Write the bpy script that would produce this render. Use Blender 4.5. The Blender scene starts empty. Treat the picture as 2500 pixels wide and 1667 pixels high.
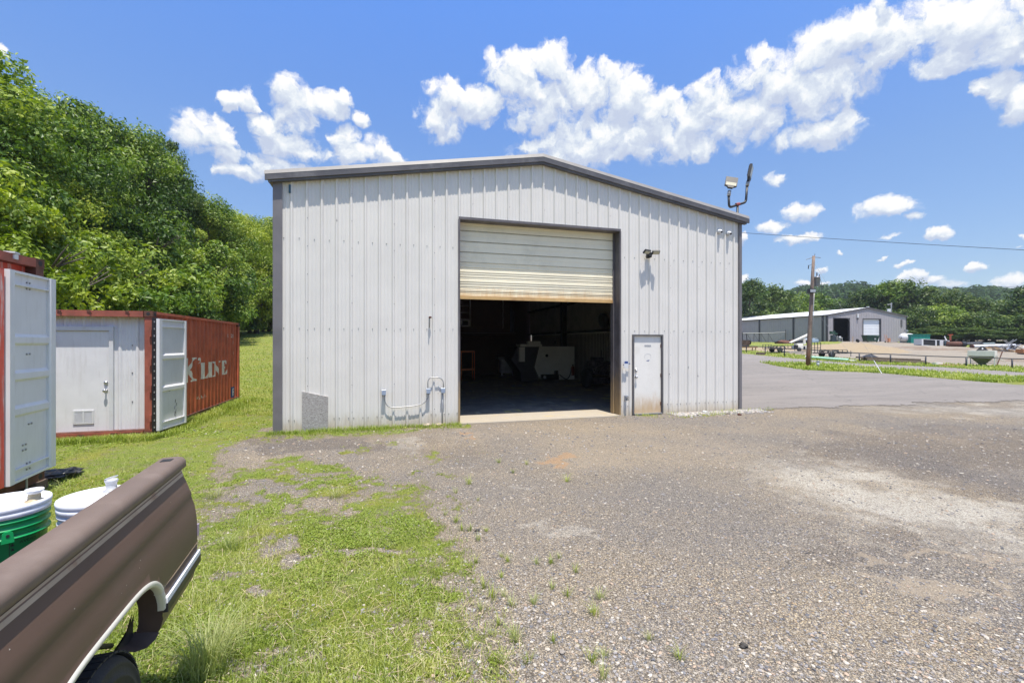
import bpy, math, random
import numpy as np
from mathutils import Vector, Matrix, Quaternion
R = math.radians
PI = math.pi
sc = bpy.context.scene
COL = sc.collection
# ------------------------------------------------------------------ camera, world, sun, exposure
F, CX, CY, H = 1111.0, 1250.0, 837.0, 1.9
TH = math.atan(320 / 1111.0)
CT, ST = math.cos(TH), math.sin(TH)
cd = bpy.data.cameras.new('camera'); cam = bpy.data.objects.new('camera', cd); COL.objects.link(cam)
cam.location = (0, 0, H); cam.rotation_euler = (R(90), 0, -TH)
cd.sensor_width = 36; cd.lens = F * 36 / 2500; cd.shift_y = 3.5 / 2500
cd.clip_start = 0.05; cd.clip_end = 4000
sc.camera = cam
SUN_EL, SUN_AZ = R(74.7), R(175)        # azimuth clockwise from +Y
sd = Vector((math.sin(SUN_AZ) * math.cos(SUN_EL), math.cos(SUN_AZ) * math.cos(SUN_EL), math.sin(SUN_EL)))
sl = bpy.data.lights.new('sun', 'SUN'); sun = bpy.data.objects.new('sun', sl); COL.objects.link(sun)
sl.energy = 4.4; sl.angle = R(0.5); sl.color = (1.0, 0.94, 0.86)
sun.rotation_euler = sd.to_track_quat('Z', 'Y').to_euler(); sun.location = (0, 0, 60)
sc.view_settings.view_transform = 'Standard'; sc.view_settings.look = 'None'
sc.view_settings.exposure = 0.65; sc.view_settings.gamma = 1.0; sc.view_settings.use_curve_mapping = False
sc.render.engine = 'CYCLES'
sc.cycles.max_bounces = 8; sc.cycles.diffuse_bounces = 4; sc.cycles.transparent_max_bounces = 8
sc.cycles.sample_clamp_indirect = 6.0
sc.cycles.use_denoising = True

world = bpy.data.worlds.new('World'); sc.world = world; world.use_nodes = True
class NT:
    """small helper for building node trees"""
    def __init__(s, tree): s.t = tree; s.n = tree.nodes; s.l = tree.links
    def new(s, typ, **kw):
        nd = s.n.new(typ)
        for k, v in kw.items(): setattr(nd, k, v)
        return nd
    def link(s, a, b): s.l.new(a, b)
    def put(s, sock, v):
        if hasattr(v, 'node'): s.l.new(v, sock)
        else: sock.default_value = v
    def math(s, op, a, b=None, c=None, clamp=False):
        nd = s.new('ShaderNodeMath', operation=op); nd.use_clamp = clamp
        s.put(nd.inputs[0], a)
        if b is not None: s.put(nd.inputs[1], b)
        if c is not None: s.put(nd.inputs[2], c)
        return nd.outputs[0]
    def vmath(s, op, a, b=None, out=0):
        nd = s.new('ShaderNodeVectorMath', operation=op)
        s.put(nd.inputs[0], a)
        if b is not None:
            s.put(nd.inputs['Scale'] if op == 'SCALE' else nd.inputs[1], b)
        return nd.outputs[out]
    def mix(s, f, a, b, mode='MIX'):
        nd = s.new('ShaderNodeMix', data_type='RGBA', blend_type=mode)
        s.put(nd.inputs[0], f); s.put(nd.inputs[6], a); s.put(nd.inputs[7], b)
        return nd.outputs[2]
    def ss(s, v, lo, hi, t0=0.0, t1=1.0):
        nd = s.new('ShaderNodeMapRange', interpolation_type='SMOOTHSTEP')
        s.put(nd.inputs[0], v); nd.inputs[1].default_value = lo; nd.inputs[2].default_value = hi
        nd.inputs[3].default_value = t0; nd.inputs[4].default_value = t1
        return nd.outputs[0]
    def noise(s, vec, scale, detail=4, rough=.55, dist=0, out='Fac'):
        nd = s.new('ShaderNodeTexNoise')
        if vec is not None: s.put(nd.inputs['Vector'], vec)
        nd.inputs['Scale'].default_value = scale; nd.inputs['Detail'].default_value = detail
        nd.inputs['Roughness'].default_value = rough; nd.inputs['Distortion'].default_value = dist
        return nd.outputs[out]
    def voro(s, vec, scale, feature='F1', out='Distance', rnd=1.0):
        nd = s.new('ShaderNodeTexVoronoi', feature=feature)
        if vec is not None: s.put(nd.inputs['Vector'], vec)
        nd.inputs['Scale'].default_value = scale; nd.inputs['Randomness'].default_value = rnd
        return nd.outputs[out]
    def ramp(s, f, pts, interp='LINEAR'):
        nd = s.new('ShaderNodeValToRGB'); cr = nd.color_ramp; cr.interpolation = interp
        while len(cr.elements) < len(pts): cr.elements.new(.5)
        for e, (p, c) in zip(cr.elements, pts):
            e.position = p; e.color = tuple(c) + (1,) if len(c) == 3 else c
        s.put(nd.inputs[0], f)
        return nd.outputs[0]

wt = NT(world.node_tree); wt.n.clear()
sky = wt.new('ShaderNodeTexSky', sky_type='NISHITA'); sky.sun_disc = False
sky.sun_elevation = SUN_EL; sky.sun_rotation = SUN_AZ; sky.air_density = 1.0; sky.dust_density = 0.6; sky.ozone_density = 3.0; sky.altitude = 100
tc = wt.new('ShaderNodeTexCoord')
sep = wt.new('ShaderNodeSeparateXYZ'); wt.link(tc.outputs['Generated'], sep.inputs[0])
az = wt.math('ARCTAN2', sep.outputs[0], sep.outputs[1])
el = wt.math('ARCSINE', sep.outputs[2])
ae = wt.new('ShaderNodeCombineXYZ'); wt.link(az, ae.inputs[0]); wt.link(el, ae.inputs[1])
def azel(x, y):
    u, v = (x - CX) / F, (CY - y) / F
    return TH + math.atan(u), math.atan2(v, math.sqrt(1 + u * u))
blobs = []
def cloud(ox, oy, k, lst, wgt=1.0):
    for b in lst: blobs.append((ox + b[0] / k, oy + b[1] / k, b[2] / k, b[3] / k, b[4] if len(b) > 4 else wgt))
cloud(950, 0, 1.5174, [(190,440,90,80),(230,350,90,60),(330,380,100,80),(470,280,110,95),(590,235,95,85),(600,370,170,120),(760,330,115,100),(880,350,95,85),(960,410,95,75),(780,500,230,110),(700,565,220,75),(560,545,90,30),(960,510,230,90),(1120,545,130,55),(1150,345,60,60),(1150,430,150,85),(1300,440,190,100),(1350,270,90,75),(1450,310,140,110),(1600,330,170,135),(1560,210,90,90),(1640,150,80,80),(1700,450,60,85),(1600,480,170,55),(1750,130,110,95),(1808,35,34,42),(1850,150,150,115),(2000,130,170,120),(2060,220,140,55),(2150,100,210,120),(2250,150,120,100),(2350,60,150,130),(2345,190,45,40),(2250,330,70,60),(2330,370,90,90),(2175,335,40,28)])
cloud(380, 150, 3.51, [(380,560,220,170),(520,660,180,110),(580,780,180,70),(610,290,95,85),(790,300,110,90),(860,375,50,45),(1120,200,155,115),(1200,330,210,160),(1480,340,150,115),(1580,290,85,80),(940,560,145,125),(1200,480,200,160),(1150,720,320,115),(1350,760,180,90),(1620,640,115,115),(1700,790,190,120),(1880,750,140,140),(2050,830,90,70),(700,940,190,60),(950,900,150,75),(1740,440,75,60),(1100,880,300,70)])
cloud(1800, 380, 3.36, [(330,150,110,60,.62),(530,460,150,70),(300,580,120,55,.8),(480,665,180,38),(1200,435,240,85),(1400,500,110,35),(1250,635,130,28,.62),(1650,605,120,45),(1915,890,95,38),(1380,862,75,22),(1390,985,110,50),(1510,975,75,55),(1640,1015,130,50),(1750,1060,120,50),(2180,1040,150,80),(2340,655,55,28),(2250,750,45,16,.8),(690,905,55,22),(720,1015,65,32,.8),(540,1045,65,40),(55,680,45,60,.8),(862,788,32,20,.8),(1050,1065,60,20),(1200,808,32,17,.8),(60,1015,60,40)])
blobs.append((-10, 115, 18, 22, 1))
UPV = 0.035
cur = curu = None
warp = wt.vmath('SCALE', wt.vmath('SUBTRACT', wt.noise(ae.outputs[0], 7, 3, .6, 0, 'Color'), (.5, .5, .5)), .05)
warp2 = wt.vmath('SCALE', wt.vmath('SUBTRACT', wt.noise(ae.outputs[0], 45, 4, .65, 0, 'Color'), (.5, .5, .5)), .022)
pos = wt.vmath('ADD', wt.vmath('ADD', ae.outputs[0], warp), wt.vmath('MULTIPLY', warp2, (1.4, 1, 1)))
for (bx, by, rx, ry, wgt) in blobs:
    a0, e0 = azel(bx, by); a1, _ = azel(bx + rx, by); a2, _ = azel(bx - rx, by); _, e1 = azel(bx, by - ry); _, e2 = azel(bx, by + ry)
    ra, re = (a1 - a2) / 2 * 1.2, (e1 - e2) / 2 * 1.2
    dv = wt.vmath('MULTIPLY', wt.vmath('SUBTRACT', pos, (a0, e0, 0)), (1 / ra, 1 / re, 0))
    f0 = wt.vmath('DOT_PRODUCT', dv, dv, out=1)
    v = wt.math('SUBTRACT', wgt, f0)
    du = wt.vmath('ADD', dv, (0, min(.9, UPV / re), 0))
    fu = wt.vmath('DOT_PRODUCT', du, du, out=1)
    vu = wt.math('SUBTRACT', wgt, fu)
    cur = v if cur is None else wt.math('MAXIMUM', cur, v)
    curu = vu if curu is None else wt.math('MAXIMUM', curu, vu)
def detail(vec):
    n1 = wt.noise(vec, 22, 9, .62, .25)
    b1 = wt.voro(vec, 26, 'SMOOTH_F1'); b2 = wt.voro(vec, 70, 'SMOOTH_F1')
    d = wt.math('MULTIPLY', wt.math('SUBTRACT', n1, .5), 3.0)
    d = wt.math('ADD', d, wt.math('MULTIPLY', wt.math('SUBTRACT', .42, b1), .8))
    return wt.math('ADD', d, wt.math('MULTIPLY', wt.math('SUBTRACT', .42, b2), .35))
det = detail(pos)
detu = detail(wt.vmath('ADD', pos, (0.004, .018, 0)))
D = wt.math('ADD', wt.math('MAXIMUM', cur, -1.5), det)
DU = wt.math('ADD', wt.math('MAXIMUM', curu, -1.5), detu)
alpha = wt.ss(D, -.08, .72)
lit = wt.math('ADD', .22, wt.math('MULTIPLY', wt.math('SUBTRACT', D, DU), .62), clamp=True)
ccol = wt.ramp(lit, [(0, (4.9, 5.5, 6.9)), (.28, (5.9, 6.5, 7.5)), (.5, (7.4, 7.8, 8.2)), (.72, (8.6, 8.6, 8.6)), (1, (9.2, 9.1, 9.0))])
# sky tint by height: bluer mid-sky; overhead brightened and warmed to lift the shade
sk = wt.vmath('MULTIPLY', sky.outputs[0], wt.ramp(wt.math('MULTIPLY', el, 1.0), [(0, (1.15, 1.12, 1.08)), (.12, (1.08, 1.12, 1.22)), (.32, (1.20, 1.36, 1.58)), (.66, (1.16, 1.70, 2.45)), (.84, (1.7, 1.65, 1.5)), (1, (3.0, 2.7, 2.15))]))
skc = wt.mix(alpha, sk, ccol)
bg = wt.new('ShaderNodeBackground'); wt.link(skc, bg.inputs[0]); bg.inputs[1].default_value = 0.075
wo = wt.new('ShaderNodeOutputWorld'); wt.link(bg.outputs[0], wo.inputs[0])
world.cycles.sampling_method = 'MANUAL'; world.cycles.sample_map_resolution = 512

# ------------------------------------------------------------------ terrain
TU = [-1.3, -.9, -.55, -.45, .42, .5, .6, .7, .77, .95, 1.13, 1.6]
TG = [[(0,0),(12,0),(20,.4),(40,2),(100,6),(900,6)],
      [(0,0),(13,0),(22,.4),(40,2.2),(100,6),(900,6)],
      [(0,0),(15,0),(19,.1),(30,1.2),(46,2.9),(100,6),(900,6)],
      [(0,0),(15,0),(19,.1),(30,1.2),(46,2.9),(100,5),(900,5)],
      [(0,0),(42,0),(66,.4),(85,1.5),(105,2.2),(200,4),(900,4)],
      [(0,0),(42,0),(66,.4),(85,1.5),(105,2.2),(200,4),(900,4)],
      [(0,0),(40,0),(55,.2),(75,1.6),(100,2.2),(200,4),(900,4)],
      [(0,0),(38,0),(50,-.05),(62,.9),(80,2.1),(86,2.2),(200,4),(900,4)],
      [(0,0),(35,0),(50.7,-.22),(62,.55),(85,2.15),(200,4),(900,4)],
      [(0,0),(31,0),(46,-.5),(60,.3),(80,1.7),(95,2.15),(200,4),(900,4)],
      [(0,0),(26,0),(42,-.62),(60,.25),(80,1.4),(95,1.95),(200,4),(900,4)],
      [(0,0),(26,0),(42,-.62),(60,.25),(80,1.4),(95,1.95),(200,4),(900,4)]]
ZK = np.concatenate([np.arange(0, 120, 1.0), np.arange(120, 910, 10.0)])
TABLE = np.array([[np.interp(z, [p[0] for p in row], [p[1] for p in row]) for z in ZK] for row in TG])
for _ in range(2): TABLE[:, 1:-1] = (TABLE[:, :-2] + 2 * TABLE[:, 1:-1] + TABLE[:, 2:]) / 4
def terr(X, Y):
    """height of the land at world X, Y (arrays)"""
    X = np.asarray(X, float); Y = np.asarray(Y, float)
    r = CT * X - ST * Y; f = ST * X + CT * Y
    ff = np.maximum(f, .5); u = np.clip(r / ff, TU[0], TU[-1]); z = np.clip(ff, 0, 895)
    iu = np.clip(np.searchsorted(TU, u) - 1, 0, len(TU) - 2); tu = (u - np.take(TU, iu)) / (np.take(TU, iu + 1) - np.take(TU, iu))
    iz = np.clip(np.searchsorted(ZK, z) - 1, 0, len(ZK) - 2); tz = (z - ZK[iz]) / (ZK[iz + 1] - ZK[iz])
    g = (TABLE[iu, iz] * (1 - tz) + TABLE[iu, iz + 1] * tz) * (1 - tu) + (TABLE[iu + 1, iz] * (1 - tz) + TABLE[iu + 1, iz + 1] * tz) * tu
    g = np.where(f < 1, 0, g)
    # gentle unevenness; a flat pad under the big shed
    w = (np.sin(X * .9 + 1.3) * np.sin(Y * 1.1 + .4) * .012 + np.sin(X * .31 + 2) * np.cos(Y * .27) * .03)
    pad = np.clip(np.maximum(np.maximum(-2.6 - X, X - 10.4), np.maximum(10.5 - Y, Y - 31)) / 3, 0, 1)
    g = g * pad + w * pad
    pad2 = np.clip(Y - 10.5, 0, 1) * np.clip((10.6 - X) * 2, 0, 1) * np.clip((X + 2.6) * 2, 0, 1)
    return g - .02 - .06 * pad2
def tz(x, y): return float(terr(x, y))
def cw(u_px, z):
    """world X, Y of the point at depth z along the column u_px of the photograph's frame"""
    u = (u_px - CX) / F
    return z * (CT * u + ST), z * (CT - ST * u)
def px(X, Y, Z):
    r = CT * X - ST * Y; f = np.maximum(ST * X + CT * Y, .3)
    return CX + F * r / f, CY - F * (Z - H) / f, f
def at(x, y, z0=2.0):
    """ground point seen at column x, row y"""
    z = z0
    while z < 400:
        X, Y = cw(x, z)
        if H + (CY - y) / F * z <= tz(X, Y): return X, Y, z
        z *= 1.004
    return X, Y, z

# ------------------------------------------------------------------ mesh helper
class MB:
    def __init__(s): s.v = []; s.f = []; s.m = []; s.sm = []; s.mi = 0; s.smooth = False
    def add(s, vs, fs):
        o = len(s.v); s.v.extend([tuple(p) for p in vs])
        for f in fs: s.f.append(tuple(i + o for i in f)); s.m.append(s.mi); s.sm.append(s.smooth)
        return s
    def box(s, a, b):
        (x0, y0, z0), (x1, y1, z1) = a, b
        return s.add([(x0,y0,z0),(x1,y0,z0),(x1,y1,z0),(x0,y1,z0),(x0,y0,z1),(x1,y0,z1),(x1,y1,z1),(x0,y1,z1)],
                     [(0,3,2,1),(4,5,6,7),(0,1,5,4),(1,2,6,5),(2,3,7,6),(3,0,4,7)])
    def cbox(s, c, d, rz=0, rx=0, ry=0, bev=0):
        """box by centre and size, turned; bev chamfers its vertical edges"""
        M = Matrix.Translation(c) @ Matrix.Rotation(rz, 4, 'Z') @ Matrix.Rotation(ry, 4, 'Y') @ Matrix.Rotation(rx, 4, 'X')
        t = MB(); x, y, z = d[0] / 2, d[1] / 2, d[2] / 2
        if bev: t.prism([(-x+bev,-y),(x-bev,-y),(x,-y+bev),(x,y-bev),(x-bev,y),(-x+bev,y),(-x,y-bev),(-x,-y+bev)], -z, z)
        else: t.box((-x,-y,-z), (x,y,z))
        return s.add([M @ Vector(p) for p in t.v], t.f)
    def prism(s, pts, z0, z1, M=None):
        n = len(pts); vs = [(x, y, z0) for x, y in pts] + [(x, y, z1) for x, y in pts]
        if M is not None: vs = [M @ Vector(p) for p in vs]
        return s.add(vs, [tuple(range(n))[::-1], tuple(range(n, 2 * n))] + [(i, (i+1) % n, n + (i+1) % n, n + i) for i in range(n)])
    def tube(s, pts, r, n=8, cap=True):
        pts = [Vector(p) for p in pts]; k = len(pts)
        rs = r if isinstance(r, (list, tuple)) else [r] * k
        vs = []; ref = None
        for i, p in enumerate(pts):
            d = (pts[min(i+1, k-1)] - pts[max(i-1, 0)]).normalized()
            if ref is None: ref = d.orthogonal().normalized()
            ref = (ref - d * ref.dot(d))
            ref = ref.normalized() if ref.length > 1e-6 else d.orthogonal().normalized()
            b = d.cross(ref)
            for j in range(n):
                a = 2 * PI * j / n; vs.append(p + (ref * math.cos(a) + b * math.sin(a)) * rs[i])
        fs = [(i*n + j, i*n + (j+1) % n, (i+1)*n + (j+1) % n, (i+1)*n + j) for i in range(k-1) for j in range(n)]
        if cap: fs += [tuple(range(n))[::-1], tuple(range((k-1)*n, k*n))]
        return s.add(vs, fs)
    def lathe(s, prof, c=(0,0,0), n=32, M=None, cap=True):
        vs = []
        for r, z in prof:
            for j in range(n):
                a = 2*PI*j/n; p = Vector((r*math.cos(a), r*math.sin(a), z))
                p = M @ p if M is not None else p
                vs.append(p + Vector(c))
        k = len(prof)
        fs = [(i*n + j, i*n + (j+1) % n, (i+1)*n + (j+1) % n, (i+1)*n + j) for i in range(k-1) for j in range(n)]
        if cap: fs += [tuple(range(n))[::-1], tuple(range((k-1)*n, k*n))]
        return s.add(vs, fs)
    def cyl(s, a, b, r, n=16): return s.tube([a, b], r, n)
    def shift(s, M): s.v = [tuple(M @ Vector(p)) for p in s.v]; return s
    def build(s, name, mats, parent=None, local=False):
        me = bpy.data.meshes.new(name)
        vs = s.v
        if parent is not None and not local:
            M = wmat(parent).inverted(); vs = [tuple(M @ Vector(p)) for p in vs]
        me.from_pydata(vs, [], s.f)
        for m in (mats if isinstance(mats, (list, tuple)) else [mats]): me.materials.append(m)
        me.polygons.foreach_set('material_index', s.m); me.polygons.foreach_set('use_smooth', s.sm)
        me.update(); me.validate()
        o = bpy.data.objects.new(name, me); COL.objects.link(o)
        if parent is not None: o.parent = parent
        return o
def wmat(o):
    M = Matrix.LocRotScale(o.location, o.rotation_euler, o.scale)
    return wmat(o.parent) @ M if o.parent else M
def tag(o, label=None, cat=None, group=None, kind=None):
    if label: o['label'] = label
    if cat: o['category'] = cat
    if group: o['group'] = group
    if kind: o['kind'] = kind
    return o
def thing(name, label, cat, loc=(0,0,0), rz=0, group=None):
    o = bpy.data.objects.new(name, None); COL.objects.link(o); o.location = loc; o.rotation_euler = (0, 0, rz)
    o.empty_display_size = .2
    return tag(o, label, cat, group)
def copy_tree(o, parent=None):
    c = o.copy(); COL.objects.link(c); c.parent = parent
    for ch in [x for x in bpy.data.objects if x.parent == o]: copy_tree(ch, c)
    return c
def fastmesh(name, V, Fq, mats, smooth=False, attr=None, midx=None):
    """big mesh from numpy arrays; Fq is (n,3) or (n,4)"""
    me = bpy.data.meshes.new(name); V = np.asarray(V, np.float32); Fq = np.asarray(Fq, np.int32)
    k = Fq.shape[1]
    me.vertices.add(len(V)); me.vertices.foreach_set('co', V.ravel())
    me.loops.add(Fq.size); me.loops.foreach_set('vertex_index', Fq.ravel())
    me.polygons.add(len(Fq)); me.polygons.foreach_set('loop_start', np.arange(0, Fq.size, k, dtype=np.int32))
    me.polygons.foreach_set('use_smooth', np.full(len(Fq), smooth))
    if midx is not None: me.polygons.foreach_set('material_index', np.asarray(midx, np.int32))
    for m in (mats if isinstance(mats, (list, tuple)) else [mats]): me.materials.append(m)
    for an, arr in (attr or {}).items():
        at_ = me.color_attributes.new(an, 'FLOAT_COLOR', 'POINT'); at_.data.foreach_set('color', np.asarray(arr, np.float32).ravel())
    me.update(calc_edges=True)
    return me
def fastobj(name, me):
    o = bpy.data.objects.new(name, me); COL.objects.link(o); return o

# ------------------------------------------------------------------ materials
def mat(name, col, rough=.6, metal=0.0, var=.12, vscale=3.0, bump=0.0, bscale=60.0, dirt=None, dirt_amt=.3, dscale=2.5, spec=.5, coat=0, streak=False, low=None):
    """procedural paint/metal/wood: base colour, blotchy variation, optional dirt colour and a stain that rises from the ground (low=(colour,z0,z1))"""
    m = bpy.data.materials.new(name); m.use_nodes = True; t = NT(m.node_tree); t.n.clear()
    tcn = t.new('ShaderNodeNewGeometry'); P = tcn.outputs['Position']
    b = t.new('ShaderNodeBsdfPrincipled'); o = t.new('ShaderNodeOutputMaterial'); t.link(b.outputs[0], o.inputs[0])
    n = t.noise(P, vscale, 6, .6)
    c = t.mix(t.ss(n, .3, .7), tuple(x * (1 - var) for x in col) + (1,), tuple(min(1, x * (1 + var)) for x in col) + (1,))
    if dirt is not None:
        dv = t.vmath('MULTIPLY', P, (1, 1, .12)) if streak else P
        dn = t.noise(dv, dscale * (4 if streak else 1), 8, .65)
        c = t.mix(t.math('MULTIPLY', t.ss(dn, .5, .72), dirt_amt), c, tuple(dirt) + (1,))
    if low is not None:
        lc, z0, z1 = low
        sz = t.new('ShaderNodeSeparateXYZ'); t.link(P, sz.inputs[0])
        zz = t.math('ADD', sz.outputs[2], t.math('MULTIPLY', t.math('SUBTRACT', t.noise(t.vmath('MULTIPLY', P, (1, 1, .25)), 9, 6, .7), .5), (z1 - z0) * 1.3))
        c = t.mix(t.ss(zz, z0, z1, .85, 0), c, tuple(lc) + (1,))
    t.link(c, b.inputs['Base Color'])
    b.inputs['Metallic'].default_value = metal; b.inputs['Specular IOR Level'].default_value = spec
    t.link(t.math('ADD', rough - .08, t.math('MULTIPLY', n, .16), clamp=True), b.inputs['Roughness'])
    if coat: b.inputs['Coat Weight'].default_value = coat; b.inputs['Coat Roughness'].default_value = .15
    if bump:
        bn = t.new('ShaderNodeBump'); bn.inputs['Strength'].default_value = bump; bn.inputs['Distance'].default_value = .01
        t.link(t.noise(P, bscale, 5, .6), bn.inputs['Height']); t.link(bn.outputs[0], b.inputs['Normal'])
    return m
M = {}
M['wall'] = mat('white_panel', (.69, .665, .618), .45, 0, .03, 1.2, dirt=(.55, .52, .46), dirt_amt=.13, streak=True, dscale=1.6, low=((.50, .43, .32), -.05, .36), bump=.04, bscale=9)
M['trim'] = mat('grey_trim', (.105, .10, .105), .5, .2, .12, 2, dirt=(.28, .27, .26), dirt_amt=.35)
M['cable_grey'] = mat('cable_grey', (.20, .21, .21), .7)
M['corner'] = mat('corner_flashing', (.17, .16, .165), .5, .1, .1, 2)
M['trim_light'] = mat('sunlit_rake_flashing', (.27, .255, .24), .5, .0, .08, 2, dirt=(.4, .37, .33))  # paler than the grey trim; the sun on this edge is in the colour
M['roof'] = mat('galvanised_roof', (.55, .56, .56), .4, .4, .06, 2)
M['roof_white'] = mat('white_roof', (.78, .79, .8), .5, 0, .03, 2)
M['curtain'] = mat('roller_curtain', (.86, .79, .60), .5, 0, .04, 1.5, dirt=(.64, .59, .45), dirt_amt=.5, dscale=1.2, low=((.62, .40, .17), 2.95, 3.32), bump=.05, bscale=14)
M['curtain_seam'] = mat('curtain_seam', (.22, .20, .16), .7)
M['concrete'] = mat('concrete', (.36, .32, .26), .85, 0, .15, 3, bump=.3, bscale=40, dirt=(.42, .30, .17), dirt_amt=.5, dscale=4)
M['screw'] = mat('dark_screw', (.08, .08, .08), .5, .5)
M['dark'] = mat('near_black', (.02, .02, .022), .7)
M['white'] = mat('white_paint', (.62, .63, .64), .4, 0, .03, 3, dirt=(.45, .38, .3), dirt_amt=.3, dscale=5, bump=.03, bscale=20)
M['door_white'] = mat('white_door_paint', (.77, .745, .69), .4, 0, .03, 2, dirt=(.5, .45, .36), dirt_amt=.2, low=((.50, .33, .17), .02, .62))
M['cont_white'] = mat('pale_grey_white_paint', (.70, .70, .71), .45, 0, .04, 2.5, dirt=(.42, .39, .36), dirt_amt=.22, dscale=4, streak=True, bump=.06, bscale=18)
M['red'] = mat('bright_red_paint', (.66, .075, .04), .45, 0, .1, 4, dirt=(.75, .70, .66), dirt_amt=.9, dscale=3, streak=True)
M['rust'] = mat('brown_red_container', (.56, .135, .065), .6, 0, .2, 3, dirt=(.26, .075, .04), dirt_amt=.6, dscale=3, streak=True, bump=.12, bscale=50)
M['rust_l'] = mat('faded_red_rail', (.30, .085, .055), .6, 0, .2, 4, dirt=(.17, .07, .04), dirt_amt=.8, dscale=5, bump=.15, bscale=60)
M['rust_d'] = mat('dark_rust', (.11, .045, .03), .8, 0, .3, 6, bump=.3, bscale=50)
M['chrome'] = mat('brushed_steel', (.62, .62, .62), .25, .95, .05)
M['galv'] = mat('galvanised', (.36, .36, .36), .45, .5, .1, 8)
M['greybox'] = mat('grey_metal_box', (.24, .26, .30), .4, .4, .08)
M['black'] = mat('black_paint', (.018, .018, .02), .45)
M['rubber'] = mat('rubber', (.028, .028, .03), .75, 0, .2, 20, bump=.2, bscale=90, dirt=(.10, .09, .07), dirt_amt=.4)
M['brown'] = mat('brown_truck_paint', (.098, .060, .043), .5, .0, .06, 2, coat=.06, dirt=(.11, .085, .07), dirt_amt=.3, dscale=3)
M['brown_top'] = mat('pale_brown_rail', (.16, .118, .095), .55, .05, .08, 3, dirt=(.21, .165, .14), dirt_amt=.5, dscale=6, bump=.08, bscale=160)  # lighter brown than the side panels, with paler blotches
M['tan'] = mat('tan_stripe', (.46, .36, .25), .5, 0, .1, 5, dirt=(.30, .16, .09), dirt_amt=.8, dscale=9)
M['cream'] = mat('cream_trim', (.60, .59, .52), .35, .2, .05, 5)
M['greenplastic'] = mat('green_plastic', (.008, .34, .10), .38, 0, .1, 4, spec=.5)
M['whiteplastic'] = mat('white_plastic', (.80, .81, .84), .35, 0, .02, 5, dirt=(.35, .33, .3), dirt_amt=.35, dscale=14)
M['greyplastic'] = mat('grey_white_plastic', (.50, .52, .56), .4, 0, .04, 5)
M['spout'] = mat('clear_spout', (.42, .43, .45), .3, 0, .05, 5)
M['spout_tan'] = mat('stained_spout', (.45, .36, .22), .4, 0, .2, 30)
M['wood'] = mat('weathered_wood', (.21, .15, .11), .85, 0, .3, 6, dirt=(.34, .30, .26), dirt_amt=.7, streak=True, bump=.3, bscale=30)
M['lumber'] = mat('new_lumber', (.48, .33, .18), .8, 0, .2, 6)
M['lumber_d'] = mat('old_dark_lumber', (.13, .09, .07), .9, 0, .3, 4)
M['orange'] = mat('orange_paint', (.75, .22, .07), .5, 0, .1)
M['teal'] = mat('teal_paint', (.004, .20, .17), .5, 0, .1)
M['dkgreen'] = mat('dark_green_plastic', (.012, .055, .035), .5, 0, .1)
M['grey_wall2'] = mat('grey_panel', (.34, .32, .33), .5, 0, .04, 1)
M['white2'] = mat('white_shutter', (.72, .74, .76), .5, 0, .03, 1)
M['bluegreen_pipe'] = mat('pale_green_pipe', (.32, .55, .42), .5, 0, .08)
M['tarp'] = mat('black_plastic_sheet', (.03, .03, .035), .3, 0, .2, 20, bump=.5, bscale=14)
M['interior_wall'] = mat('insulation_sheet', (.42, .39, .36), .8, 0, .15, 2, bump=.3, bscale=8)
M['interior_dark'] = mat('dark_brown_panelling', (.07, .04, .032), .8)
M['cnc'] = mat('offwhite_machine', (.74, .71, .63), .5, 0, .05)
M['lens'] = mat('lamp_lens', (.45, .43, .32), .25, 0, .1)
M['blue'] = mat('blue_print', (.03, .07, .25), .5)
M['label_grey'] = mat('worn_label', (.34, .35, .36), .6, 0, .3, 60)
M['pole_wood'] = mat('pole_timber', (.20, .145, .115), .9, 0, .25, 4, dirt=(.33, .29, .26), dirt_amt=.8, dscale=3, streak=True, low=((.19, .08, .035), .2, 3.4), bump=.3, bscale=25)
M['stone'] = mat('rubble_stone', (.36, .32, .28), .9, 0, .3, 8, bump=.3, bscale=40)
M['dark_stone'] = mat('dark_stone', (.06, .055, .05), .9, 0, .3, 30)
M['sand_pile'] = mat('rock_tan', (.4, .33, .26), .9, 0, .3, 8)
M['ink'] = mat('lettering_white', (.82, .80, .74), .6, 0, .06, 8, dirt=(.4, .15, .1), dirt_amt=.35, dscale=7)
M['inkblack'] = mat('lettering_black', (.02, .025, .02), .6)

def hessian_mat():
    m = bpy.data.materials.new('torn_fibre_board'); m.use_nodes = True; t = NT(m.node_tree); t.n.clear()
    g = t.new('ShaderNodeNewGeometry'); P = g.outputs['Position']
    b = t.new('ShaderNodeBsdfPrincipled'); o = t.new('ShaderNodeOutputMaterial'); t.link(b.outputs[0], o.inputs[0])
    n = t.noise(t.vmath('MULTIPLY', P, (1, 1, 2.2)), 22, 8, .75, 1.5)
    c = t.ramp(n, [(.25, (.06, .055, .05)), (.45, (.30, .28, .26)), (.6, (.50, .48, .46)), (.8, (.66, .65, .65))])
    t.link(c, b.inputs['Base Color']); b.inputs['Roughness'].default_value = .9
    bn = t.new('ShaderNodeBump'); bn.inputs['Strength'].default_value = .8; bn.inputs['Distance'].default_value = .02
    t.link(n, bn.inputs['Height']); t.link(bn.outputs[0], b.inputs['Normal'])
    return m
M['patch'] = hessian_mat()

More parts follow.
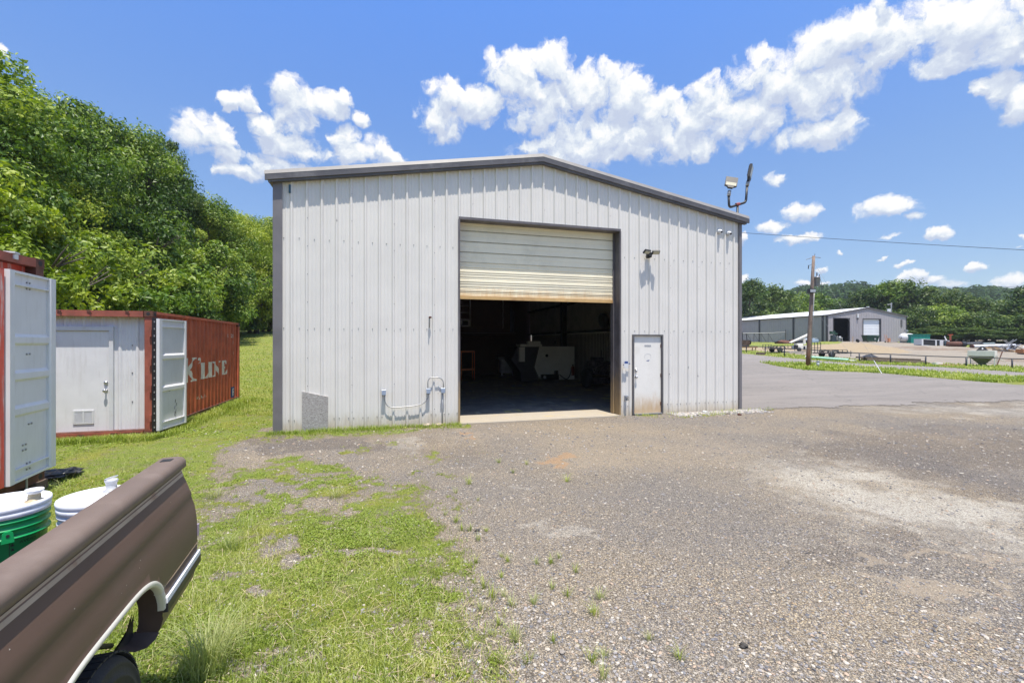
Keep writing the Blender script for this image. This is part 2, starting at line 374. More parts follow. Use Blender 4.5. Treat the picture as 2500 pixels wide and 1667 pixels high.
def leaf_mat(name, c1, c2, c3, trans=.35, rough=.45, spec=.35):
    m = bpy.data.materials.new(name); m.use_nodes = True; t = NT(m.node_tree); t.n.clear()
    o = t.new('ShaderNodeOutputMaterial')
    a = t.new('ShaderNodeVertexColor'); a.layer_name = 'tint'
    sp = t.new('ShaderNodeSeparateColor'); t.link(a.outputs[0], sp.inputs[0])
    oi = t.new('ShaderNodeObjectInfo')
    f = t.math('ADD', t.math('MULTIPLY', sp.outputs[0], .68), t.math('MULTIPLY', oi.outputs['Random'], .30))
    c = t.ramp(f, [(.1, c1), (.5, c2), (.95, c3)])
    d = t.new('ShaderNodeBsdfPrincipled'); t.link(c, d.inputs['Base Color']); d.inputs['Roughness'].default_value = rough; d.inputs['Specular IOR Level'].default_value = spec
    tr = t.new('ShaderNodeBsdfTranslucent'); t.link(t.mix(1, c, (1.5, 1.6, .5, 1), 'MULTIPLY'), tr.inputs[0])
    mx = t.new('ShaderNodeMixShader'); mx.inputs[0].default_value = trans
    t.link(d.outputs[0], mx.inputs[1]); t.link(tr.outputs[0], mx.inputs[2]); t.link(mx.outputs[0], o.inputs[0])
    return m
M['leaf'] = leaf_mat('forest_leaves', (.032, .075, .010), (.115, .20, .022), (.33, .40, .06), .25)
M['leaf_y'] = leaf_mat('yellow_green_leaves', (.09, .15, .014), (.23, .31, .028), (.44, .47, .07), .3)
M['leaf_d'] = leaf_mat('dark_leaves', (.022, .048, .008), (.055, .105, .016), (.15, .20, .035), .2)
M['leaf_far'] = leaf_mat('far_leaves', (.040, .072, .032), (.060, .105, .040), (.095, .145, .055), .2, .85, 0.0)
M['grass'] = leaf_mat('grass_blades', (.17, .235, .032), (.28, .35, .06), (.50, .49, .18), .3)
M['grass_dry'] = leaf_mat('tall_grass_blades', (.22, .27, .09), (.35, .39, .16), (.54, .50, .28), .3)
M['bark'] = mat('bark', (.10, .08, .065), .9, 0, .3, 6, bump=.4, bscale=20)
# ------------------------------------------------------------------ ground masks (regions of the yard, worked out on the ground plane)
rng = np.random.default_rng(7); random.seed(11)
def sdf(poly, x, y):
    """signed distance to a polygon, positive inside"""
    p = np.array(poly, float); n = len(p); d = np.full(x.shape, 1e9); ins = np.zeros(x.shape, bool)
    for i in range(n):
        a, b = p[i], p[(i + 1) % n]; e = b - a; L = (e ** 2).sum() + 1e-9
        t = np.clip(((x - a[0]) * e[0] + (y - a[1]) * e[1]) / L, 0, 1)
        d = np.minimum(d, np.hypot(x - a[0] - t * e[0], y - a[1] - t * e[1]))
        cnd = (a[1] > y) != (b[1] > y)
        with np.errstate(divide='ignore', invalid='ignore'):
            xi = (b[0] - a[0]) * (y - a[1]) / (b[1] - a[1] + 1e-12) + a[0]
        ins ^= cnd & (x < xi)
    return np.where(ins, d, -d)
def soft(poly, x, y, w): return np.clip(.5 + sdf(poly, x, y) / w, 0, 1)
def ell(x, y, c):
    q = ((x - c[0]) / c[2]) ** 2 + ((y - c[1]) / c[3]) ** 2
    return np.clip(1.5 - q, 0, 1)
def vnoise(X, Y, s, seed=0):
    """smooth value noise on world coordinates"""
    x = X * s + seed * 17.3; y = Y * s - seed * 9.1
    ix = np.floor(x).astype(np.int64); iy = np.floor(y).astype(np.int64); fx = x - ix; fy = y - iy
    fx = fx * fx * (3 - 2 * fx); fy = fy * fy * (3 - 2 * fy)
    def h(a, b):
        v = (a * 374761393 + b * 668265263 + seed * 1274126177) & 0x7fffffff
        v = ((v ^ (v >> 13)) * 1274126177) & 0x7fffffff
        return ((v ^ (v >> 16)) & 0xffff) / 65535.0
    return (h(ix, iy) * (1 - fx) + h(ix + 1, iy) * fx) * (1 - fy) + (h(ix, iy + 1) * (1 - fx) + h(ix + 1, iy + 1) * fx) * fy
def fbm(X, Y, s, seed=0, o=4):
    v = 0; a = .5; tot = 0
    for i in range(o): v = v + a * vnoise(X, Y, s * 2 ** i, seed + i); tot += a; a *= .55
    return v / tot
LAWN = [(-1500,760),(674,760),(674,1052),(900,1044),(1150,1036),(1165,1048),(1060,1060),(880,1068),(700,1066),(600,1076),(556,1096),(540,1122),(610,1132),(700,1145),(770,1160),(850,1162),(930,1166),(1010,1178),(1075,1240),(1130,1330),(1205,1450),(1250,1560),(1275,1700),(1300,2900),(-1500,2900)]
ISLE = [(1853,884),(1978,886),(2199,904),(2500,924),(3300,985),(3300,1012),(2520,943),(2154,911),(1967,903.6),(1900,894)]
ROAD = [(1600,845),(1809,863),(1964,877.6),(2083,886.5),(2150,889.5),(2281,895.4),(2358,900),(2500,908.8),(3300,955),(3300,985),(2500,924),(2199,904),(1978,886),(1853,885),(1600,882)]
LOT = [(1600,1008),(1815,1001),(1980,995),(2150,989),(2320,982),(2500,978),(3300,962),(3300,1012),(2520,943),(2154,911),(1967,903.6),(1900,894),(1853,885),(1600,882)]
FENCE_G = [(1790,852),(1915,862),(2030,874),(2097,877),(2174,884),(2260,887),(2359,890),(2520,897),(3300,940),(3300,956),(2500,909),(2358,900.5),(2281,896),(2150,890),(2083,887),(1964,878),(1790,861)]
FAR_G = [(1780,834),(2062,833),(2048,839),(1950,844),(1860,848),(1780,851)]
FAR_G2 = [(2190,830),(2240,831),(2330,836),(2390,845),(2380,849),(2250,839),(2190,836)]
FAR_G3 = [(2380,832),(2600,830),(2600,841),(2440,838),(2380,838)]
SAND = [(1790,848),(1930,844),(2075,836),(2112,838),(2190,849),(2230,861),(2140,864),(1990,855),(1790,858)]
DOORG = [(1500,1012),(1560,1007),(1640,1010),(1700,1014),(1790,1000),(1900,997),(1890,1004),(1800,1012),(1700,1024),(1560,1022),(1500,1020)]
BARE = [(677,1341,62,34,.8),(640,1430,55,14,.8),(866,1349,66,12,.85),(712,1195,22,9,.8),(575,1227,42,9,.7),(862,1255,32,9,.7),(935,1420,60,12,.35),(1000,1500,70,30,.4),(700,1620,120,40,.45),(1090,1620,80,40,.35),(960,1600,60,30,.3),(560,1640,60,25,.5),(700,1060+40,60,9,.6)]
TUFTS = [(720,1130,60,14,1),(800,1145,70,10,.9),(870,1098,34,9,.8),(1050,1110,26,14,.8),(1090,1160,26,10,.8),(1035,1155,14,6,.7),(1110,1230,14,10,.7),(960,1080,40,5,.5),(1200,1620,22,34,.35),(1230,1500,26,24,.4),(1020,1195,60,22,.6),(1000,1120,40,8,.5),(1120,1120,30,6,.4),(1180,1108,24,5,.4)]
def grass_d(X, Y):
    x, y, f = px(X, Y, terr(X, Y)); fr = f > .35
    n1 = fbm(X, Y, .9, 3); n2 = fbm(X, Y, 3.2, 9)
    k_ = np.clip((y - 840) / 300, .10, 2.2)
    n3 = fbm(X + 40, Y, 2.6, 61); n4 = fbm(X - 30, Y, 7.0, 71)
    wob = ((n2 - .5) * 110 + (n4 - .5) * 60) * k_; woby = ((n3 - .5) * 45 + (n4 - .5) * 26) * k_
    g = soft(LAWN, x + wob, y + woby, 34 + 120 * np.clip((y - 1150) / 400, 0, 1)) * np.clip(1.16 - np.clip((x - 780 + (1500 - y) * .34) / 560, 0, 1) ** .9 * .70, 0, 1)
    g = g * np.clip(.42 + 2.3 * (n1 - .30) + 1.5 * (n4 - .5) + .8 * (n3 - .5), .08, 1.15)
    g = np.maximum(g, soft(LAWN, x + wob * .4, y + woby * .3, 8) * .95 * np.clip(np.maximum((640 - x - np.abs(y - 1000) * .2) / 160, (1052 - y) / 14), 0, 1) * np.clip(.55 + 1.4 * (n4 - .25), 0, 1))
    g = g * (1 - .6 * np.clip((fbm(X, Y, 3.6, 83) - .56) * 5, 0, 1) * np.clip((y - 1120) / 200, .35, 1) * (x > 420))
    for b in BARE: g = g * (1 - b[4] * ell(x + wob, y + woby, b))
    for b in TUFTS: g = np.maximum(g, b[4] * ell(x + wob, y + woby * .8, b) * np.clip(.3 + 1.6 * (n2 - .2), 0, 1))
    left = (x < 1300)
    g = np.where(left, g, 0)
    for P_, w, v in ((ISLE, 3, 1), (FENCE_G, 4, .95), (FAR_G, 3, .9), (FAR_G2, 2, .9), (FAR_G3, 3, .8)):
        g = np.maximum(g, soft(P_, x, y, w) * v * np.clip(.4 + 1.5 * (n1 - .15), 0, 1.1) * (x > 1500))
    g = np.maximum(g, soft(DOORG, x, y + (n2 - .5) * 16, 6) * .75 * np.clip(2.6 * (n2 - .36), 0, 1))
    r_ = CT * X - ST * Y
    g = np.where(fr, g, np.where(r_ < 0, .9, .0))
    inside = (X > -2.2) & (X < 9.95) & (Y > 10.8) & (Y < 30)
    g = np.where(inside, 0, g)
    return np.clip(g, 0, 1), x, y, f

ang = np.concatenate([np.arange(-180, -60, 3.0), np.arange(-60, 58, .16), np.arange(58, 180.01, 3.0)])
ang[-1] = 180
rad = np.concatenate([[.05, .5], 1.0 * 1.0085 ** np.arange(0, 806)])
AA, RR = np.meshgrid(np.radians(ang) + TH, rad, indexing='ij')
GX = RR * np.sin(AA); GY = RR * np.cos(AA); GZ = terr(GX, GY)
g, ix, iy, fz = grass_d(GX.ravel(), GY.ravel())
gx, gy = GX.ravel(), GY.ravel()
n1 = fbm(gx, gy, .5, 21); n2 = fbm(gx, gy, 2.0, 31)
# pale crushed-stone swathe, brown silt, dark fines, tan slope, orange stain
kk_ = np.clip((iy - 840) / 250, .08, 2.2); n3_ = fbm(gx + 9, gy, 5.5, 51); n5_ = fbm(gx, gy + 30, 1.6, 57)
wobx = ((n2 - .5) * 130 + (n3_ - .5) * 90) * kk_; iy0 = iy; iy = iy + ((n5_ - .5) * 60 + (n3_ - .5) * 34) * kk_
pale = np.maximum(soft([(1790,1128),(1900,1120),(2080,1128),(2230,1165),(2330,1200),(2520,1250),(3000,1330),(3000,1500),(2520,1370),(2400,1340),(2230,1310),(2080,1270),(1960,1225),(1870,1175)], ix, iy + wobx * .35, 120),
                  .75 * soft([(2050,992),(2520,985),(3000,978),(3000,1030),(2520,1020),(2250,1010),(2100,1004)], ix, iy + wobx * .2, 26))
pale = pale * np.clip(.35 + 1.3 * (n2 - .1), 0, 1)
for c in ((1330,1280,45,14),(1400,1305,70,14),(1280,1205,40,8),(990,1078,60,12),(975,1092,50,7)): pale = np.maximum(pale, .55 * ell(ix + wobx * .4, iy, c))
silt = np.zeros_like(pale)
for c, v in (((1420,1070,340,75),.75),((1700,1070,260,36),.8),((1650,1120,180,40),.6),((2150,1065,420,18),.6),((2250,1420,150,14),1.5),((2380,1440,160,13),1.6),((2330,1500,130,12),1.4),((2420,1370,110,8),1.3),((2200,1360,170,8),1.2),((1900,1230,90,36),.5),((1250,1045,150,18),.9),((1480,1020,60,9),.7),((640,1120,120,14),.55)):
    silt = np.maximum(silt, v * ell(ix + wobx, iy, c))
silt = silt * np.clip(.2 + 1.5 * (n1 - .1), 0, 1)
dark = np.zeros_like(pale)
for c, v in (((2300,1100,420,60),.75),((2150,1340,300,60),.55),((2400,1190,200,40),.6),((780,1085,260,22),.8),((1120,1100,120,30),.5),((1800,1005,120,8),.4),((2000,1060,200,12),.35),((2380,1560,320,60),.35)):
    dark = np.maximum(dark, v * ell(ix + wobx * 1.3, iy, c))
sand = soft(SAND, ix, iy + (n2 - .5) * 6, 4) * np.clip(.3 + 1.6 * (n1 - .1), 0, 1)
rust = np.maximum(.9 * ell(ix + wobx * .3, iy, (1360,1114,52,9)), .8 * ell(ix + wobx * .3, iy, (1140,1058,26,4)))
rust = np.maximum(rust, .8 * ell(ix + wobx * .3, iy, (1040,1036,110,6)) * (ix > 900))
for c in ((2230,848,60,3),(2300,853,90,3),(2420,858,90,3),(2490,880,60,4)): dark = np.maximum(dark, .6 * ell(ix, iy + wobx * .02, c))
yard = ((ix > 1500) & (iy < 905) & (fz > 35)).astype(float)
iy = iy0
A = np.stack([g, pale, silt, np.ones_like(g)], 1); B = np.stack([sand, dark, rust, yard], 1)
na, nr = AA.shape
ii, jj = np.meshgrid(np.arange(na - 1), np.arange(nr - 1), indexing='ij')
quad = np.stack([ii * nr + jj, ii * nr + jj + 1, (ii + 1) * nr + jj + 1, (ii + 1) * nr + jj], -1).reshape(-1, 4)
VV = np.stack([gx, gy, GZ.ravel()], 1)

def ground_mat():
    m = bpy.data.materials.new('ground'); m.use_nodes = True; t = NT(m.node_tree); t.n.clear()
    gg = t.new('ShaderNodeNewGeometry'); P = gg.outputs['Position']
    b = t.new('ShaderNodeBsdfPrincipled'); o = t.new('ShaderNodeOutputMaterial'); t.link(b.outputs[0], o.inputs[0])
    a = t.new('ShaderNodeVertexColor'); a.layer_name = 'ma'; sa = t.new('ShaderNodeSeparateColor'); t.link(a.outputs[0], sa.inputs[0])
    c = t.new('ShaderNodeVertexColor'); c.layer_name = 'mb'; sb = t.new('ShaderNodeSeparateColor'); t.link(c.outputs[0], sb.inputs[0])
    wp = t.vmath('ADD', P, t.vmath('SCALE', t.vmath('SUBTRACT', t.noise(P, 30, 2, .5, 0, 'Color'), (.5, .5, .5)), .02))
    pal = [(0, (.10, .098, .10)), (.14, (.18, .172, .172)), (.32, (.26, .245, .23)), (.5, (.33, .285, .23)), (.62, (.23, .215, .21)), (.76, (.40, .355, .29)), (.88, (.29, .27, .265)), (.95, (.52, .46, .38)), (.985, (.42, .31, .21))]
    v1 = t.new('ShaderNodeTexVoronoi'); t.link(wp, v1.inputs['Vector']); v1.inputs['Scale'].default_value = 82
    v2 = t.new('ShaderNodeTexVoronoi'); t.link(wp, v2.inputs['Vector']); v2.inputs['Scale'].default_value = 190
    s1 = t.new('ShaderNodeSeparateColor'); t.link(v1.outputs['Color'], s1.inputs[0])
    s2 = t.new('ShaderNodeSeparateColor'); t.link(v2.outputs['Color'], s2.inputs[0])
    c1 = t.ramp(s1.outputs[0], pal, 'CONSTANT'); c2 = t.ramp(s2.outputs[1], pal, 'CONSTANT')
    big = t.ss(t.noise(P, 5, 4, .6), .36, .6)
    stone = t.mix(big, c2, c1)
    stone = t.mix(t.ss(v1.outputs['Distance'], .38, .72, 0, .75), stone, (.06, .052, .046, 1))  # cell rims darkened: the shade in gaps between stones is painted in
    stone = t.mix(t.ss(v2.outputs['Distance'], .45, .75, 0, .5), stone, (.07, .06, .055, 1))
    # slow drift of tone over metres, as spread by traffic
    dr = t.noise(P, .33, 5, .6)
    stone = t.mix(t.ss(dr, .3, .7), t.mix(1, stone, (.86, .87, .93, 1), 'MULTIPLY'), t.mix(1, stone, (1.18, 1.10, .98, 1), 'MULTIPLY'))
    fine = t.noise(P, 160, 5, .7)
    siltc = t.mix(t.ss(fine, .3, .7), (.23, .19, .15, 1), (.37, .31, .25, 1))
    nz = t.math('SUBTRACT', t.noise(P, 14, 6, .7), .5)
    def msk(s, k=.8, lo=.25, hi=.75): return t.ss(t.math('ADD', s, t.math('MULTIPLY', nz, k)), lo, hi)
    col = t.mix(t.math('MULTIPLY', msk(sb.outputs[1]), .55), stone, t.mix(1, stone, (.55, .54, .58, 1), 'MULTIPLY'))
    palec = t.mix(t.ss(s1.outputs[2], .1, .9), (.29, .275, .26, 1), (.50, .48, .455, 1))
    palec = t.mix(t.ss(v1.outputs['Distance'], .45, .8, 0, .5), palec, (.12, .11, .105, 1))  # gap shade painted into the pale stone too
    col = t.mix(t.math('MULTIPLY', msk(sa.outputs[1], 1.0, .15, 1.05), .72), col, palec)
    col = t.mix(t.math('MULTIPLY', msk(sa.outputs[2], 1.4, .25, 1.2), .5), col, siltc)
    yv = t.mix(t.noise(P, .5, 6, .7), (.16, .145, .135, 1), (.27, .24, .215, 1))
    col = t.mix(t.math('MULTIPLY', c.outputs['Alpha'], .8), col, yv)
    sandc = t.mix(t.noise(P, 1.4, 7, .7), (.19, .15, .105, 1), (.30, .245, .18, 1))
    col = t.mix(msk(sb.outputs[0], .6), col, sandc)
    col = t.mix(t.math('MULTIPLY', t.math('MULTIPLY', c.outputs['Alpha'], msk(sb.outputs[1])), .7), col, (.13, .085, .06, 1))
    col = t.mix(t.math('MULTIPLY', msk(sb.outputs[2], 1.5, .3, 1.0), .55), col, t.mix(fine, (.24, .13, .06, 1), (.38, .24, .13, 1)))
    col = t.vmath('MULTIPLY', col, (1.30, 1.27, 1.15))
    # lawn: green turf over litter and soil
    gn = t.noise(P, 55, 6, .75); gl = t.noise(P, 1.1, 5, .65)
    turf = t.ramp(gn, [(.25, (.07, .095, .018)), (.45, (.16, .205, .034)), (.62, (.26, .305, .066)), (.8, (.40, .39, .16))])
    turf = t.mix(t.ss(gl, .42, .7), turf, t.mix(1, turf, (1.25, 1.02, .95, 1), 'MULTIPLY'))
    soil = t.mix(t.noise(P, 70, 4, .7), (.13, .09, .07, 1), (.34, .28, .21, 1))
    turf = t.mix(t.ss(t.noise(P, 5, 8, .75), .50, .66, 0, .85), turf, soil)
    turf = t.mix(t.ss(t.noise(P, 1.7, 6, .7), .5, .68, 0, .6), turf, t.mix(1, turf, (.62, .72, .7, 1), 'MULTIPLY'))
    gm = t.ss(t.math('ADD', sa.outputs[0], t.math('MULTIPLY', t.math('SUBTRACT', t.noise(P, 18, 7, .75), .5), 1.1)), .38, .62)
    thin = t.ss(t.math('ADD', sa.outputs[0], t.math('MULTIPLY', t.math('SUBTRACT', t.noise(P, 9, 6, .7), .5), .8)), .12, .5, 0, .5)
    col = t.mix(thin, col, soil)
    col = t.mix(gm, col, turf)
    t.link(col, b.inputs['Base Color']); b.inputs['Roughness'].default_value = .9; b.inputs['Specular IOR Level'].default_value = .2
    h = t.math('ADD', t.math('MULTIPLY', v1.outputs['Distance'], -1.0), t.math('MULTIPLY', s1.outputs[1], .5))
    h = t.math('ADD', h, t.math('MULTIPLY', v2.outputs['Distance'], -.4))
    h = t.math('ADD', h, t.math('MULTIPLY', t.math('MULTIPLY', gn, gm), 2.0))
    bn = t.new('ShaderNodeBump'); bn.inputs['Strength'].default_value = .85; bn.inputs['Distance'].default_value = .012
    t.link(h, bn.inputs['Height']); t.link(bn.outputs[0], b.inputs['Normal'])
    return m
def asphalt_mat(name, base, seed, k=1.0):
    m = bpy.data.materials.new(name); m.use_nodes = True; t = NT(m.node_tree); t.n.clear()
    gg = t.new('ShaderNodeNewGeometry'); P = t.vmath('ADD', gg.outputs['Position'], (seed, seed * 2, 0))
    b = t.new('ShaderNodeBsdfPrincipled'); o = t.new('ShaderNodeOutputMaterial'); t.link(b.outputs[0], o.inputs[0])
    ps = t.vmath('MULTIPLY', P, (.35, 1.2, 1))
    c = t.mix(t.noise(ps, .55, 7, .7), tuple(x * .52 for x in base) + (1,), tuple(x * 1.30 for x in base) + (1,))
    c = t.mix(t.ss(t.noise(t.vmath('MULTIPLY', P, (.12, 1.6, 1)), .9, 6, .7), .52, .72, 0, .5), c, (.13, .12, .12, 1))
    c = t.mix(t.ss(t.noise(P, 90, 3, .7), .35, .7, 0, .6), t.mix(1, c, (.62, .62, .63, 1), 'MULTIPLY'), t.mix(1, c, (1.45, 1.42, 1.38, 1), 'MULTIPLY'))
    ck = t.new('ShaderNodeTexVoronoi', feature='DISTANCE_TO_EDGE'); ck.inputs['Scale'].default_value = .22
    t.link(t.vmath('ADD', P, t.vmath('SCALE', t.noise(P, 1.2, 5, .7, 0, 'Color'), 1.3)), ck.inputs['Vector'])
    c = t.mix(t.ss(ck.outputs['Distance'], .0, .006, .7, 0), c, (.07, .065, .06, 1))
    t.link(c, b.inputs['Base Color']); b.inputs['Roughness'].default_value = .85
    bn = t.new('ShaderNodeBump'); bn.inputs['Strength'].default_value = .3; bn.inputs['Distance'].default_value = .01
    t.link(t.noise(P, 110, 3, .7), bn.inputs['Height']); t.link(bn.outputs[0], b.inputs['Normal'])
    return m
M['ground'] = ground_mat(); M['lot'] = asphalt_mat('worn_asphalt', (.262, .236, .212), 3.0); M['road'] = asphalt_mat('road_asphalt', (.28, .253, .232), 40.0)
go = fastobj('ground', fastmesh('ground', VV, quad, M['ground'], True, {'ma': A, 'mb': B})); tag(go, kind='structure')
cxq = (ix[quad[:, 0]] + ix[quad[:, 2]]) / 2; cyq = (iy[quad[:, 0]] + iy[quad[:, 2]]) / 2; czq = fz[quad[:, 0]]
rq = np.hypot(gx[quad[:, 0]], gy[quad[:, 0]])
for nm, P_, mt, lift in (('parking_lot', LOT, M['lot'], .012), ('road', ROAD, M['road'], .016)):
    jit = (fbm(gx[quad[:, 0]], gy[quad[:, 0]], 1.6, 5) - .5) * 16 + (rng.random(len(quad)) - .5) * 4
    ok = (sdf(P_, cxq, cyq + jit * np.clip((cyq - 930) / 60, .12, 1)) > 0) & (czq > 8) & (rq < 130)
    q = quad[ok]; us, inv = np.unique(q, return_inverse=True)
    v = VV[us].copy(); v[:, 2] += lift
    tag(fastobj(nm, fastmesh(nm, v, inv.reshape(-1, 4), mt, True)), kind='structure')

# ------------------------------------------------------------------ wooded hills far right
hu = np.linspace(.2, 1.7, 160); hz = np.geomspace(150, 900, 60)
HU, HZ = np.meshgrid(hu, hz, indexing='ij')
def hill_h(u, z):
    prof = np.interp(u, [.2, .5, .6, .68, .75, .85, .95, 1.05, 1.15, 1.7], [29, 32, 36, 39, 39, 36, 36, 37, 35, 33])
    s = np.clip((z - 160) / 270, 0, 1); s = s * s * (3 - 2 * s)
    return 3.5 + prof * s + (fbm(u * 100, z * .3, .09, 4) - .5) * 10 * s
hv = np.stack([HZ * (CT * HU + ST), HZ * (CT - ST * HU), hill_h(HU, HZ)], -1).reshape(-1, 3)
a_, b_ = np.meshgrid(np.arange(159), np.arange(59), indexing='ij')
hq = np.stack([a_ * 60 + b_, a_ * 60 + b_ + 1, (a_ + 1) * 60 + b_ + 1, (a_ + 1) * 60 + b_], -1).reshape(-1, 4)
tag(fastobj('hills', fastmesh('hills', hv, hq, mat('forest_floor', (.03, .05, .02), .9, 0, .3, .05), True)), kind='structure')

# ------------------------------------------------------------------ leaves and trees
def leaf_quads(P, N, L, W, rs):
    """rhombic leaves at P facing N"""
    n = len(P); N = N / (np.linalg.norm(N, axis=1, keepdims=True) + 1e-9)
    t = rs.normal(size=(n, 3)); t -= N * (t * N).sum(1, keepdims=True); t /= np.linalg.norm(t, axis=1, keepdims=True) + 1e-9
    s = np.cross(N, t); L = L[:, None]; W = W[:, None]
    droop = N * L * -.18
    V = np.stack([P - t * L + droop, P + s * W, P + t * L + droop, P - s * W], 1).reshape(-1, 3)
    return V, np.arange(4 * n).reshape(-1, 4)
def crown(seed, rx, rz, zc, lobes, per, leaf, low=.0, openness=.0, spread=1.0):
    rs = np.random.default_rng(seed); P = []; N = []; T = []
    for k in range(lobes):
        d = rs.normal(size=3); d /= np.linalg.norm(d)
        if d[2] < -.55 and rs.random() < .6: d[2] *= -1
        rr = rs.uniform(.35, 1.0) ** .6
        wz = 1 - .25 * max(0, d[2])            # the crown narrows a little upward
        c = np.array([d[0] * rx * rr * wz, d[1] * rx * rr * wz, zc + d[2] * rz * rr])
        lr = rx * rs.uniform(.15, .36) * spread
        n = int(per * rs.uniform(.6, 1.4))
        q = rs.normal(size=(n, 3)); q /= np.linalg.norm(q, axis=1, keepdims=True)
        rad_ = rs.uniform(.22, 1.0, (n, 1)) ** .4
        q2 = q * rad_ * np.array([1, 1, .62]) * lr * rs.uniform(.85, 1.15, (n, 1))
        # leaves sit on flat sprays rather than a smooth ball
        q2[:, 2] += (np.sin(q2[:, 0] * 5 / lr + k) + np.cos(q2[:, 1] * 4 / lr)) * lr * .10
        P.append(c + q2); nn = q * .95 + np.array([0, 0, .45]) + rs.normal(size=(n, 3)) * .55; N.append(nn)
        T.append(np.clip(rs.uniform(.05, .95) + rs.normal(size=n) * .17, 0, 1))
    P = np.concatenate(P); N = np.concatenate(N); T = np.concatenate(T)
    keep = P[:, 2] > low
    P, N, T = P[keep], N[keep], T[keep]; n = len(P)
    L = leaf * rs.uniform(.5, 1.5, n); V, Q = leaf_quads(P, N, L, L * rs.uniform(.45, .65, n), rs)
    return V, Q, np.repeat(np.stack([T, T, T, np.ones(n)], 1), 4, 0)
def trunk(seed, h, r, spread, forks=7):
    rs = random.Random(seed); mb = MB(); mb.smooth = True
    p = [(0, 0, -.4)]; x = y = 0
    for i in range(1, 7): x += rs.uniform(-.12, .12); y += rs.uniform(-.12, .12); p.append((x, y, h * i / 6))
    mb.tube(p, [r * (1.25 - i * .17) for i in range(7)], 9)
    for k in range(forks):
        z = h * rs.uniform(.22, .85); a = rs.uniform(0, 2*PI); L = spread * rs.uniform(.5, .95)
        q = [(0, 0, z)]
        for i in range(1, 4): q.append((math.cos(a) * L * i / 3 + rs.uniform(-.15, .15), math.sin(a) * L * i / 3 + rs.uniform(-.15, .15), z + L * .55 * i / 3 + rs.uniform(-.1, .2)))
        mb.tube(q, [r * .4, r * .3, r * .2, r * .08], 6)
        for j in range(2):
            s_ = q[2]; aa = a + rs.uniform(-1, 1); mb.tube([s_, (s_[0] + math.cos(aa) * L * .4, s_[1] + math.sin(aa) * L * .4, s_[2] + L * .3)], [r * .18, r * .05], 5)
    return mb
CR = {}
def get_crown(kind):
    if kind not in CR:
        sp = dict(tallA=(1, 4.3, 5.6, 7.6, 96, 330, .095, .6), tallB=(2, 4.0, 5.2, 7.4, 88, 330, .09, .4), tallC=(5, 3.4, 5.2, 7.2, 74, 330, .09, .4),
                  bushA=(3, 2.9, 2.6, 2.6, 62, 300, .085, -.1), bushB=(4, 2.6, 3.1, 3.0, 62, 300, .078, -.1),
                  farA=(6, 5.2, 5.2, 7.2, 90, 90, .22, .5), farB=(7, 4.6, 5.8, 7.0, 90, 90, .21, .3), farC=(8, 5.6, 4.2, 5.2, 90, 90, .21, -.1))[kind]
        V, Q, T = crown(sp[0], *sp[1:7], low=sp[7])
        CR[kind] = (V, Q, T)
    return CR[kind]
CM = {}
def tree(name, kind, leafm, X, Y, s, sz, label, group, rz):
    key = (kind, leafm)
    if key not in CM:
        V, Q, T = get_crown(kind)
        me = fastmesh('crown', V, Q, M[leafm], False, {'tint': T})
        h = float(V[:, 2].max()) * .8
        tm = trunk(hash(kind) % 97 if False else len(CM) + 3, h, .17 if 'far' not in kind else .22, 2.8)
        to = tm.build('trunk', M['bark']); CM[key] = (me, to.data); bpy.data.objects.remove(to)
    me, tme = CM[key]
    t = thing(name, label, 'tree', (X, Y, tz(X, Y)), rz, group); t.scale = (s, s, sz)
    for n_, d_ in (('crown', me), ('trunk', tme)):
        o = bpy.data.objects.new(n_, d_); COL.objects.link(o); o.parent = t
    return t
HK = {'tallA': 13.2, 'tallB': 12.6, 'tallC': 12.4, 'bushA': 5.3, 'bushB': 6.1, 'farA': 12.5, 'farB': 12.8, 'farC': 9.6}
def tree_px(xc, z, top, kind, lm, wide, label, group, name='forest_tree'):
    """a tree whose crown tops out at the given row when it stands at depth z"""
    X, Y = cw(xc, z); g0 = tz(X, Y); top_h = (CY - top) / F * z + H - g0
    tree(name, kind, lm, X, Y, wide, top_h / (float(np.sort(get_crown(kind)[0][:, 2])[-400]) + .15), label, group, random.uniform(0, 6.28))
LW = 'woods along the left edge of the lawn'
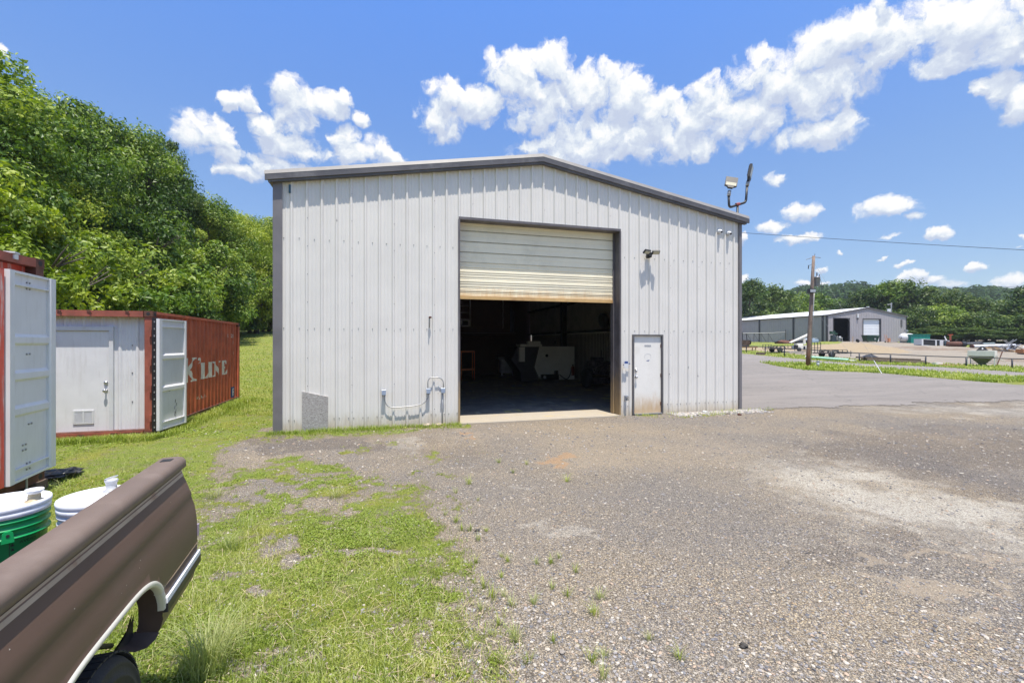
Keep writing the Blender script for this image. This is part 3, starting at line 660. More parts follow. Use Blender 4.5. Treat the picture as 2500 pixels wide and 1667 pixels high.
for (xc, z, top, kind, lm, w, lab) in [
    (-110,18,95,'tallA','leaf',1.0,'tallest tree of the left woods, its crown leaving the frame at left'),
    (120,24,228,'tallB','leaf',1.0,'tall broad tree just right of the tallest one, over the near container'),
    (215,29,262,'tallC','leaf',.95,'rounded dark crown left of the peak above the red container'),
    (315,31,300,'tallA','leaf',.95,'full tree rising behind the white site door of the red container'),
    (395,35,335,'tallC','leaf_d',.75,'dark oak-like tree whose branches show sky gaps left of the clouds'),
    (438,38,425,'tallC','leaf_d',.7,'dark smaller tree stepping down right of the oak-like one'),
    (505,41,480,'tallB','leaf',.9,'green tree above the right end of the red container'),
    (575,45,515,'tallA','leaf_y',.85,'light green tree between the red container and the shed corner'),
    (640,50,525,'tallB','leaf_y',.9,'light tree touching the left corner of the shed'),
    (720,54,540,'tallA','leaf',1.0,'tree mostly hidden behind the left corner of the shed'),
    (-20,15,400,'bushB','leaf_y',1.15,'yellow green young tree at the left frame edge above the near container'),
    (60,21,330,'tallC','leaf_y',.8,'yellowish tree in front of the tallest tree'),
    (130,19,560,'bushA','leaf',1.3,'leafy understorey tree above the near container top'),
    (235,23,560,'bushB','leaf',1.35,'broad understorey tree above the left half of the red container'),
    (330,27,530,'bushA','leaf',1.5,'pale leaved understorey tree above the open container leaf'),
    (420,31,560,'bushB','leaf',1.3,'understorey tree with glossy drooping sprays above the corrugated side'),
    (500,35,590,'bushA','leaf',1.35,'understorey tree above the far end of the corrugated side'),
    (560,41,610,'bushB','leaf',1.3,'low tree at the lawn edge right of the red container'),
    (625,46,625,'bushA','leaf_y',1.3,'low bright tree at the lawn edge beside the shed corner'),
    (690,50,640,'bushB','leaf',1.3,'low tree half hidden by the shed corner'),
    (180,21,690,'bushA','leaf',1.1,'shrubby tree directly behind the white site door wall'),
    (290,25,690,'bushB','leaf_d',1.1,'dark shrubby tree over the red top rail'),
    (385,29,700,'bushA','leaf_d',1.1,'dark shrubby tree over the container corner casting'),
    (470,34,710,'bushB','leaf',1.0,'shrubby tree just above the corrugated side'),
    (545,42,735,'bushA','leaf_d',1.0,'small dark shrubby tree at the foot of the woods beside the container end'),
    (610,47,745,'bushB','leaf',1.0,'small tree at the foot of the woods above the sunny lawn'),
    (655,50,740,'bushA','leaf_d',1.0,'small tree at the foot of the woods against the shed')]:
    tree_px(xc, z, top, kind, lm, w, lab, LW)
for i, (xc, z, top) in enumerate([(0,27,220),(150,36,330),(280,42,390),(400,48,450),(500,54,540),(590,60,570),(660,64,580)]):
    tree_px(xc, z, top, ['tallA', 'tallB'][i % 2], 'leaf_d', 1.35, ['deep shade tree standing behind the tallest tree of the left woods','back row tree behind the broad one over the near container','back row tree behind the white site door','back row tree behind the oak-like tree','back row tree behind the container end','back row tree behind the light green one','back row tree by the shed corner'][i], LW)
RW = 'trees behind the far building'
for i, (xc, z, top, kind, w, lab) in enumerate([
    (1740,118,672,'farA',1.5,'round crowned tree half hidden by the right side of the shed'),
    (1830,116,686,'farB',1.25,'dark round tree just right of the shed corner'),
    (1893,122,700,'farA',1.2,'tree behind the left end of the long white roof'),
    (1950,135,722,'farC',1.3,'low paler tree left of the utility pole'),
    (2005,138,718,'farB',1.3,'yellowish tree right of the utility pole behind the white roof'),
    (2065,125,742,'farC',1.1,'low tree above the ridge of the long white roof'),
    (2112,118,710,'farA',1.1,'tree behind the peak of the far gable'),
    (2165,116,690,'farB',1.3,'tall tree right of the far gable peak'),
    (2215,114,688,'farA',1.25,'tallest far tree above the right eave of the far building'),
    (2268,112,706,'farB',1.1,'dark tree right of the tallest far tree'),
    (2320,112,712,'farA',1.1,'far tree above the teal bin'),
    (2372,108,728,'farB',1.1,'far tree above the long white pipe'),
    (2425,104,742,'farC',1.4,'far tree above the heap of scrap'),
    (2485,98,735,'farB',1.0,'far tree by the right frame edge above the timbers'),
    (2545,94,690,'farA',1.2,'far tree cut by the right frame edge'),
    (2235,101,752,'farC',1.0,'leafy lower tree touching the right eave of the far building'),
    (2290,100,748,'farC',1.05,'dense low tree behind the teal bin'),
    (2345,98,762,'farC',1.1,'low vine covered tree behind the rusty tank pieces'),
    (2405,97,768,'farC',1.2,'low tree behind the dark pipes'),
    (2465,93,775,'farC',1.2,'low tree behind the scrap heap'),
    (2530,90,770,'farC',1.2,'low tree at the right edge behind the timbers'),
    (2600,86,720,'farA',1.3,'tree beyond the right frame edge'),
    (2225,97,802,'bushA',1.9,'low shrub filling the gap right of the far building'),
    (2275,96,796,'bushB',1.9,'low shrub right behind the teal bin'),
    (2325,94,800,'bushA',2.0,'low shrub behind the truck cap strut'),
    (2372,93,800,'bushB',2.0,'low shrub behind the rusty tank stand'),
    (2420,91,802,'bushA',2.0,'low shrub behind the middle of the white pipe'),
    (2468,89,800,'bushB',2.0,'low shrub behind the scrap heap top'),
    (2516,87,804,'bushA',2.0,'low shrub at the right frame edge behind the crate')]):
    tree_px(xc, z, top, kind, 'leaf_d' if i not in (3, 4, 7, 16, 19) else 'leaf', w, lab, RW, 'far_tree')
# the wooded hillside reads as one mass
rs = np.random.default_rng(5); PV = []; PQ = []; PT = []; off = 0
nt = 4200
uu = rs.uniform(.42, 1.35, nt); zz = 175 + 300 * rs.random(nt) ** .8; zz[:700] = rs.uniform(425, 475, 700)
rad_ = rs.uniform(2.6, 5.5, nt); hx = zz * (CT * uu + ST); hy = zz * (CT - ST * uu); hh = hill_h(uu, zz)
per = 46
cen = np.stack([hx, hy, hh + rad_ * rs.uniform(.8, 1.7, nt)], 1).repeat(per, 0)
dq = rs.normal(size=(nt * per, 3)); dq /= np.linalg.norm(dq, axis=1, keepdims=True); dq[:, 2] = np.abs(dq[:, 2]) * 1.0 - .2
Pp = cen + dq * rad_.repeat(per)[:, None] * rs.uniform(.75, 1.08, (nt * per, 1))
L = rad_.repeat(per) * rs.uniform(.16, .3, nt * per)
V, Q = leaf_quads(Pp, dq + np.array([0, 0, .4]) + rs.normal(size=dq.shape) * .35, L, L * .75, rs)
tt = np.clip(rs.uniform(.1, .8, nt).repeat(per) + rs.normal(size=nt * per) * .12, 0, 1)
tag(fastobj('hillside_forest', fastmesh('hillside_forest', V, Q, M['leaf_far'], False, {'tint': np.repeat(np.stack([tt, tt, tt, np.ones_like(tt)], 1), 4, 0)})), 'distant wooded ridge beyond the far building', 'forest', kind='stuff')

# ------------------------------------------------------------------ grass blades, clover leaves and loose stones
def blades(name, n, seed, zmin, zmax, umin, umax, hgt, wid, m, label, dmin=.15, powr=1.0, extra=None, maxscale=2.5):
    rs = np.random.default_rng(seed)
    if extra is None:
        q = rs.random(n); z = 1 / (1 / zmin + q * (1 / zmax - 1 / zmin)); u = rs.uniform(umin, umax, n)
        X = z * (CT * u + ST); Y = z * (CT - ST * u)
    else: X, Y = extra(rs); n = len(X); z = ST * X + CT * Y
    d = grass_d(X, Y)[0]
    clump = vnoise(X, Y, 7, 77)
    keep = rs.random(n) < np.clip((d - dmin) * 1.6, 0, 1) ** powr * np.clip(.35 + clump * 1.3, 0, 1)
    nob = (X > -7.1) & (X < -4.42) & (Y > 10.9) & (Y < 17.3)
    keep &= ~nob & ~((X < -4.3) & (Y > 5.0) & (Y < 7.7)) & ~((X > -2.25) & (X < 10) & (Y > 10.75) & (Y < 31))
    X, Y, z, d = X[keep], Y[keep], z[keep], d[keep]; n = len(X)
    s = np.clip(z / 9, 1, maxscale); hh = hgt * rs.uniform(.45, 1.5, n) * (.65 + .5 * vnoise(X, Y, 1.3, 5)) * (.75 + .25 * s); ww = wid * rs.uniform(.7, 1.3, n) * s
    a = rs.uniform(0, 2 * PI, n); ln = rs.uniform(.1, .85, n); dx, dy = np.cos(a), np.sin(a)
    b = np.stack([X, Y, terr(X, Y) - .004], 1)
    side = np.stack([-dy, dx, np.zeros(n)], 1) * (ww / 2)[:, None]
    lean = np.stack([dx, dy, np.zeros(n)], 1)
    up = np.array([0, 0, 1.0])
    m1 = b + up * (hh * .55)[:, None] + lean * (hh * ln * .3)[:, None]
    tp = b + up * (hh * (1 - ln * .35))[:, None] + lean * (hh * ln)[:, None]
    V = np.stack([b - side, b + side, m1 + side * .85, m1 - side * .85, tp + side * .15, tp - side * .15], 1).reshape(-1, 3)
    i6 = np.arange(n)[:, None] * 6
    Q = np.concatenate([i6 + np.array([[0, 1, 2, 3]]), i6 + np.array([[3, 2, 4, 5]])], 0)
    t = np.clip(.40 + (fbm(X, Y, .8, 15) - .5) * 1.6 + (fbm(X, Y, 4, 16) - .5) * 1.1 + rs.normal(size=n) * .2, 0, 1)
    T = np.repeat(np.stack([t, t, t, np.ones(n)], 1), 6, 0)
    return tag(fastobj(name, fastmesh(name, V, Q, m, False, {'tint': T})), label, 'grass', kind='stuff')
blades('lawn_grass', 215000, 1, 2.1, 15, -1.35, .2, .034, .0042, M['grass'], 'short green grass over the lawn and yard edge', .12)
blades('lawn_grass', 60000, 2, 12, 60, -1.3, -.45, .06, .010, M['grass'], 'sunny grass of the lawn rising beyond the red container', .1, maxscale=3)
blades('verge_grass', 60000, 3, 22, 75, .48, 1.25, .13, .016, M['grass'], 'bright grass of the road island and fence line', .1, maxscale=4)
blades('verge_grass', 16000, 33, 9, 20, .2, .7, .07, .008, M['grass'], 'sparse grass at the foot of the shed by the small door', .1, maxscale=4)
blades('tall_grass', 9000, 4, 2.1, 16, -1.3, 0, .13, .0035, M['grass_dry'], 'scattered taller grass stalks over the lawn', .25)
def edge_pts(rs):
    n = 4200; X = rs.uniform(-2.3, 1.8, n); return X, 10.76 - np.abs(rs.normal(size=n)) * .26
blades('wall_grass', 0, 5, 0, 0, 0, 0, .09, .006, M['grass'], 'fringe of grass along the foot of the shed wall', -.3, extra=edge_pts)
def cont_pts(rs):
    n = 16000; k = n // 2
    X = np.concatenate([rs.uniform(-7, -4.3, k), -4.40 + np.abs(rs.normal(size=n - k)) * .16]); Y = np.concatenate([10.86 - np.abs(rs.normal(size=k)) * .15, rs.uniform(10.9, 17.4, n - k)])
    return X, Y
blades('container_grass', 0, 6, 0, 0, 0, 0, .13, .007, M['grass'], 'longer grass along the foot of the red container', -.3, extra=cont_pts)
# clover-like leaves close to the ground
rs = np.random.default_rng(8); n = 340000; q = rs.random(n); z = 1 / (1 / 2.1 + q * (1 / 12 - 1 / 2.1)); u = rs.uniform(-1.3, .1, n)
X = z * (CT * u + ST); Y = z * (CT - ST * u); d = grass_d(X, Y)[0]
k = rs.random(n) < np.clip((d - .42) * 1.9, 0, 1) * np.clip(3.4 * (fbm(X, Y, 1.1, 44) - .40), 0, 1) * np.clip((z - 2.6) / 1.6, .25, 1); X, Y, z = X[k], Y[k], z[k]; n = len(X)
Pp = np.stack([X, Y, terr(X, Y) + rs.uniform(.006, .035, n)], 1); L = rs.uniform(.006, .012, n) * np.clip(z / 5, 1, 2)
V, Q = leaf_quads(Pp, np.array([0, 0, 1.0]) + rs.normal(size=(n, 3)) * .45, L, L * .75, rs)
tt = np.clip(rs.uniform(.1, .7, n), 0, 1)
tag(fastobj('clover', fastmesh('clover', V, Q, M['grass'], False, {'tint': np.repeat(np.stack([tt, tt, tt, np.ones(n)], 1), 4, 0)})), 'low broad leaved weeds matted through the lawn', 'weeds', kind='stuff')
# stones
def stone_mat():
    m = bpy.data.materials.new('loose_stone'); m.use_nodes = True; t = NT(m.node_tree); t.n.clear()
    b = t.new('ShaderNodeBsdfPrincipled'); o = t.new('ShaderNodeOutputMaterial'); t.link(b.outputs[0], o.inputs[0])
    a = t.new('ShaderNodeVertexColor'); a.layer_name = 'tint'
    gg = t.new('ShaderNodeNewGeometry')
    t.link(t.mix(t.noise(gg.outputs['Position'], 90, 4, .7), t.mix(1, a.outputs[0], (.75, .75, .75, 1), 'MULTIPLY'), t.mix(1, a.outputs[0], (1.2, 1.2, 1.2, 1), 'MULTIPLY')), b.inputs['Base Color'])
    b.inputs['Roughness'].default_value = .85
    return m
def stones(name, n, seed, zmin, zmax, umin, umax, smin, smax, label, region=None, pale=0.0):
    rs = np.random.default_rng(seed)
    if region is None:
        q = rs.random(n); z = 1 / (1 / zmin + q * (1 / zmax - 1 / zmin)); u = rs.uniform(umin, umax, n)
        X = z * (CT * u + ST); Y = z * (CT - ST * u)
    else: X, Y = region(rs, n); z = ST * X + CT * Y
    d = grass_d(X, Y)[0]; k = rs.random(len(X)) > d * .85
    k &= ~((X > -2.25) & (X < 10) & (Y > 10.77) & (Y < 31))
    X, Y, z = X[k], Y[k], z[k]; n = len(X)
    ph = (1 + 5 ** .5) / 2
    ico = np.array([(-1,ph,0),(1,ph,0),(-1,-ph,0),(1,-ph,0),(0,-1,ph),(0,1,ph),(0,-1,-ph),(0,1,-ph),(ph,0,-1),(ph,0,1),(-ph,0,-1),(-ph,0,1)]) / 1.9
    fi = np.array([(0,11,5),(0,5,1),(0,1,7),(0,7,10),(0,10,11),(1,5,9),(5,11,4),(11,10,2),(10,7,6),(7,1,8),(3,9,4),(3,4,2),(3,2,6),(3,6,8),(3,8,9),(4,9,5),(2,4,11),(6,2,10),(8,6,7),(9,8,1)])
    s = smin * (smax / smin) ** (rs.random(n) ** 2.6) * np.clip(z / 6, .8, 1.6)
    V = ico[None] * (1 + rs.normal(size=(n, 12, 1)) * .2) * (s[:, None, None] * np.stack([rs.uniform(.8, 1.3, n), rs.uniform(.6, 1, n), rs.uniform(.3, .6, n)], 1)[:, None, :])
    a = rs.uniform(0, 2*PI, n); ca, sa_ = np.cos(a)[:, None], np.sin(a)[:, None]
    x, y = V[..., 0] * ca - V[..., 1] * sa_, V[..., 0] * sa_ + V[..., 1] * ca
    V = np.stack([x + X[:, None], y + Y[:, None], V[..., 2] + (terr(X, Y) + s * .18)[:, None]], -1).reshape(-1, 3)
    Fq = (fi[None] + (np.arange(n) * 12)[:, None, None]).reshape(-1, 3)
    pal = np.array([(.12,.12,.13),(.19,.19,.20),(.27,.255,.245),(.36,.31,.25),(.24,.225,.22),(.37,.33,.275),(.41,.375,.32),(.29,.27,.265),(.45,.405,.345),(.36,.27,.20),(.15,.14,.145),(.33,.29,.235)])
    c = pal[rs.integers(0, len(pal), n)] * rs.uniform(.8, 1.25, (n, 1)); c = c * (1 - pale) + pale * np.array([.42, .40, .37])
    T = np.repeat(np.concatenate([c, np.ones((n, 1))], 1), 12, 0)
    return tag(fastobj(name, fastmesh(name, V, Fq, M['stonev'], False, {'tint': T})), label, 'gravel', kind='stuff')
M['stonev'] = stone_mat()
stones('gravel', 60000, 3, 2.1, 12, -.75, 1.3, .0036, .019, 'loose crushed stone scattered over the yard')
def wallreg(rs, n): X = rs.uniform(7.5, 10.4, n); return X, 10.72 - np.abs(rs.normal(size=n)) * .24
stones('gravel_bank', 3600, 13, 0, 0, 0, 0, .012, .035, 'bank of coarser pale stone along the wall right of the small door', wallreg, .35)
# ================================================================== the metal shed
WX0, WX1, WY, WYB = -2.20, 9.95, 10.8, 29.8
EAVE, RIDGE = 5.36, 6.40
XM = (WX0 + WX1) / 2
def gable(x): return EAVE + (RIDGE - EAVE) * (1 - abs(x - XM) / (XM - WX0))
shed = thing('metal_building', 'large pale grey ribbed metal shed with a half raised roller door', 'building', (XM, WY, 0))
DX0, DX1, DH = 1.80, 6.07, 4.86            # big opening
MX0, MX1, MH = 6.45, 7.385, 2.125          # small door
def ribwall(mb, x0, x1, zb, ztop, y, holes, phase, pitch=.305, depth=.037, flip=1):
    """ribbed sheet as real folds; ribs stand proud towards -Y"""
    pts = []
    n0 = int(math.floor((x0 - phase) / pitch)) - 1; n1 = int(math.ceil((x1 - phase) / pitch)) + 1
    for n in range(n0, n1):
        c = phase + n * pitch
        pts += [(c - .040, 0), (c - .015, depth), (c + .015, depth), (c + .040, 0)]
        for q in (.112, .193): pts += [(c + q - .016, 0), (c + q - .007, .006), (c + q + .007, .006), (c + q + .016, 0)]
    pts = sorted(p for p in pts if x0 < p[0] < x1)
    xs = [p[0] for p in pts]; ds = [p[1] for p in pts]
    D = lambda x: float(np.interp(x, xs, ds))
    brk = sorted(set([x0, x1] + xs + [h[k] for h in holes for k in (0, 1)] + [XM]))
    brk = [b for b in brk if x0 <= b <= x1]
    for a, b in zip(brk, brk[1:]):
        if b - a < 1e-5: continue
        spans = [(zb, None)]; m = (a + b) / 2
        for h in holes:
            if h[0] < m < h[1]: spans = [(h[3], None)] + ([(zb, h[2])] if h[2] > zb else [])
        for lo, hi in spans:
            za = ztop(a) if hi is None else hi; zz = ztop(b) if hi is None else hi
            mb.add([(a, y - flip * D(a + 1e-6), lo), (b, y - flip * D(b - 1e-6), lo), (b, y - flip * D(b - 1e-6), zz), (a, y - flip * D(a + 1e-6), za)], [(0, 1, 2, 3)])
PH = -1.860
w = MB()
PATCH = (-1.648, -1.123)
ribwall(w, WX0 + .05, WX1 - .05, -.08, gable, WY, [(DX0, DX1, -1, DH), (MX0, MX1, -1, MH)], PH)
# screws: rows over the girts, columns down the lapped ribs
w.mi = 1
def screw(x, y, z, r=.0085): w.tube([(x, y, z), (x, y - .012, z)], r, 6)
for zrow in (2.22, 4.17, .22):
    x = PH - .305
    while x < WX1:
        for q in ((.152,) if zrow != .22 else (.055, .25)):
            xx = x + q
            if WX0 + .1 < xx < WX1 - .1 and not (DX0 - .05 < xx < DX1 + .05 and zrow < DH) and not (MX0 - .05 < xx < MX1 + .05 and zrow < MH) and not (PATCH[0] - .05 < xx < PATCH[1] + .05 and zrow < 1): screw(xx, WY, zrow + random.uniform(-.006, .006))
        x += .305
for n in range(-1, 41, 3):
    xr = PH + .305 * (n + 2) + .018
    z = .35
    while z < gable(xr) - .25:
        if WX0 < xr < WX1 - .1 and not (DX0 - .02 < xr < DX1 + .02 and z < DH + .1) and not (MX0 - .02 < xr < MX1 + .02 and z < MH + .1): screw(xr, WY - .026, z, .0075)
        z += .61
# a few dents where something struck the ribs
w.mi = 2
for x, z in ((-.94, 4.61), (7.58, 1.05), (8.19, 1.22), (8.50, .98)): w.cbox((x, WY - .034, z), (.022, .006, .03)); 
wall = w.build('wall', [M['wall'], M['screw'], M['trim']], shed)
# dark ribs gap: inside face of the front wall and the other three walls
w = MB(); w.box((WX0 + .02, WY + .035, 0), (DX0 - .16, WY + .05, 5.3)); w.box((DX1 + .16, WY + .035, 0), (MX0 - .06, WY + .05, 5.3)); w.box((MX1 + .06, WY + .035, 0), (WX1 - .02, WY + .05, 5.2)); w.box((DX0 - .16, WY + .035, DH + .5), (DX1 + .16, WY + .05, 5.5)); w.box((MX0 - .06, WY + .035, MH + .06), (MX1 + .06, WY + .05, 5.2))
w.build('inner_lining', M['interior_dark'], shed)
for xx, sgn in ((WX0, -1), (WX1, 1)):
    s_ = MB(); y = WY
    prof = []
    while y < WYB:
        prof += [(y, 0), (y + .23, 0), (y + .25, .03), (y + .285, .03)]; y += .305
    for (ya, da), (yb, db) in zip(prof, prof[1:]):
        if yb > WYB: break
        s_.add([(xx + sgn * da, ya, -.1), (xx + sgn * db, yb, -.1), (xx + sgn * db, yb, EAVE), (xx + sgn * da, ya, EAVE)], [(0, 1, 2, 3)])
    s_.build('wall', [M['wall']], shed)
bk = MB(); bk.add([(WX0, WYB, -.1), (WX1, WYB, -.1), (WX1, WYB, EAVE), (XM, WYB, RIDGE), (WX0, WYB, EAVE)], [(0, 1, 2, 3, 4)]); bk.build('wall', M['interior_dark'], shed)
# white quilted lining over the right wall, girts and frames inside
ins = MB(); ins.box((WX1 - .12, WY + 1.2, 2.52), (WX1 - .09, WYB - .1, 5.2)); ins.build('wall_insulation', M['interior_wall'], shed)
rb = MB(); y = 12.0
while y < 29: rb.box((WX1 - .06, y, .02), (WX1 - .035, y + .05, 2.35)); y += .16
rb.build('wall_cladding', mat('dull_inner_cladding', (.24, .21, .19), .6), shed)
fr = MB()
for y in (17.0, 23.2): fr.box((WX1 - .42, y, 0), (WX1 - .13, y + .2, 5.2)); fr.box((WX0 + .1, y, 0), (WX0 + .4, y + .2, 5.2))
for z in (2.42, 3.95): fr.box((WX1 - .33, 11.2, z), (WX1 - .13, WYB - .2, z + .09))
for y in (17.0, 23.2):
    fr.add([(WX0+.1, y, 5.0), (XM, y, 6.0), (WX1-.1, y, 5.0), (WX1-.1, y, 5.3), (XM, y, 6.3), (WX0+.1, y, 5.3), (WX0+.1, y+.2, 5.0), (XM, y+.2, 6.0), (WX1-.1, y+.2, 5.0), (WX1-.1, y+.2, 5.3), (XM, y+.2, 6.3), (WX0+.1, y+.2, 5.3)],
           [(0,1,4,5), (1,2,3,4), (6,11,10,7), (7,10,9,8), (0,6,7,1), (1,7,8,2)])
fr.build('frame', M['dark'], shed)
# loft at the back left with its brown office wall
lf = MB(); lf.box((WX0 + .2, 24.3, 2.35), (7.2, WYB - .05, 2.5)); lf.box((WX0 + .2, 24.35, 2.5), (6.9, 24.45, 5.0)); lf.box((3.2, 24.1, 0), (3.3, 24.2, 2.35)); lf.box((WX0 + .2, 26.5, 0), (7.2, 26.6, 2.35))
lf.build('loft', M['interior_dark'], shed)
lr = MB(); lr.cyl((WX0 + .3, 24.28, 2.44), (7.2, 24.28, 2.44), .02, 6); lr.build('loft_edge', M['trim'], shed)
wi = MB()
for k in range(4): wi.box((4.05, 24.2, 3.15 + k * .36), (4.62, 24.3, 3.18 + k * .36))
wi.box((4.60, 24.2, 2.8), (4.66, 24.3, 4.4)); wi.build('window_frame', mat('dull_window_frame', (.5, .5, .5), .6), shed)
# roof: two sheets with standing ribs, and a soffit-deep rake trim
rf = MB(); OV = .135
for sgn in (-1, 1):
    xe = (WX0 - .16) if sgn < 0 else (WX1 + .16); ze = EAVE + .12 - .16 * .17; zr = RIDGE + .15
    a, b = (xe, ze), (XM, zr)
    rf.add([(a[0], WY - OV, a[1]), (b[0], WY - OV, b[1]), (b[0], WYB + .1, b[1]), (a[0], WYB + .1, a[1]), (a[0], WY - OV, a[1] + .03), (b[0], WY - OV, b[1] + .03), (b[0], WYB + .1, b[1] + .03), (a[0], WYB + .1, a[1] + .03)],
           [(0,3,2,1) if sgn < 0 else (0,1,2,3), (4,5,6,7) if sgn < 0 else (4,7,6,5), (0,1,5,4), (2,3,7,6), (3,0,4,7)])
rf.build('roof', M['roof'], shed)
rk = MB(); rl = MB()
def rake(mb, y0, y1, lo, hi, xe0, xe1):
    P_ = []
    for y in (y0, y1):
        P_ += [(xe0, y, gable(WX0) + lo - (WX0 - xe0) * .17), (XM, y, RIDGE + lo), (xe1, y, gable(WX1) + lo - (xe1 - WX1) * .17),
               (xe1, y, gable(WX1) + hi - (xe1 - WX1) * .17), (XM, y, RIDGE + hi), (xe0, y, gable(WX0) + hi - (WX0 - xe0) * .17)]
    mb.add(P_, [(0,1,4,5), (1,2,3,4), (6,11,10,7), (7,10,9,8), (0,6,7,1), (1,7,8,2), (5,4,10,11), (4,3,9,10), (0,5,11,6), (2,8,9,3)])
rake(rk, WY - OV, WY - .034, -.045, .02, WX0 - .09, WX1 + .12)
rake(rk, WY - OV - .03, WY - OV + .02, .0, .115, WX0 - .15, WX1 + .19)
rk.build('fascia', M['trim'], shed)
# folded top flange, slanting back so it catches the sun
P_ = []
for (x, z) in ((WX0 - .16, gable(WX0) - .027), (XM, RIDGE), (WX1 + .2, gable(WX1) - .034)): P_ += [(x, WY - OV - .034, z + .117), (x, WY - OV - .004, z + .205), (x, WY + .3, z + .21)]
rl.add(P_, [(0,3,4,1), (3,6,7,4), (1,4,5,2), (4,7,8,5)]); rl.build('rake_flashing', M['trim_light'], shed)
for xe, sg in ((WX0, -1), (WX1, 1)):
    gt = MB(); zc = EAVE + .06
    pr = [(sg * .0, zc - .12), (sg * .06, zc - .12), (sg * .15, zc - .02), (sg * .155, zc + .06), (sg * .14, zc + .06), (sg * .05, zc - .08), (sg * 0, zc - .08)]
    n = len(pr); vs = [(xe + p[0], WY - OV + .03, p[1]) for p in pr] + [(xe + p[0], WYB, p[1]) for p in pr]
    gt.add(vs, [tuple(range(n)), tuple(range(n, 2 * n))[::-1]] + [(i, n + i, n + (i+1) % n, (i+1) % n) for i in range(n)]); gt.build('gutter', M['trim'], shed)
# corner trims: folded angle
ct = MB(); ct.prism([(WX0 - .02, WY - .052), (WX0 + .165, WY - .052), (WX0 + .165, WY - .036), (WX0 + .05, WY - .034), (WX0 + .05, WY + .02), (WX0 - .02, WY + .2)], -.12, gable(WX0) - .01)
ct.build('corner_trim', M['corner'], shed)
ct = MB(); ct.prism([(WX1 - .06, WY - .052), (WX1 + .03, WY - .052), (WX1 + .045, WY - .03), (WX1 + .045, WY + .15), (WX1 - .03, WY + .15), (WX1 - .06, WY - .03)], -.1, gable(WX1) - .01)
ct.build('corner_trim', M['corner'], shed)
# big opening: head and jamb trim, reveal, slab
SET = .27
dt = MB(); dt.box((DX0 - .02, WY - .05, DH - .015), (DX1 + .02, WY + SET + .06, DH + .045)); dt.box((DX0 - .03, WY - .048, -.02), (DX0 + .012, WY + SET + .05, DH - .016)); dt.box((DX1 - .012, WY - .048, -.02), (DX1 + .03, WY + SET + .1, DH - .016))
dt.box((DX0 + .013, WY + SET - .05, 0), (DX0 + .05, WY + SET + .1, DH - .017)); dt.box((DX1 - .06, WY + SET - .05, 0), (DX1 - .013, WY + SET + .1, DH - .017))
M['jamb'] = mat('stained_jamb', (.11, .10, .105), .55, 0, .2, 3, low=((.36, .25, .12), .1, 1.5))
dt.build('door_trim', M['jamb'], shed)
# hood behind the head that houses the coil
hd = MB(); hd.box((DX0 - .15, WY + SET + .06, DH - .02), (DX1 + .15, WY + SET + .5, DH + .5)); hd.build('coil_hood', M['dark'], shed)
cu = MB(); z = 2.985; CB = z
zs = []
def slat(z, h, d): zs.extend([(z, 0), (z + h * .12, d), (z + h * .86, d), (z + h * .95, 0)])
zz = 3.04
while zz < DH + .1:
    h = .118 if zz < 3.86 else .262
    if zz < 3.86: zs += [(zz, .0), (zz + .012, .016), (zz + .052, .016), (zz + .064, .002), (zz + .078, .010), (zz + .10, .010), (zz + .112, .0)]
    else: zs += [(zz, 0), (zz + .014, .014), (zz + .12, .012), (zz + .132, .006), (zz + .142, .012), (zz + .238, .014), (zz + .25, 0)]
    zz += h
cx0, cx1 = DX0 + .02, DX1 - .02
for (za, da), (zb, db) in zip(zs, zs[1:]): cu.add([(cx0, WY + SET - da, za), (cx1, WY + SET - da, za), (cx1, WY + SET - db, zb), (cx0, WY + SET - db, zb)], [(0, 1, 2, 3)])
cu.add([(cx0, WY + SET + .01, 2.99), (cx1, WY + SET + .01, 2.99), (cx1, WY + SET + .01, DH), (cx0, WY + SET + .01, DH)], [(3, 2, 1, 0)])
rd = cu.build('roller_door', M['curtain'], shed)
bb = MB(); bb.box((cx0, WY + SET - .03, 2.975), (cx1, WY + SET + .03, 3.045)); bb.build('bottom_bar', mat('rusty_bottom_bar', (.55, .36, .15), .6, 0, .1, 5, dirt=(.25, .12, .05), dirt_amt=.6), rd)
sm = MB()
for zz in (3.19, 3.34, 3.58, 3.88, 4.13, 4.39, 4.65): sm.box((cx0, WY + SET - .0165, zz), (cx1, WY + SET - .004, zz + .008))
sm.build('seam', M['curtain_seam'], rd)
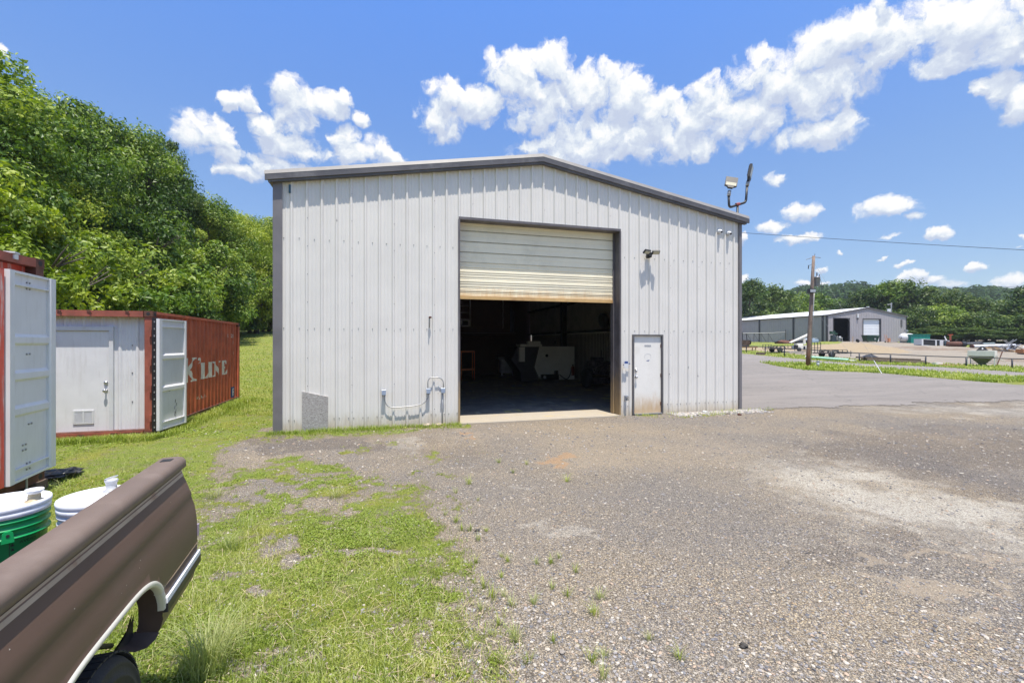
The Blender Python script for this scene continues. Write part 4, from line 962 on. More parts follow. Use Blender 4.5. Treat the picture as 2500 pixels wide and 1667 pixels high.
def slab_mat():
    m = bpy.data.materials.new('shop_floor'); m.use_nodes = True; t = NT(m.node_tree); t.n.clear()
    g_ = t.new('ShaderNodeNewGeometry'); P = g_.outputs['Position']
    b = t.new('ShaderNodeBsdfPrincipled'); o = t.new('ShaderNodeOutputMaterial'); t.link(b.outputs[0], o.inputs[0])
    s_ = t.new('ShaderNodeSeparateXYZ'); t.link(P, s_.inputs[0])
    n = t.noise(P, 2.2, 7, .7)
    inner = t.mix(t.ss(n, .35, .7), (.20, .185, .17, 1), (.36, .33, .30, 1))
    vo = t.new('ShaderNodeTexVoronoi', distance='CHEBYCHEV'); vo.inputs['Scale'].default_value = 1.5; vo.inputs['Randomness'].default_value = .8; t.link(P, vo.inputs['Vector'])
    ed = t.math('MULTIPLY', t.ss(vo.outputs['Distance'], .30, .33), t.ss(vo.outputs['Distance'], .40, .36))
    sc_ = t.new('ShaderNodeSeparateColor'); t.link(vo.outputs['Color'], sc_.inputs[0])
    tape = t.ramp(sc_.outputs[0], [(0, (.55, .50, .2)), (.6, (.5, .5, .45)), (.8, (.12, .25, .5))], 'CONSTANT')
    inner = t.mix(t.math('MULTIPLY', ed, t.ss(t.noise(P, 3, 4, .6), .42, .6, 0, .8)), inner, tape)
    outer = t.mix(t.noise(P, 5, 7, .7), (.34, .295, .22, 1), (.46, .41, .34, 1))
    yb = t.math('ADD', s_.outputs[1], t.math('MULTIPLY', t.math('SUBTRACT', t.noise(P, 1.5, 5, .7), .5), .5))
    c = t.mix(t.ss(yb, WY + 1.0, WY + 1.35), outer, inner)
    c = t.mix(t.math('MULTIPLY', t.ss(t.noise(t.vmath('MULTIPLY', P, (.5, 3, 1)), 3, 4, .6), .58, .7), t.ss(yb, WY + 1.2, WY + .9)), c, (.52, .38, .14, 1))
    t.link(c, b.inputs['Base Color']); b.inputs['Roughness'].default_value = .7
    bn = t.new('ShaderNodeBump'); bn.inputs['Strength'].default_value = .25; bn.inputs['Distance'].default_value = .01; t.link(t.noise(P, 30, 5, .7), bn.inputs['Height']); t.link(bn.outputs[0], b.inputs['Normal'])
    return m
sb_ = MB(); sb_.box((WX0 + .05, WY + .01, -.3), (WX1 - .05, WYB, -.004)); sb_.prism([(DX0 - .02, WY - .09), (DX0 + .5, WY - .13), (DX1 - .4, WY - .12), (DX1 + .02, WY - .07), (DX1 + .02, WY + .009), (DX0 - .02, WY + .009)], -.3, -.006)
sb_.build('floor_slab', slab_mat(), shed)
# small door
dr = MB(); dr.box((MX0 + .045, WY + .005, .015), (MX1 - .05, WY + .045, MH - .04)); door = dr.build('door', M['door_white'], shed)
df = MB(); df.box((MX0, WY - .045, -.01), (MX0 + .043, WY + .08, MH)); df.box((MX1 - .048, WY - .045, -.01), (MX1, WY + .08, MH)); df.box((MX0 + .044, WY - .045, MH - .038), (MX1 - .049, WY + .08, MH)); df.build('door_frame', M['trim'], door)
kn = MB(); kn.smooth = True
Mr = Matrix.Rotation(PI/2, 4, 'X')
kn.lathe([(.031, 0), (.031, .008), (.012, .014), (.012, .04), (.027, .05), (.03, .064), (.02, .078), (.0, .08)], (MX0 + .115, WY + .005, .99), 16, Mr, False); kn.build('handle', M['chrome'], door)
kn = MB(); kn.smooth = True; kn.lathe([(.034, 0), (.034, .012), (.024, .018), (.022, .03), (0, .031)], (MX0 + .115, WY + .005, 1.19), 16, Mr, False); kn.cbox((MX0 + .115, WY - .03, 1.15), (.03, .02, .07)); kn.build('deadbolt', M['chrome'], door)
for z in (.25, 1.02, 1.82):
    hg = MB(); hg.cyl((MX1 - .05, WY - .006, z - .05), (MX1 - .05, WY - .006, z + .05), .009, 8); hg.box((MX1 - .068, WY - .002, z - .045), (MX1 - .052, WY + .0045, z + .045)); hg.build('hinge', M['rust_d'], door)
th = MB(); th.box((MX0 + .044, WY - .06, -.02), (MX1 - .049, WY + .06, .013)); th.build('threshold', M['galv'], door)
st = MB(); st.box((MX0 + .38, WY + .001, 1.80), (MX0 + .58, WY + .0045, 1.845)); st.build('notice_strip', M['label_grey'], door)
st = MB(); st.smooth = True; pts = [(MX0 + .48 + .10 * math.cos(a), WY + .0035, 1.53 + .08 * math.sin(a)) for a in np.linspace(-.5, 3.6, 24)]; st.tube(pts, .003, 4); st.build('sticker_ring', mat('pale_print', (.55, .55, .56), .6), door)
st = MB(); st.prism([(0, 0), (.03, .012), (.055, .008), (.085, .026), (.09, .012), (.07, -.012), (.045, -.006), (.01, -.014)], 0, .002, Matrix.Translation((MX0 + .44, WY + .004, 1.42)) @ Mr); st.build('sticker', M['blue'], door)
# torn board patch at the lower left
pt = MB(); pt.add([(PATCH[0], WY - .043, -.1), (PATCH[1], WY - .043, -.1), (PATCH[1], WY - .043, .713), (PATCH[0], WY - .043, .846), (PATCH[0], WY - .002, -.1), (PATCH[1], WY - .002, -.1), (PATCH[1], WY - .002, .713), (PATCH[0], WY - .002, .846)], [(0,1,2,3), (0,4,5,1), (1,5,6,2), (2,6,7,3), (3,7,4,0)])
pt.build('patch_board', M['patch'], shed)
cl = MB(); cl.box((-1.91, WY - .05, 5.13), (-1.87, WY - .02, 5.31)); cl.cyl((-1.89, WY - .06, 5.15), (-1.89, WY - .06, 5.29), .014, 8); cl.build('bracket', mat('blue_bracket', (.03, .10, .16), .4), shed)
# -------------------------------------------------- fittings on the wall
def wbox(mb, x, z, w_=.088, h_=.145, d=.07, y=WY - .034):
    mb.cbox((x, y - d / 2, z), (w_, d, h_)); 
cr_ = thing('electrical_conduit', 'looped grey conduit joining three weatherproof outlet boxes left of the roller door', 'conduit', (.7, WY - .03, .5))
for x, z in ((.062, .77), (1.06, .775), (1.40, .775)):
    ob = MB(); wbox(ob, x, z, .082 if x < 1.3 else .07, .13 if x < 1.3 else .11); o = ob.build('outlet_box', M['greybox'], cr_)
    lid = MB(); lid.add([(x-.046, WY-.106, z+.06), (x+.046, WY-.106, z+.06), (x+.046, WY-.128, z-.045), (x-.046, WY-.128, z-.045), (x-.046, WY-.10, z+.068), (x+.046, WY-.10, z+.068), (x+.046, WY-.10, z-.045), (x-.046, WY-.10, z-.045)], [(0,3,2,1), (4,5,6,7), (0,1,5,4), (1,2,6,5), (2,3,7,6), (3,0,4,7)]); lid.build('flap', mat('pale_flap', (.24, .28, .34), .35, .2) if x < .1 else bpy.data.materials['pale_flap'], o)
def arc(pts, rr=.12, n=6):
    """round the corners of a polyline"""
    out = [Vector(pts[0])]
    for a, b, c in zip(pts, pts[1:], pts[2:]):
        a, b, c = Vector(a), Vector(b), Vector(c); r1 = min(rr, (a-b).length * .49, (c-b).length * .49)
        p, q = b + (a-b).normalized() * r1, b + (c-b).normalized() * r1
        for i in range(n + 1): t = i / n; out.append(p * (1-t)**2 + b * 2*t*(1-t) + q * t*t)
    out.append(Vector(pts[-1])); return out
yy = WY - .075
for pth in ([(.075, yy, .71), (.075, yy, .60), (.15, yy, .44), (.35, yy, .425), (.75, yy, .445), (.95, yy, .49), (1.05, yy, .60), (1.06, yy, .715)], [(1.05, yy, .84), (1.05, yy, 1.02), (1.10, yy, 1.09), (1.33, yy, 1.09), (1.41, yy, 1.01), (1.41, yy, .83)], [(1.39, yy, .72), (1.39, yy, -.1)]):
    cb = MB(); cb.smooth = True; cb.tube(arc(pth, .14), .012, 8); cb.build('conduit', M['galv'], cr_)
hs = thing('pipe_stub', 'short rusty elbow pipe poking from the wall above the conduit loop', 'pipe', (1.09, WY - .03, 2.3))
p_ = MB(); p_.smooth = True; p_.tube(arc([(1.09, WY, 2.49), (1.09, WY - .10, 2.49), (1.085, WY - .10, 2.25)], .03), .014, 8); p_.build('pipe', M['galv'], hs)
p_ = MB(); p_.smooth = True; p_.lathe([(.0, -.02), (.03, -.02), (.034, 0), (.03, .02), (0, .022)], (1.10, WY - .10, 2.495), 12); p_.build('cap', M['rust_d'], hs)
sg = thing('notice_box', 'small white and blue notice on a bracket left of the small door', 'sign', (6.22, WY - .04, 1.35))
b_ = MB(); b_.cbox((6.215, WY - .10, 1.33), (.13, .012, .19), 0); b_.build('plate', M['white'], sg)
b_ = MB(); b_.box((6.165, WY - .1085, 1.36), (6.265, WY - .1065, 1.415)); b_.build('header', M['blue'], sg)
b_ = MB(); b_.box((6.155, WY - .093, 1.31), (6.17, WY - .034, 1.33)); b_.box((6.26, WY - .093, 1.34), (6.34, WY - .06, 1.365)); b_.build('bracket', M['blue'], sg)
lb = thing('outlet_box', 'grey outlet box low on the wall left of the small door', 'box', (6.24, WY - .04, .44))
b_ = MB(); wbox(b_, 6.24, .44, .085, .13, .06); b_.build('housing', M['greybox'], lb)
b_ = MB(); b_.cbox((6.245, WY - .115, .465), (.06, .045, .035)); b_.cbox((6.255, WY - .11, .41), (.05, .035, .04)); b_.build('cover', M['chrome'], lb)
fl = thing('flood_light', 'twin headed black flood light on the wall right of the roller door', 'flood light', (6.92, WY - .05, 4.27))
b_ = MB(); b_.smooth = True; b_.cyl((6.9, WY - .03, 4.22), (6.9, WY - .16, 4.22), .055, 14); b_.smooth = False; b_.cbox((6.9, WY - .11, 4.28), (.12, .1, .07)); b_.build('base', M['black'], fl)
for dx_, ang_ in ((-.125, R(14)), (.145, R(-16))):
    b_ = MB(); b_.cbox((6.9 + dx_, WY - .20, 4.315), (.20, .12, .045), rz=ang_, rx=R(-38)); b_.cyl((6.9, WY - .13, 4.29), (6.9 + dx_ * .6, WY - .17, 4.31), .018, 8); hh_ = b_.build('lamp_head', M['black'], fl)
    b_ = MB(); b_.cbox((6.9 + dx_, WY - .218, 4.293), (.16, .09, .012), rz=ang_, rx=R(-38)); b_.build('lens', M['lens'], hh_)
for x, z, lab in ((9.2, 5.055, 'white dome camera under the eave, left one of the pair'), (9.51, 5.025, 'white dome camera under the eave nearest the right corner')):
    dc = thing('security_camera', lab, 'camera', (x, WY - .04, z), group='dome cameras under the right eave')
    b_ = MB(); b_.smooth = True; b_.lathe([(.058, 0), (.06, .03), (.05, .05), (.0, .051)], (x, WY - .02, z), 18, Mr, False); b_.build('mount', M['white'], dc)
    b_ = MB(); b_.smooth = True; b_.lathe([(.045, -.045), (.052, -.02), (.052, .01), (.04, .04), (.015, .055), (0, .057)], (x + .01, WY - .085, z - .01), 16, Matrix.Rotation(R(115), 4, 'X'), False); ey = b_.build('housing', M['white'], dc)
    b_ = MB(); b_.smooth = True; b_.lathe([(.03, 0), (.026, .012), (0, .018)], (x + .012, WY - .135, z - .035), 14, Matrix.Rotation(R(115), 4, 'X'), False); b_.build('lens', M['black'], dc)
# twin lamps on a forked mast rising behind the roof corner
ml = thing('yard_light', 'forked black mast with two flat floodlights behind the right roof corner', 'yard light', (9.98, 11.3, 4.0))
def lp(x, y, Y=11.3):
    u = (x - CX) / F; k = Y / (CT - ST * u); return Vector((k * (CT * u + ST), Y, H + (CY - y) / F * k))
mp = MB(); mp.smooth = True; a_top = lp(1800.7, 502); mp.tube([(a_top.x, 11.3, 3.6), a_top], .034, 10); mp.build('mast', M['black'], ml)
ar = MB(); ar.smooth = True; pA, pB, pC, pD = lp(1779, 476), lp(1780, 507), lp(1821, 494), lp(1824, 452)
ar.tube(arc([pA, pB, pC, pD], .1), .036, 10); ar.build('fork', M['black'], ml)
rj = MB(); rj.cyl(a_top + Vector((-.06, 0, .02)), a_top + Vector((.06, 0, .05)), .05, 10); rj.build('joint', mat('red_joint', (.28, .06, .05), .5), ml)
for (pj, c, w2, hgt, tilt, yaw, roll) in ((pA, lp(1785, 447), .34, .40, R(-24), R(-30), R(14)), (pD, lp(1831, 425), .26, .54, R(8), R(40), R(16))):
    sk_ = MB(); sk_.smooth = True; sk_.cyl(pj - Vector((0, 0, .03)), pj + (c - pj) * .35, .052, 10); sk_.build('socket', M['galv'] if w2 > .25 else M['black'], ml)
    Mh = Matrix.Translation(c) @ Matrix.Rotation(yaw, 4, 'Z') @ Matrix.Rotation(roll, 4, 'Y') @ Matrix.Rotation(tilt, 4, 'X')
    hb_ = MB(); pr = [(-w2/2, hgt*.5), (w2/2, hgt*.5), (w2/2, -hgt*.28), (w2*.25, -hgt*.38), (w2*.2, -hgt*.5), (-w2*.2, -hgt*.5), (-w2*.25, -hgt*.38), (-w2/2, -hgt*.28)]
    hb_.prism(pr, -.035, .035, Mh @ Matrix.Rotation(R(90), 4, 'X'))
    for k in range(7): hb_.add([Mh @ Vector(p) for p in [(-w2*.45, .035, hgt*(.45-.1*k)), (w2*.45, .035, hgt*(.45-.1*k)), (w2*.45, .06, hgt*(.44-.1*k)), (-w2*.45, .06, hgt*(.44-.1*k))]], [(0,1,2,3)])
    hd_ = hb_.build('lamp_head', M['black'], ml)
    ln = MB(); l0, l1 = (-.30, -.02) if w2 > .3 else (-.2, .44); ln.add([Mh @ Vector(p) for p in [(-w2*.42, -.038, hgt*l0), (w2*.42, -.038, hgt*l0), (w2*.42, -.038, hgt*l1), (-w2*.42, -.038, hgt*l1)]], [(0,1,2,3)]); ln.build('lens', M['lens'], hd_)

# -------------------------------------------------- things inside the shed
cn = thing('lathe_machine', 'big off-white machine tool standing inside the shed, sloped on its left side', 'machine', (8.2, 20.9, 0))
P3 = lambda x, y, z: (x, y, z)
b_ = MB(); b_.prism([(7.36, .28), (7.16, .72), (7.42, 1.72), (9.3, 1.72), (9.3, .08), (7.6, .08)], 0, .9, Matrix.Translation((0, 21.0, 0)) @ Matrix.Rotation(R(90), 4, 'X') @ Matrix.Translation((0, 0, -.9))); b_.build('cabinet', M['cnc'], cn)
b_ = MB(); b_.prism([(6.45, .5), (6.0, 1.1), (6.3, 1.75), (7.4, 1.72), (7.15, .72), (7.34, .3), (7.3, .05), (6.5, .05)], 0, 1.4, Matrix.Translation((0, 22.3, 0)) @ Matrix.Rotation(R(90), 4, 'X')); b_.build('hood', mat('dark_machine_hood', (.06, .055, .06), .4), cn)
b_ = MB(); b_.box((6.35, 20.75, 1.0), (6.62, 20.9, 1.7)); b_.box((6.4, 20.8, 1.72), (7.5, 21.5, 1.84)); b_.box((6.9, 21, 1.84), (7.5, 21.4, 1.98)); b_.build('control_panel', M['cnc'], cn)
b_ = MB(); b_.cyl((7.82, 20.995, 1.28), (7.82, 20.96, 1.28), .07, 14); b_.box((7.5, 20.85, .1), (8.4, 20.99, .36)); b_.box((8.2, 20.8, .36), (8.35, 20.95, .55)); b_.tube(arc([(8.45, 20.9, .35), (8.8, 20.8, .05), (9.05, 20.9, .35), (9.1, 20.95, .7)], .2), .02, 6); b_.build('pump', M['black'], cn)
b_ = MB(); b_.cyl((7.65, 20.84, .24), (7.65, 20.81, .24), .075, 14); b_.build('gauge', M['white'], cn)
ex = thing('fire_extinguisher', 'red extinguisher against the right side of the machine tool', 'extinguisher', (9.15, 20.8, .3)); b_ = MB(); b_.smooth = True; b_.lathe([(.0, 0), (.07, 0), (.075, .04), (.075, .4), (.03, .46), (.02, .5)], (9.12, 20.8, .3), 12); b_.build('cylinder', mat('dull_red', (.2, .03, .02), .4), ex); b_ = MB(); b_.cbox((9.12, 20.78, .82), (.04, .1, .04)); b_.build('valve', M['black'], ex)
bn_ = thing('parts_bin', 'white slatted bin left of the machine tool', 'bin', (7.1, 25.4, 0)); b_ = MB(); b_.cbox((7.0, 25.4, .56), (.78, .5, .78), bev=.03)
for sx in (-1, 1): b_.cbox((7.0 + sx * .34, 25.2, .09), (.08, .08, .18))
b_.build('tub', mat('greyish_bin', (.6, .62, .68), .5), bn_); b_ = MB(); b_.cbox((6.8, 25.5, 1.02), (.8, .5, .12), bev=.05); b_.build('lid', mat('greyish_lid', (.30, .31, .33), .5), bn_)
ctt = thing('tool_cart', 'orange red tool cart just inside the left jamb', 'cart', (4.4, 23.2, 0))
for z in (.5, 1.42): b_ = MB(); b_.box((3.9, 22.9, z), (4.62, 23.5, z + .07)); b_.build('shelf', M['orange'], ctt)
for x in (3.92, 4.58):
    for y in (22.92, 23.45): b_ = MB(); b_.box((x, y, .12), (x + .035, y + .035, 1.42)); b_.cyl((x + .01, y + .02, .06), (x + .03, y + .02, .06), .06, 10); b_.build('leg', M['orange'], ctt)
en = thing('engine_block', 'dark engine on a wheeled stand by the right inner wall', 'engine', (8.9, 17.6, 0))
b_ = MB(); b_.smooth = True; b_.lathe([(.18, -.12), (.36, -.13), (.42, -.06), (.42, .06), (.36, .13), (.18, .12)], (8.35, 17.6, .42), 24, Matrix.Rotation(PI/2, 4, 'Y')); b_.build('wheel', M['rubber'], en)
b_ = MB(); b_.cbox((8.95, 17.8, .85), (.8, .7, .6), bev=.1); b_.cbox((8.9, 17.7, 1.2), (.5, .4, .2), bev=.05); b_.cyl((8.7, 17.4, 1.0), (9.3, 17.4, 1.05), .07, 10); b_.cyl((8.95, 17.42, 1.2), (8.95, 17.42, 1.6), .012, 6); b_.cbox((8.9, 17.9, .3), (1.0, .8, .25)); b_.build('block', mat('oily_metal', (.10, .09, .10), .3, .6, .5, 9), en)
b_ = MB(); 
for k in range(9): b_.cyl((8.6 + .09 * k, 17.38, .75 + .12 * math.sin(k * 2.1)), (8.63 + .09 * k, 17.33, .8 + .12 * math.sin(k * 2.1)), .03, 8)
b_.build('fittings', M['chrome'], en)
ty = thing('spare_tyre', 'tyre resting on the inner wall rail at upper right', 'tyre', (9.5, 18.4, 2.5)); b_ = MB(); b_.smooth = True; b_.lathe([(.16, -.1), (.3, -.11), (.36, -.05), (.36, .05), (.3, .11), (.16, .1)], (9.55, 18.4, 2.88), 24, Matrix.Rotation(R(80), 4, 'Y') @ Matrix.Rotation(0, 4, 'X')); b_.build('tyre', M['rubber'], ty); b_ = MB(); b_.smooth = True; b_.lathe([(.0, -.03), (.14, -.05), (.17, .05), (.0, .06)], (9.53, 18.4, 2.88), 16, Matrix.Rotation(R(80), 4, 'Y')); b_.build('rim', M['galv'], ty)
acu = thing('air_conditioner', 'small window air conditioner on the loft wall at upper left of the opening', 'air conditioner', (4.3, 24.2, 2.8)); b_ = MB(); b_.box((4.1, 24.0, 2.78), (4.6, 24.3, 3.12)); b_.build('casing', mat('dull_casing', (.7, .7, .7), .6), acu); b_ = MB(); b_.box((4.15, 23.985, 2.84), (4.48, 23.998, 3.08)); b_.build('grille', M['dark'], acu)
gc = thing('gas_cylinder', 'tall grey blue gas cylinder on the loft', 'gas cylinder', (7.05, 24.0, 2.5)); b_ = MB(); b_.smooth = True; b_.lathe([(.0, 0), (.2, 0), (.21, .05), (.21, 1.1), (.12, 1.28), (.05, 1.32), (.05, 1.42), (0, 1.43)], (7.0, 24.6, 2.5), 16); b_.build('cylinder', mat('slate_cylinder', (.07, .08, .12), .4, .2), gc); b_ = MB(); b_.cyl((6.95, 24.5, 3.98), (7.1, 24.45, 3.98), .04, 8); b_.build('valve', M['chrome'], gc)
gc.location = (7.0, 24.6, 2.5)
for ch in gc.children: ch.data.transform(Matrix.Translation((.05, -.6, 0)))
ch_ = thing('hanging_chain', 'pale chain hanging from the loft roof', 'chain', (6.35, 23.8, 4.4)); b_ = MB()
for k in range(30): b_.cbox((6.35 + .008 * math.sin(k), 23.8, 4.5 - k * .062), (.045 if k % 2 else .02, .02 if k % 2 else .045, .05))
b_.build('links', M['galv'], ch_)
rp = thing('hoist_cable', 'thin cable hanging above the machine tool', 'cable', (8.35, 21.2, 2)); b_ = MB(); b_.cyl((8.35, 21.2, 2.0), (8.35, 21.2, 5.6), .01, 6); b_.build('wire', M['galv'], rp); b_ = MB(); b_.cbox((8.35, 21.2, 1.95), (.08, .05, .14)); b_.build('handset', M['dark'], rp)
# ================================================================== lettering helper
def text_tris(txt, h, shear=0):
    cu_ = bpy.data.curves.new('t', 'FONT'); cu_.body = txt; cu_.size = 1; ob = bpy.data.objects.new('t', cu_); COL.objects.link(ob)
    bpy.context.view_layer.update(); dg = bpy.context.evaluated_depsgraph_get(); me = bpy.data.meshes.new_from_object(ob.evaluated_get(dg)); me.calc_loop_triangles()
    v = np.array([p.co[:2] for p in me.vertices]); tr = np.array([t.vertices[:] for t in me.loop_triangles])
    bpy.data.objects.remove(ob); bpy.data.curves.remove(cu_); bpy.data.meshes.remove(me)
    if len(v) == 0: return v, tr
    v = v - v.min(0); v = v * (h / v[:, 1].max()); v[:, 0] += v[:, 1] * shear
    return v, tr
def polys_grid(polys, cell, W, Hh):
    """cells of a W x Hh sheet that lie inside any polygon"""
    xs = np.arange(cell / 2, W, cell); zs_ = np.arange(cell / 2, Hh, cell); XX, ZZ = np.meshgrid(xs, zs_); ok = np.zeros(XX.shape, bool)
    for p in polys: ok |= sdf(p, XX, ZZ) > 0
    return XX[ok], ZZ[ok]
# ================================================================== shipping containers
def corrug(t, pitch=.278, dep=.036):
    q = (t % pitch) / pitch
    return float(np.interp(q, [0, .26, .50, .76, 1], [0, 0, dep, dep, 0]))
def casting(parent, x, y, z, d=(.162, .178, .118), holes='xy'):
    b = MB(); b.cbox((x, y, z), d, bev=.012); b.mi = 1
    for sx in (-1, 1):
        b.tube([(x + sx * (d[0]/2 - .004), y, z), (x + sx * (d[0]/2 + .002), y, z)], .036, 10)
        b.tube([(x, y + sx * (d[1]/2 - .004), z), (x, y + sx * (d[1]/2 + .002), z)], .034, 10)
    b.tube([(x, y, z + d[2]/2 - .004), (x, y, z + d[2]/2 + .002)], .04, 10)
    b.build('corner_casting', [M['rust_d'], M['dark']], parent)
def leaf(parent, name, p0, p1, z0, z1, ribs, m, bolts, stile0=.07, stile1=.15):
    """door leaf from p0 to p1 (xy), inner face to the right of p0->p1"""
    p0 = Vector((*p0, 0)); p1 = Vector((*p1, 0)); e = (p1 - p0); W = e.length; e.normalize(); nrm = Vector((e.y, -e.x, 0)); Hh = z1 - z0
    Mx = Matrix(((e.x, nrm.x, 0, p0.x), (e.y, nrm.y, 0, p0.y), (0, 0, 1, z0), (0, 0, 0, 1)))
    def bx(mb, x0, x1, y0, y1, a, b): t = MB(); t.box((x0, y0, a), (x1, y1, b)); mb.add([Mx @ Vector(p) for p in t.v], t.f)
    f = MB(); bx(f, 0, stile0, -.02, .04, 0, Hh)
    t = MB(); t.prism([(W - stile1, -.02), (W - stile1, .03), (W - stile1 + .02, .045), (W - .035, .045), (W, .01), (W, -.02)], 0, Hh); f.add([Mx @ Vector(p) for p in t.v], t.f)
    fr_ = f.build(name, m, parent)
    pn = MB(); bx(pn, stile0, W - stile1, -.01, .004, .0, Hh)
    for (a, b) in ((Hh - .028, Hh), (Hh - .17, Hh - .155), (0, .025), (.145, .16)): bx(pn, stile0 + .001, W - stile1 - .001, .005, .036, a, b)
    for q in ribs:
        zc = Hh * (1 - q); h = .07
        vs = []
        for x in (stile0 + .002, W - stile1 - .002): vs += [(x, .004, zc - h), (x, .034, zc - h * .55), (x, .034, zc + h * .45), (x, .004, zc + h)]
        pn.add([Mx @ Vector(p) for p in vs], [(0,4,5,1), (1,5,6,2), (2,6,7,3), (0,1,2,3), (7,6,5,4)])
    pn.build('panel', m, fr_)
    bo = MB()
    for (x, z) in bolts:
        for dx in (-.03, .03):
            a = Mx @ Vector((x * W + dx, .004, Hh * (1 - z))); b = Mx @ Vector((x * W + dx, .016, Hh * (1 - z))); bo.cyl(a, b, .012, 7)
    if bolts: bo.build('bolt', M['galv'], fr_)
    return fr_, Mx
# ---- red container with the site door
KX0, KX1, KY0, KY1, KZ = -6.98, -4.54, 11.10, 17.16, -.03
kc = thing('shipping_container', 'rusty brown red shipping container with a white site door in its end', 'shipping container', ((KX0 + KX1) / 2, KY0, 0))
for X_, sg_ in ((KX1 - .036, 1), (KX0 + .036, -1)):
    b_ = MB(); y = KY0 + .16; ys = []
    while y < KY1 - .16:
        for q in (0, .072, .139, .211): 
            if y + q < KY1 - .16: ys.append(y + q)
        y += .278
    for a, b in zip(ys, ys[1:]):
        da, db = corrug(a - KY0 - .16), corrug(b - KY0 - .16)
        b_.add([(X_ - sg_*da, a, KZ + .15), (X_ - sg_*db, b, KZ + .15), (X_ - sg_*db, b, 2.50), (X_ - sg_*da, a, 2.50)], [(0,1,2,3)])
    b_.build('side_wall', M['rust'], kc)
    b_ = MB(); xo = KX1 if sg_ > 0 else KX0
    x0, x1 = sorted((xo, xo - sg_ * .06)); b_.box((x0, KY0 + .17, 2.495), (x1, KY1 - .17, 2.555)); b_.build('top_rail', M['rust'], kc)
    b_ = MB(); b_.box((x0, KY0 + .17, KZ + .02), (x1 - .0, KY1 - .17, KZ + .155)); b_.box((x0 - .0, KY0 + .17, KZ + .015), (x1, KY1 - .17, KZ + .019)); bt = b_.build('bottom_rail', M['rust_d'], kc)
    for yf in (KY0 + 1.96, KY1 - 2.0):
        b_ = MB(); b_.box((x0 - .004, yf - .18, KZ + .03), (x1 + .004, yf + .18, KZ + .125)); b_.build('fork_pocket', M['dark'], bt)
b_ = MB(); b_.box((KX0 + .06, KY0 + .1, 2.515), (KX1 - .06, KY1 - .05, 2.54)); b_.build('roof', M['rust_l'], kc)
b_ = MB(); b_.box((KX0 + .1, KY1 - .06, .1), (KX1 - .1, KY1 - .03, 2.5)); b_.build('end_wall', M['rust'], kc)
b_ = MB(); b_.box((KX0 + .1, KY0 + .03, KZ + .02), (KX1 - .1, KY1 - .06, KZ + .14)); b_.build('floor', M['rust_d'], kc)
b_ = MB(); b_.box((KX0 + .16, KY0, 2.435), (KX1 - .164, KY0 + .14, 2.555)); hd_ = b_.build('header', M['rust_l'], kc)
b_ = MB()
for x in (-6.62, -6.1, -5.62, -4.98): b_.cbox((x, KY0 - .004, 2.535), (.055, .02, .03), ry=R(20)); b_.cbox((x + .03, KY0 - .006, 2.50), (.03, .02, .02))
b_.build('keeper', M['rust_d'], hd_)
b_ = MB(); b_.box((KX0 + .16, KY0, KZ - .02), (KX1 - .164, KY0 + .20, KZ + .125)); sl_ = b_.build('sill', M['rust_l'], kc)
b_ = MB()
for x in (-6.3, -5.75, -5.2): b_.cbox((x, KY0 - .004, KZ + .08), (.11, .014, .05)); 
b_.box((-5.05, KY0 - .006, KZ + .03), (-4.76, KY0, KZ + .10)); b_.build('keeper', M['rust_d'], sl_)
for X_ in (KX0 + .075, KX1 - .075):
    b_ = MB(); b_.box((X_ - .07, KY0 + .015, .08), (X_ + .07, KY0 + .15, 2.44)); po = b_.build('corner_post', M['rust_l'], kc)
    if X_ > -5:
        for z in (.35, .95, 1.5, 2.1): b_ = MB(); b_.cyl((X_ + .045, KY0 - .012, z - .07), (X_ + .045, KY0 - .012, z + .07), .022, 8); b_.build('hinge', M['rust_l'], po)
    b_ = MB(); b_.box((X_ - .07, KY1 - .15, .08), (X_ + .07, KY1, 2.44)); b_.build('corner_post', M['rust'], kc)
    for Y_ in (KY0 + .085, KY1 - .085):
        for Z_ in (2.50, KZ + .045): casting(kc, X_ + (.001 if X_ > -5 else -.001), Y_, Z_)
RY = KY0 + .19
bw = MB(); ribwall(bw, KX0 + .12, KX1 - .12, .09, lambda x: 2.44, RY, [(-6.33, -5.28, .09, 2.235)], -4.88, .305, .022)
bw.mi = 1
for x, z in [(q, zz) for q in (-5.18, -4.97, -4.73) for zz in (.68, 1.28, 1.85)]: bw.tube([(x, RY, z), (x, RY - .012, z)], .01, 6)
bw.build('bulkhead', [M['cont_white'], M['screw']], kc)
df = MB(); df.box((-6.335, RY - .055, .085), (-6.27, RY + .03, 2.235)); df.box((-5.352, RY - .055, .085), (-5.28, RY + .03, 2.235)); df.box((-6.27, RY - .055, 2.15), (-5.352, RY + .03, 2.235)); 
dfo = df.build('door_frame', M['white'], kc)
dd = MB(); dd.box((-6.265, RY - .02, .10), (-5.356, RY + .02, 2.145)); sd_ = dd.build('door', M['cont_white'], kc)
for z, nm in ((.925, 'handle'), (1.085, 'deadbolt')):
    k_ = MB(); k_.smooth = True
    k_.lathe([(.034, 0), (.034, .01), (.014, .016), (.014, .045), (.03, .055), (.033, .07), (.02, .085), (0, .087)] if nm == 'handle' else [(.036, 0), (.036, .014), (.026, .02), (.024, .032), (0, .033)], (-5.415, RY - .02, z), 16, Mr, False); k_.build(nm, M['chrome'], sd_)
vt = MB(); vx0, vx1, vz0, vz1 = -5.965, -5.615, .26, .535
for a in ((vx0, vz0, vx1, vz0 + .03), (vx0, vz1 - .03, vx1, vz1), (vx0, vz0 + .031, vx0 + .03, vz1 - .031), (vx1 - .03, vz0 + .031, vx1, vz1 - .031), ((vx0+vx1)/2 - .012, vz0 + .031, (vx0+vx1)/2 + .012, vz1 - .031)): vt.box((a[0], RY - .036, a[1]), (a[2], RY - .0205, a[3]))
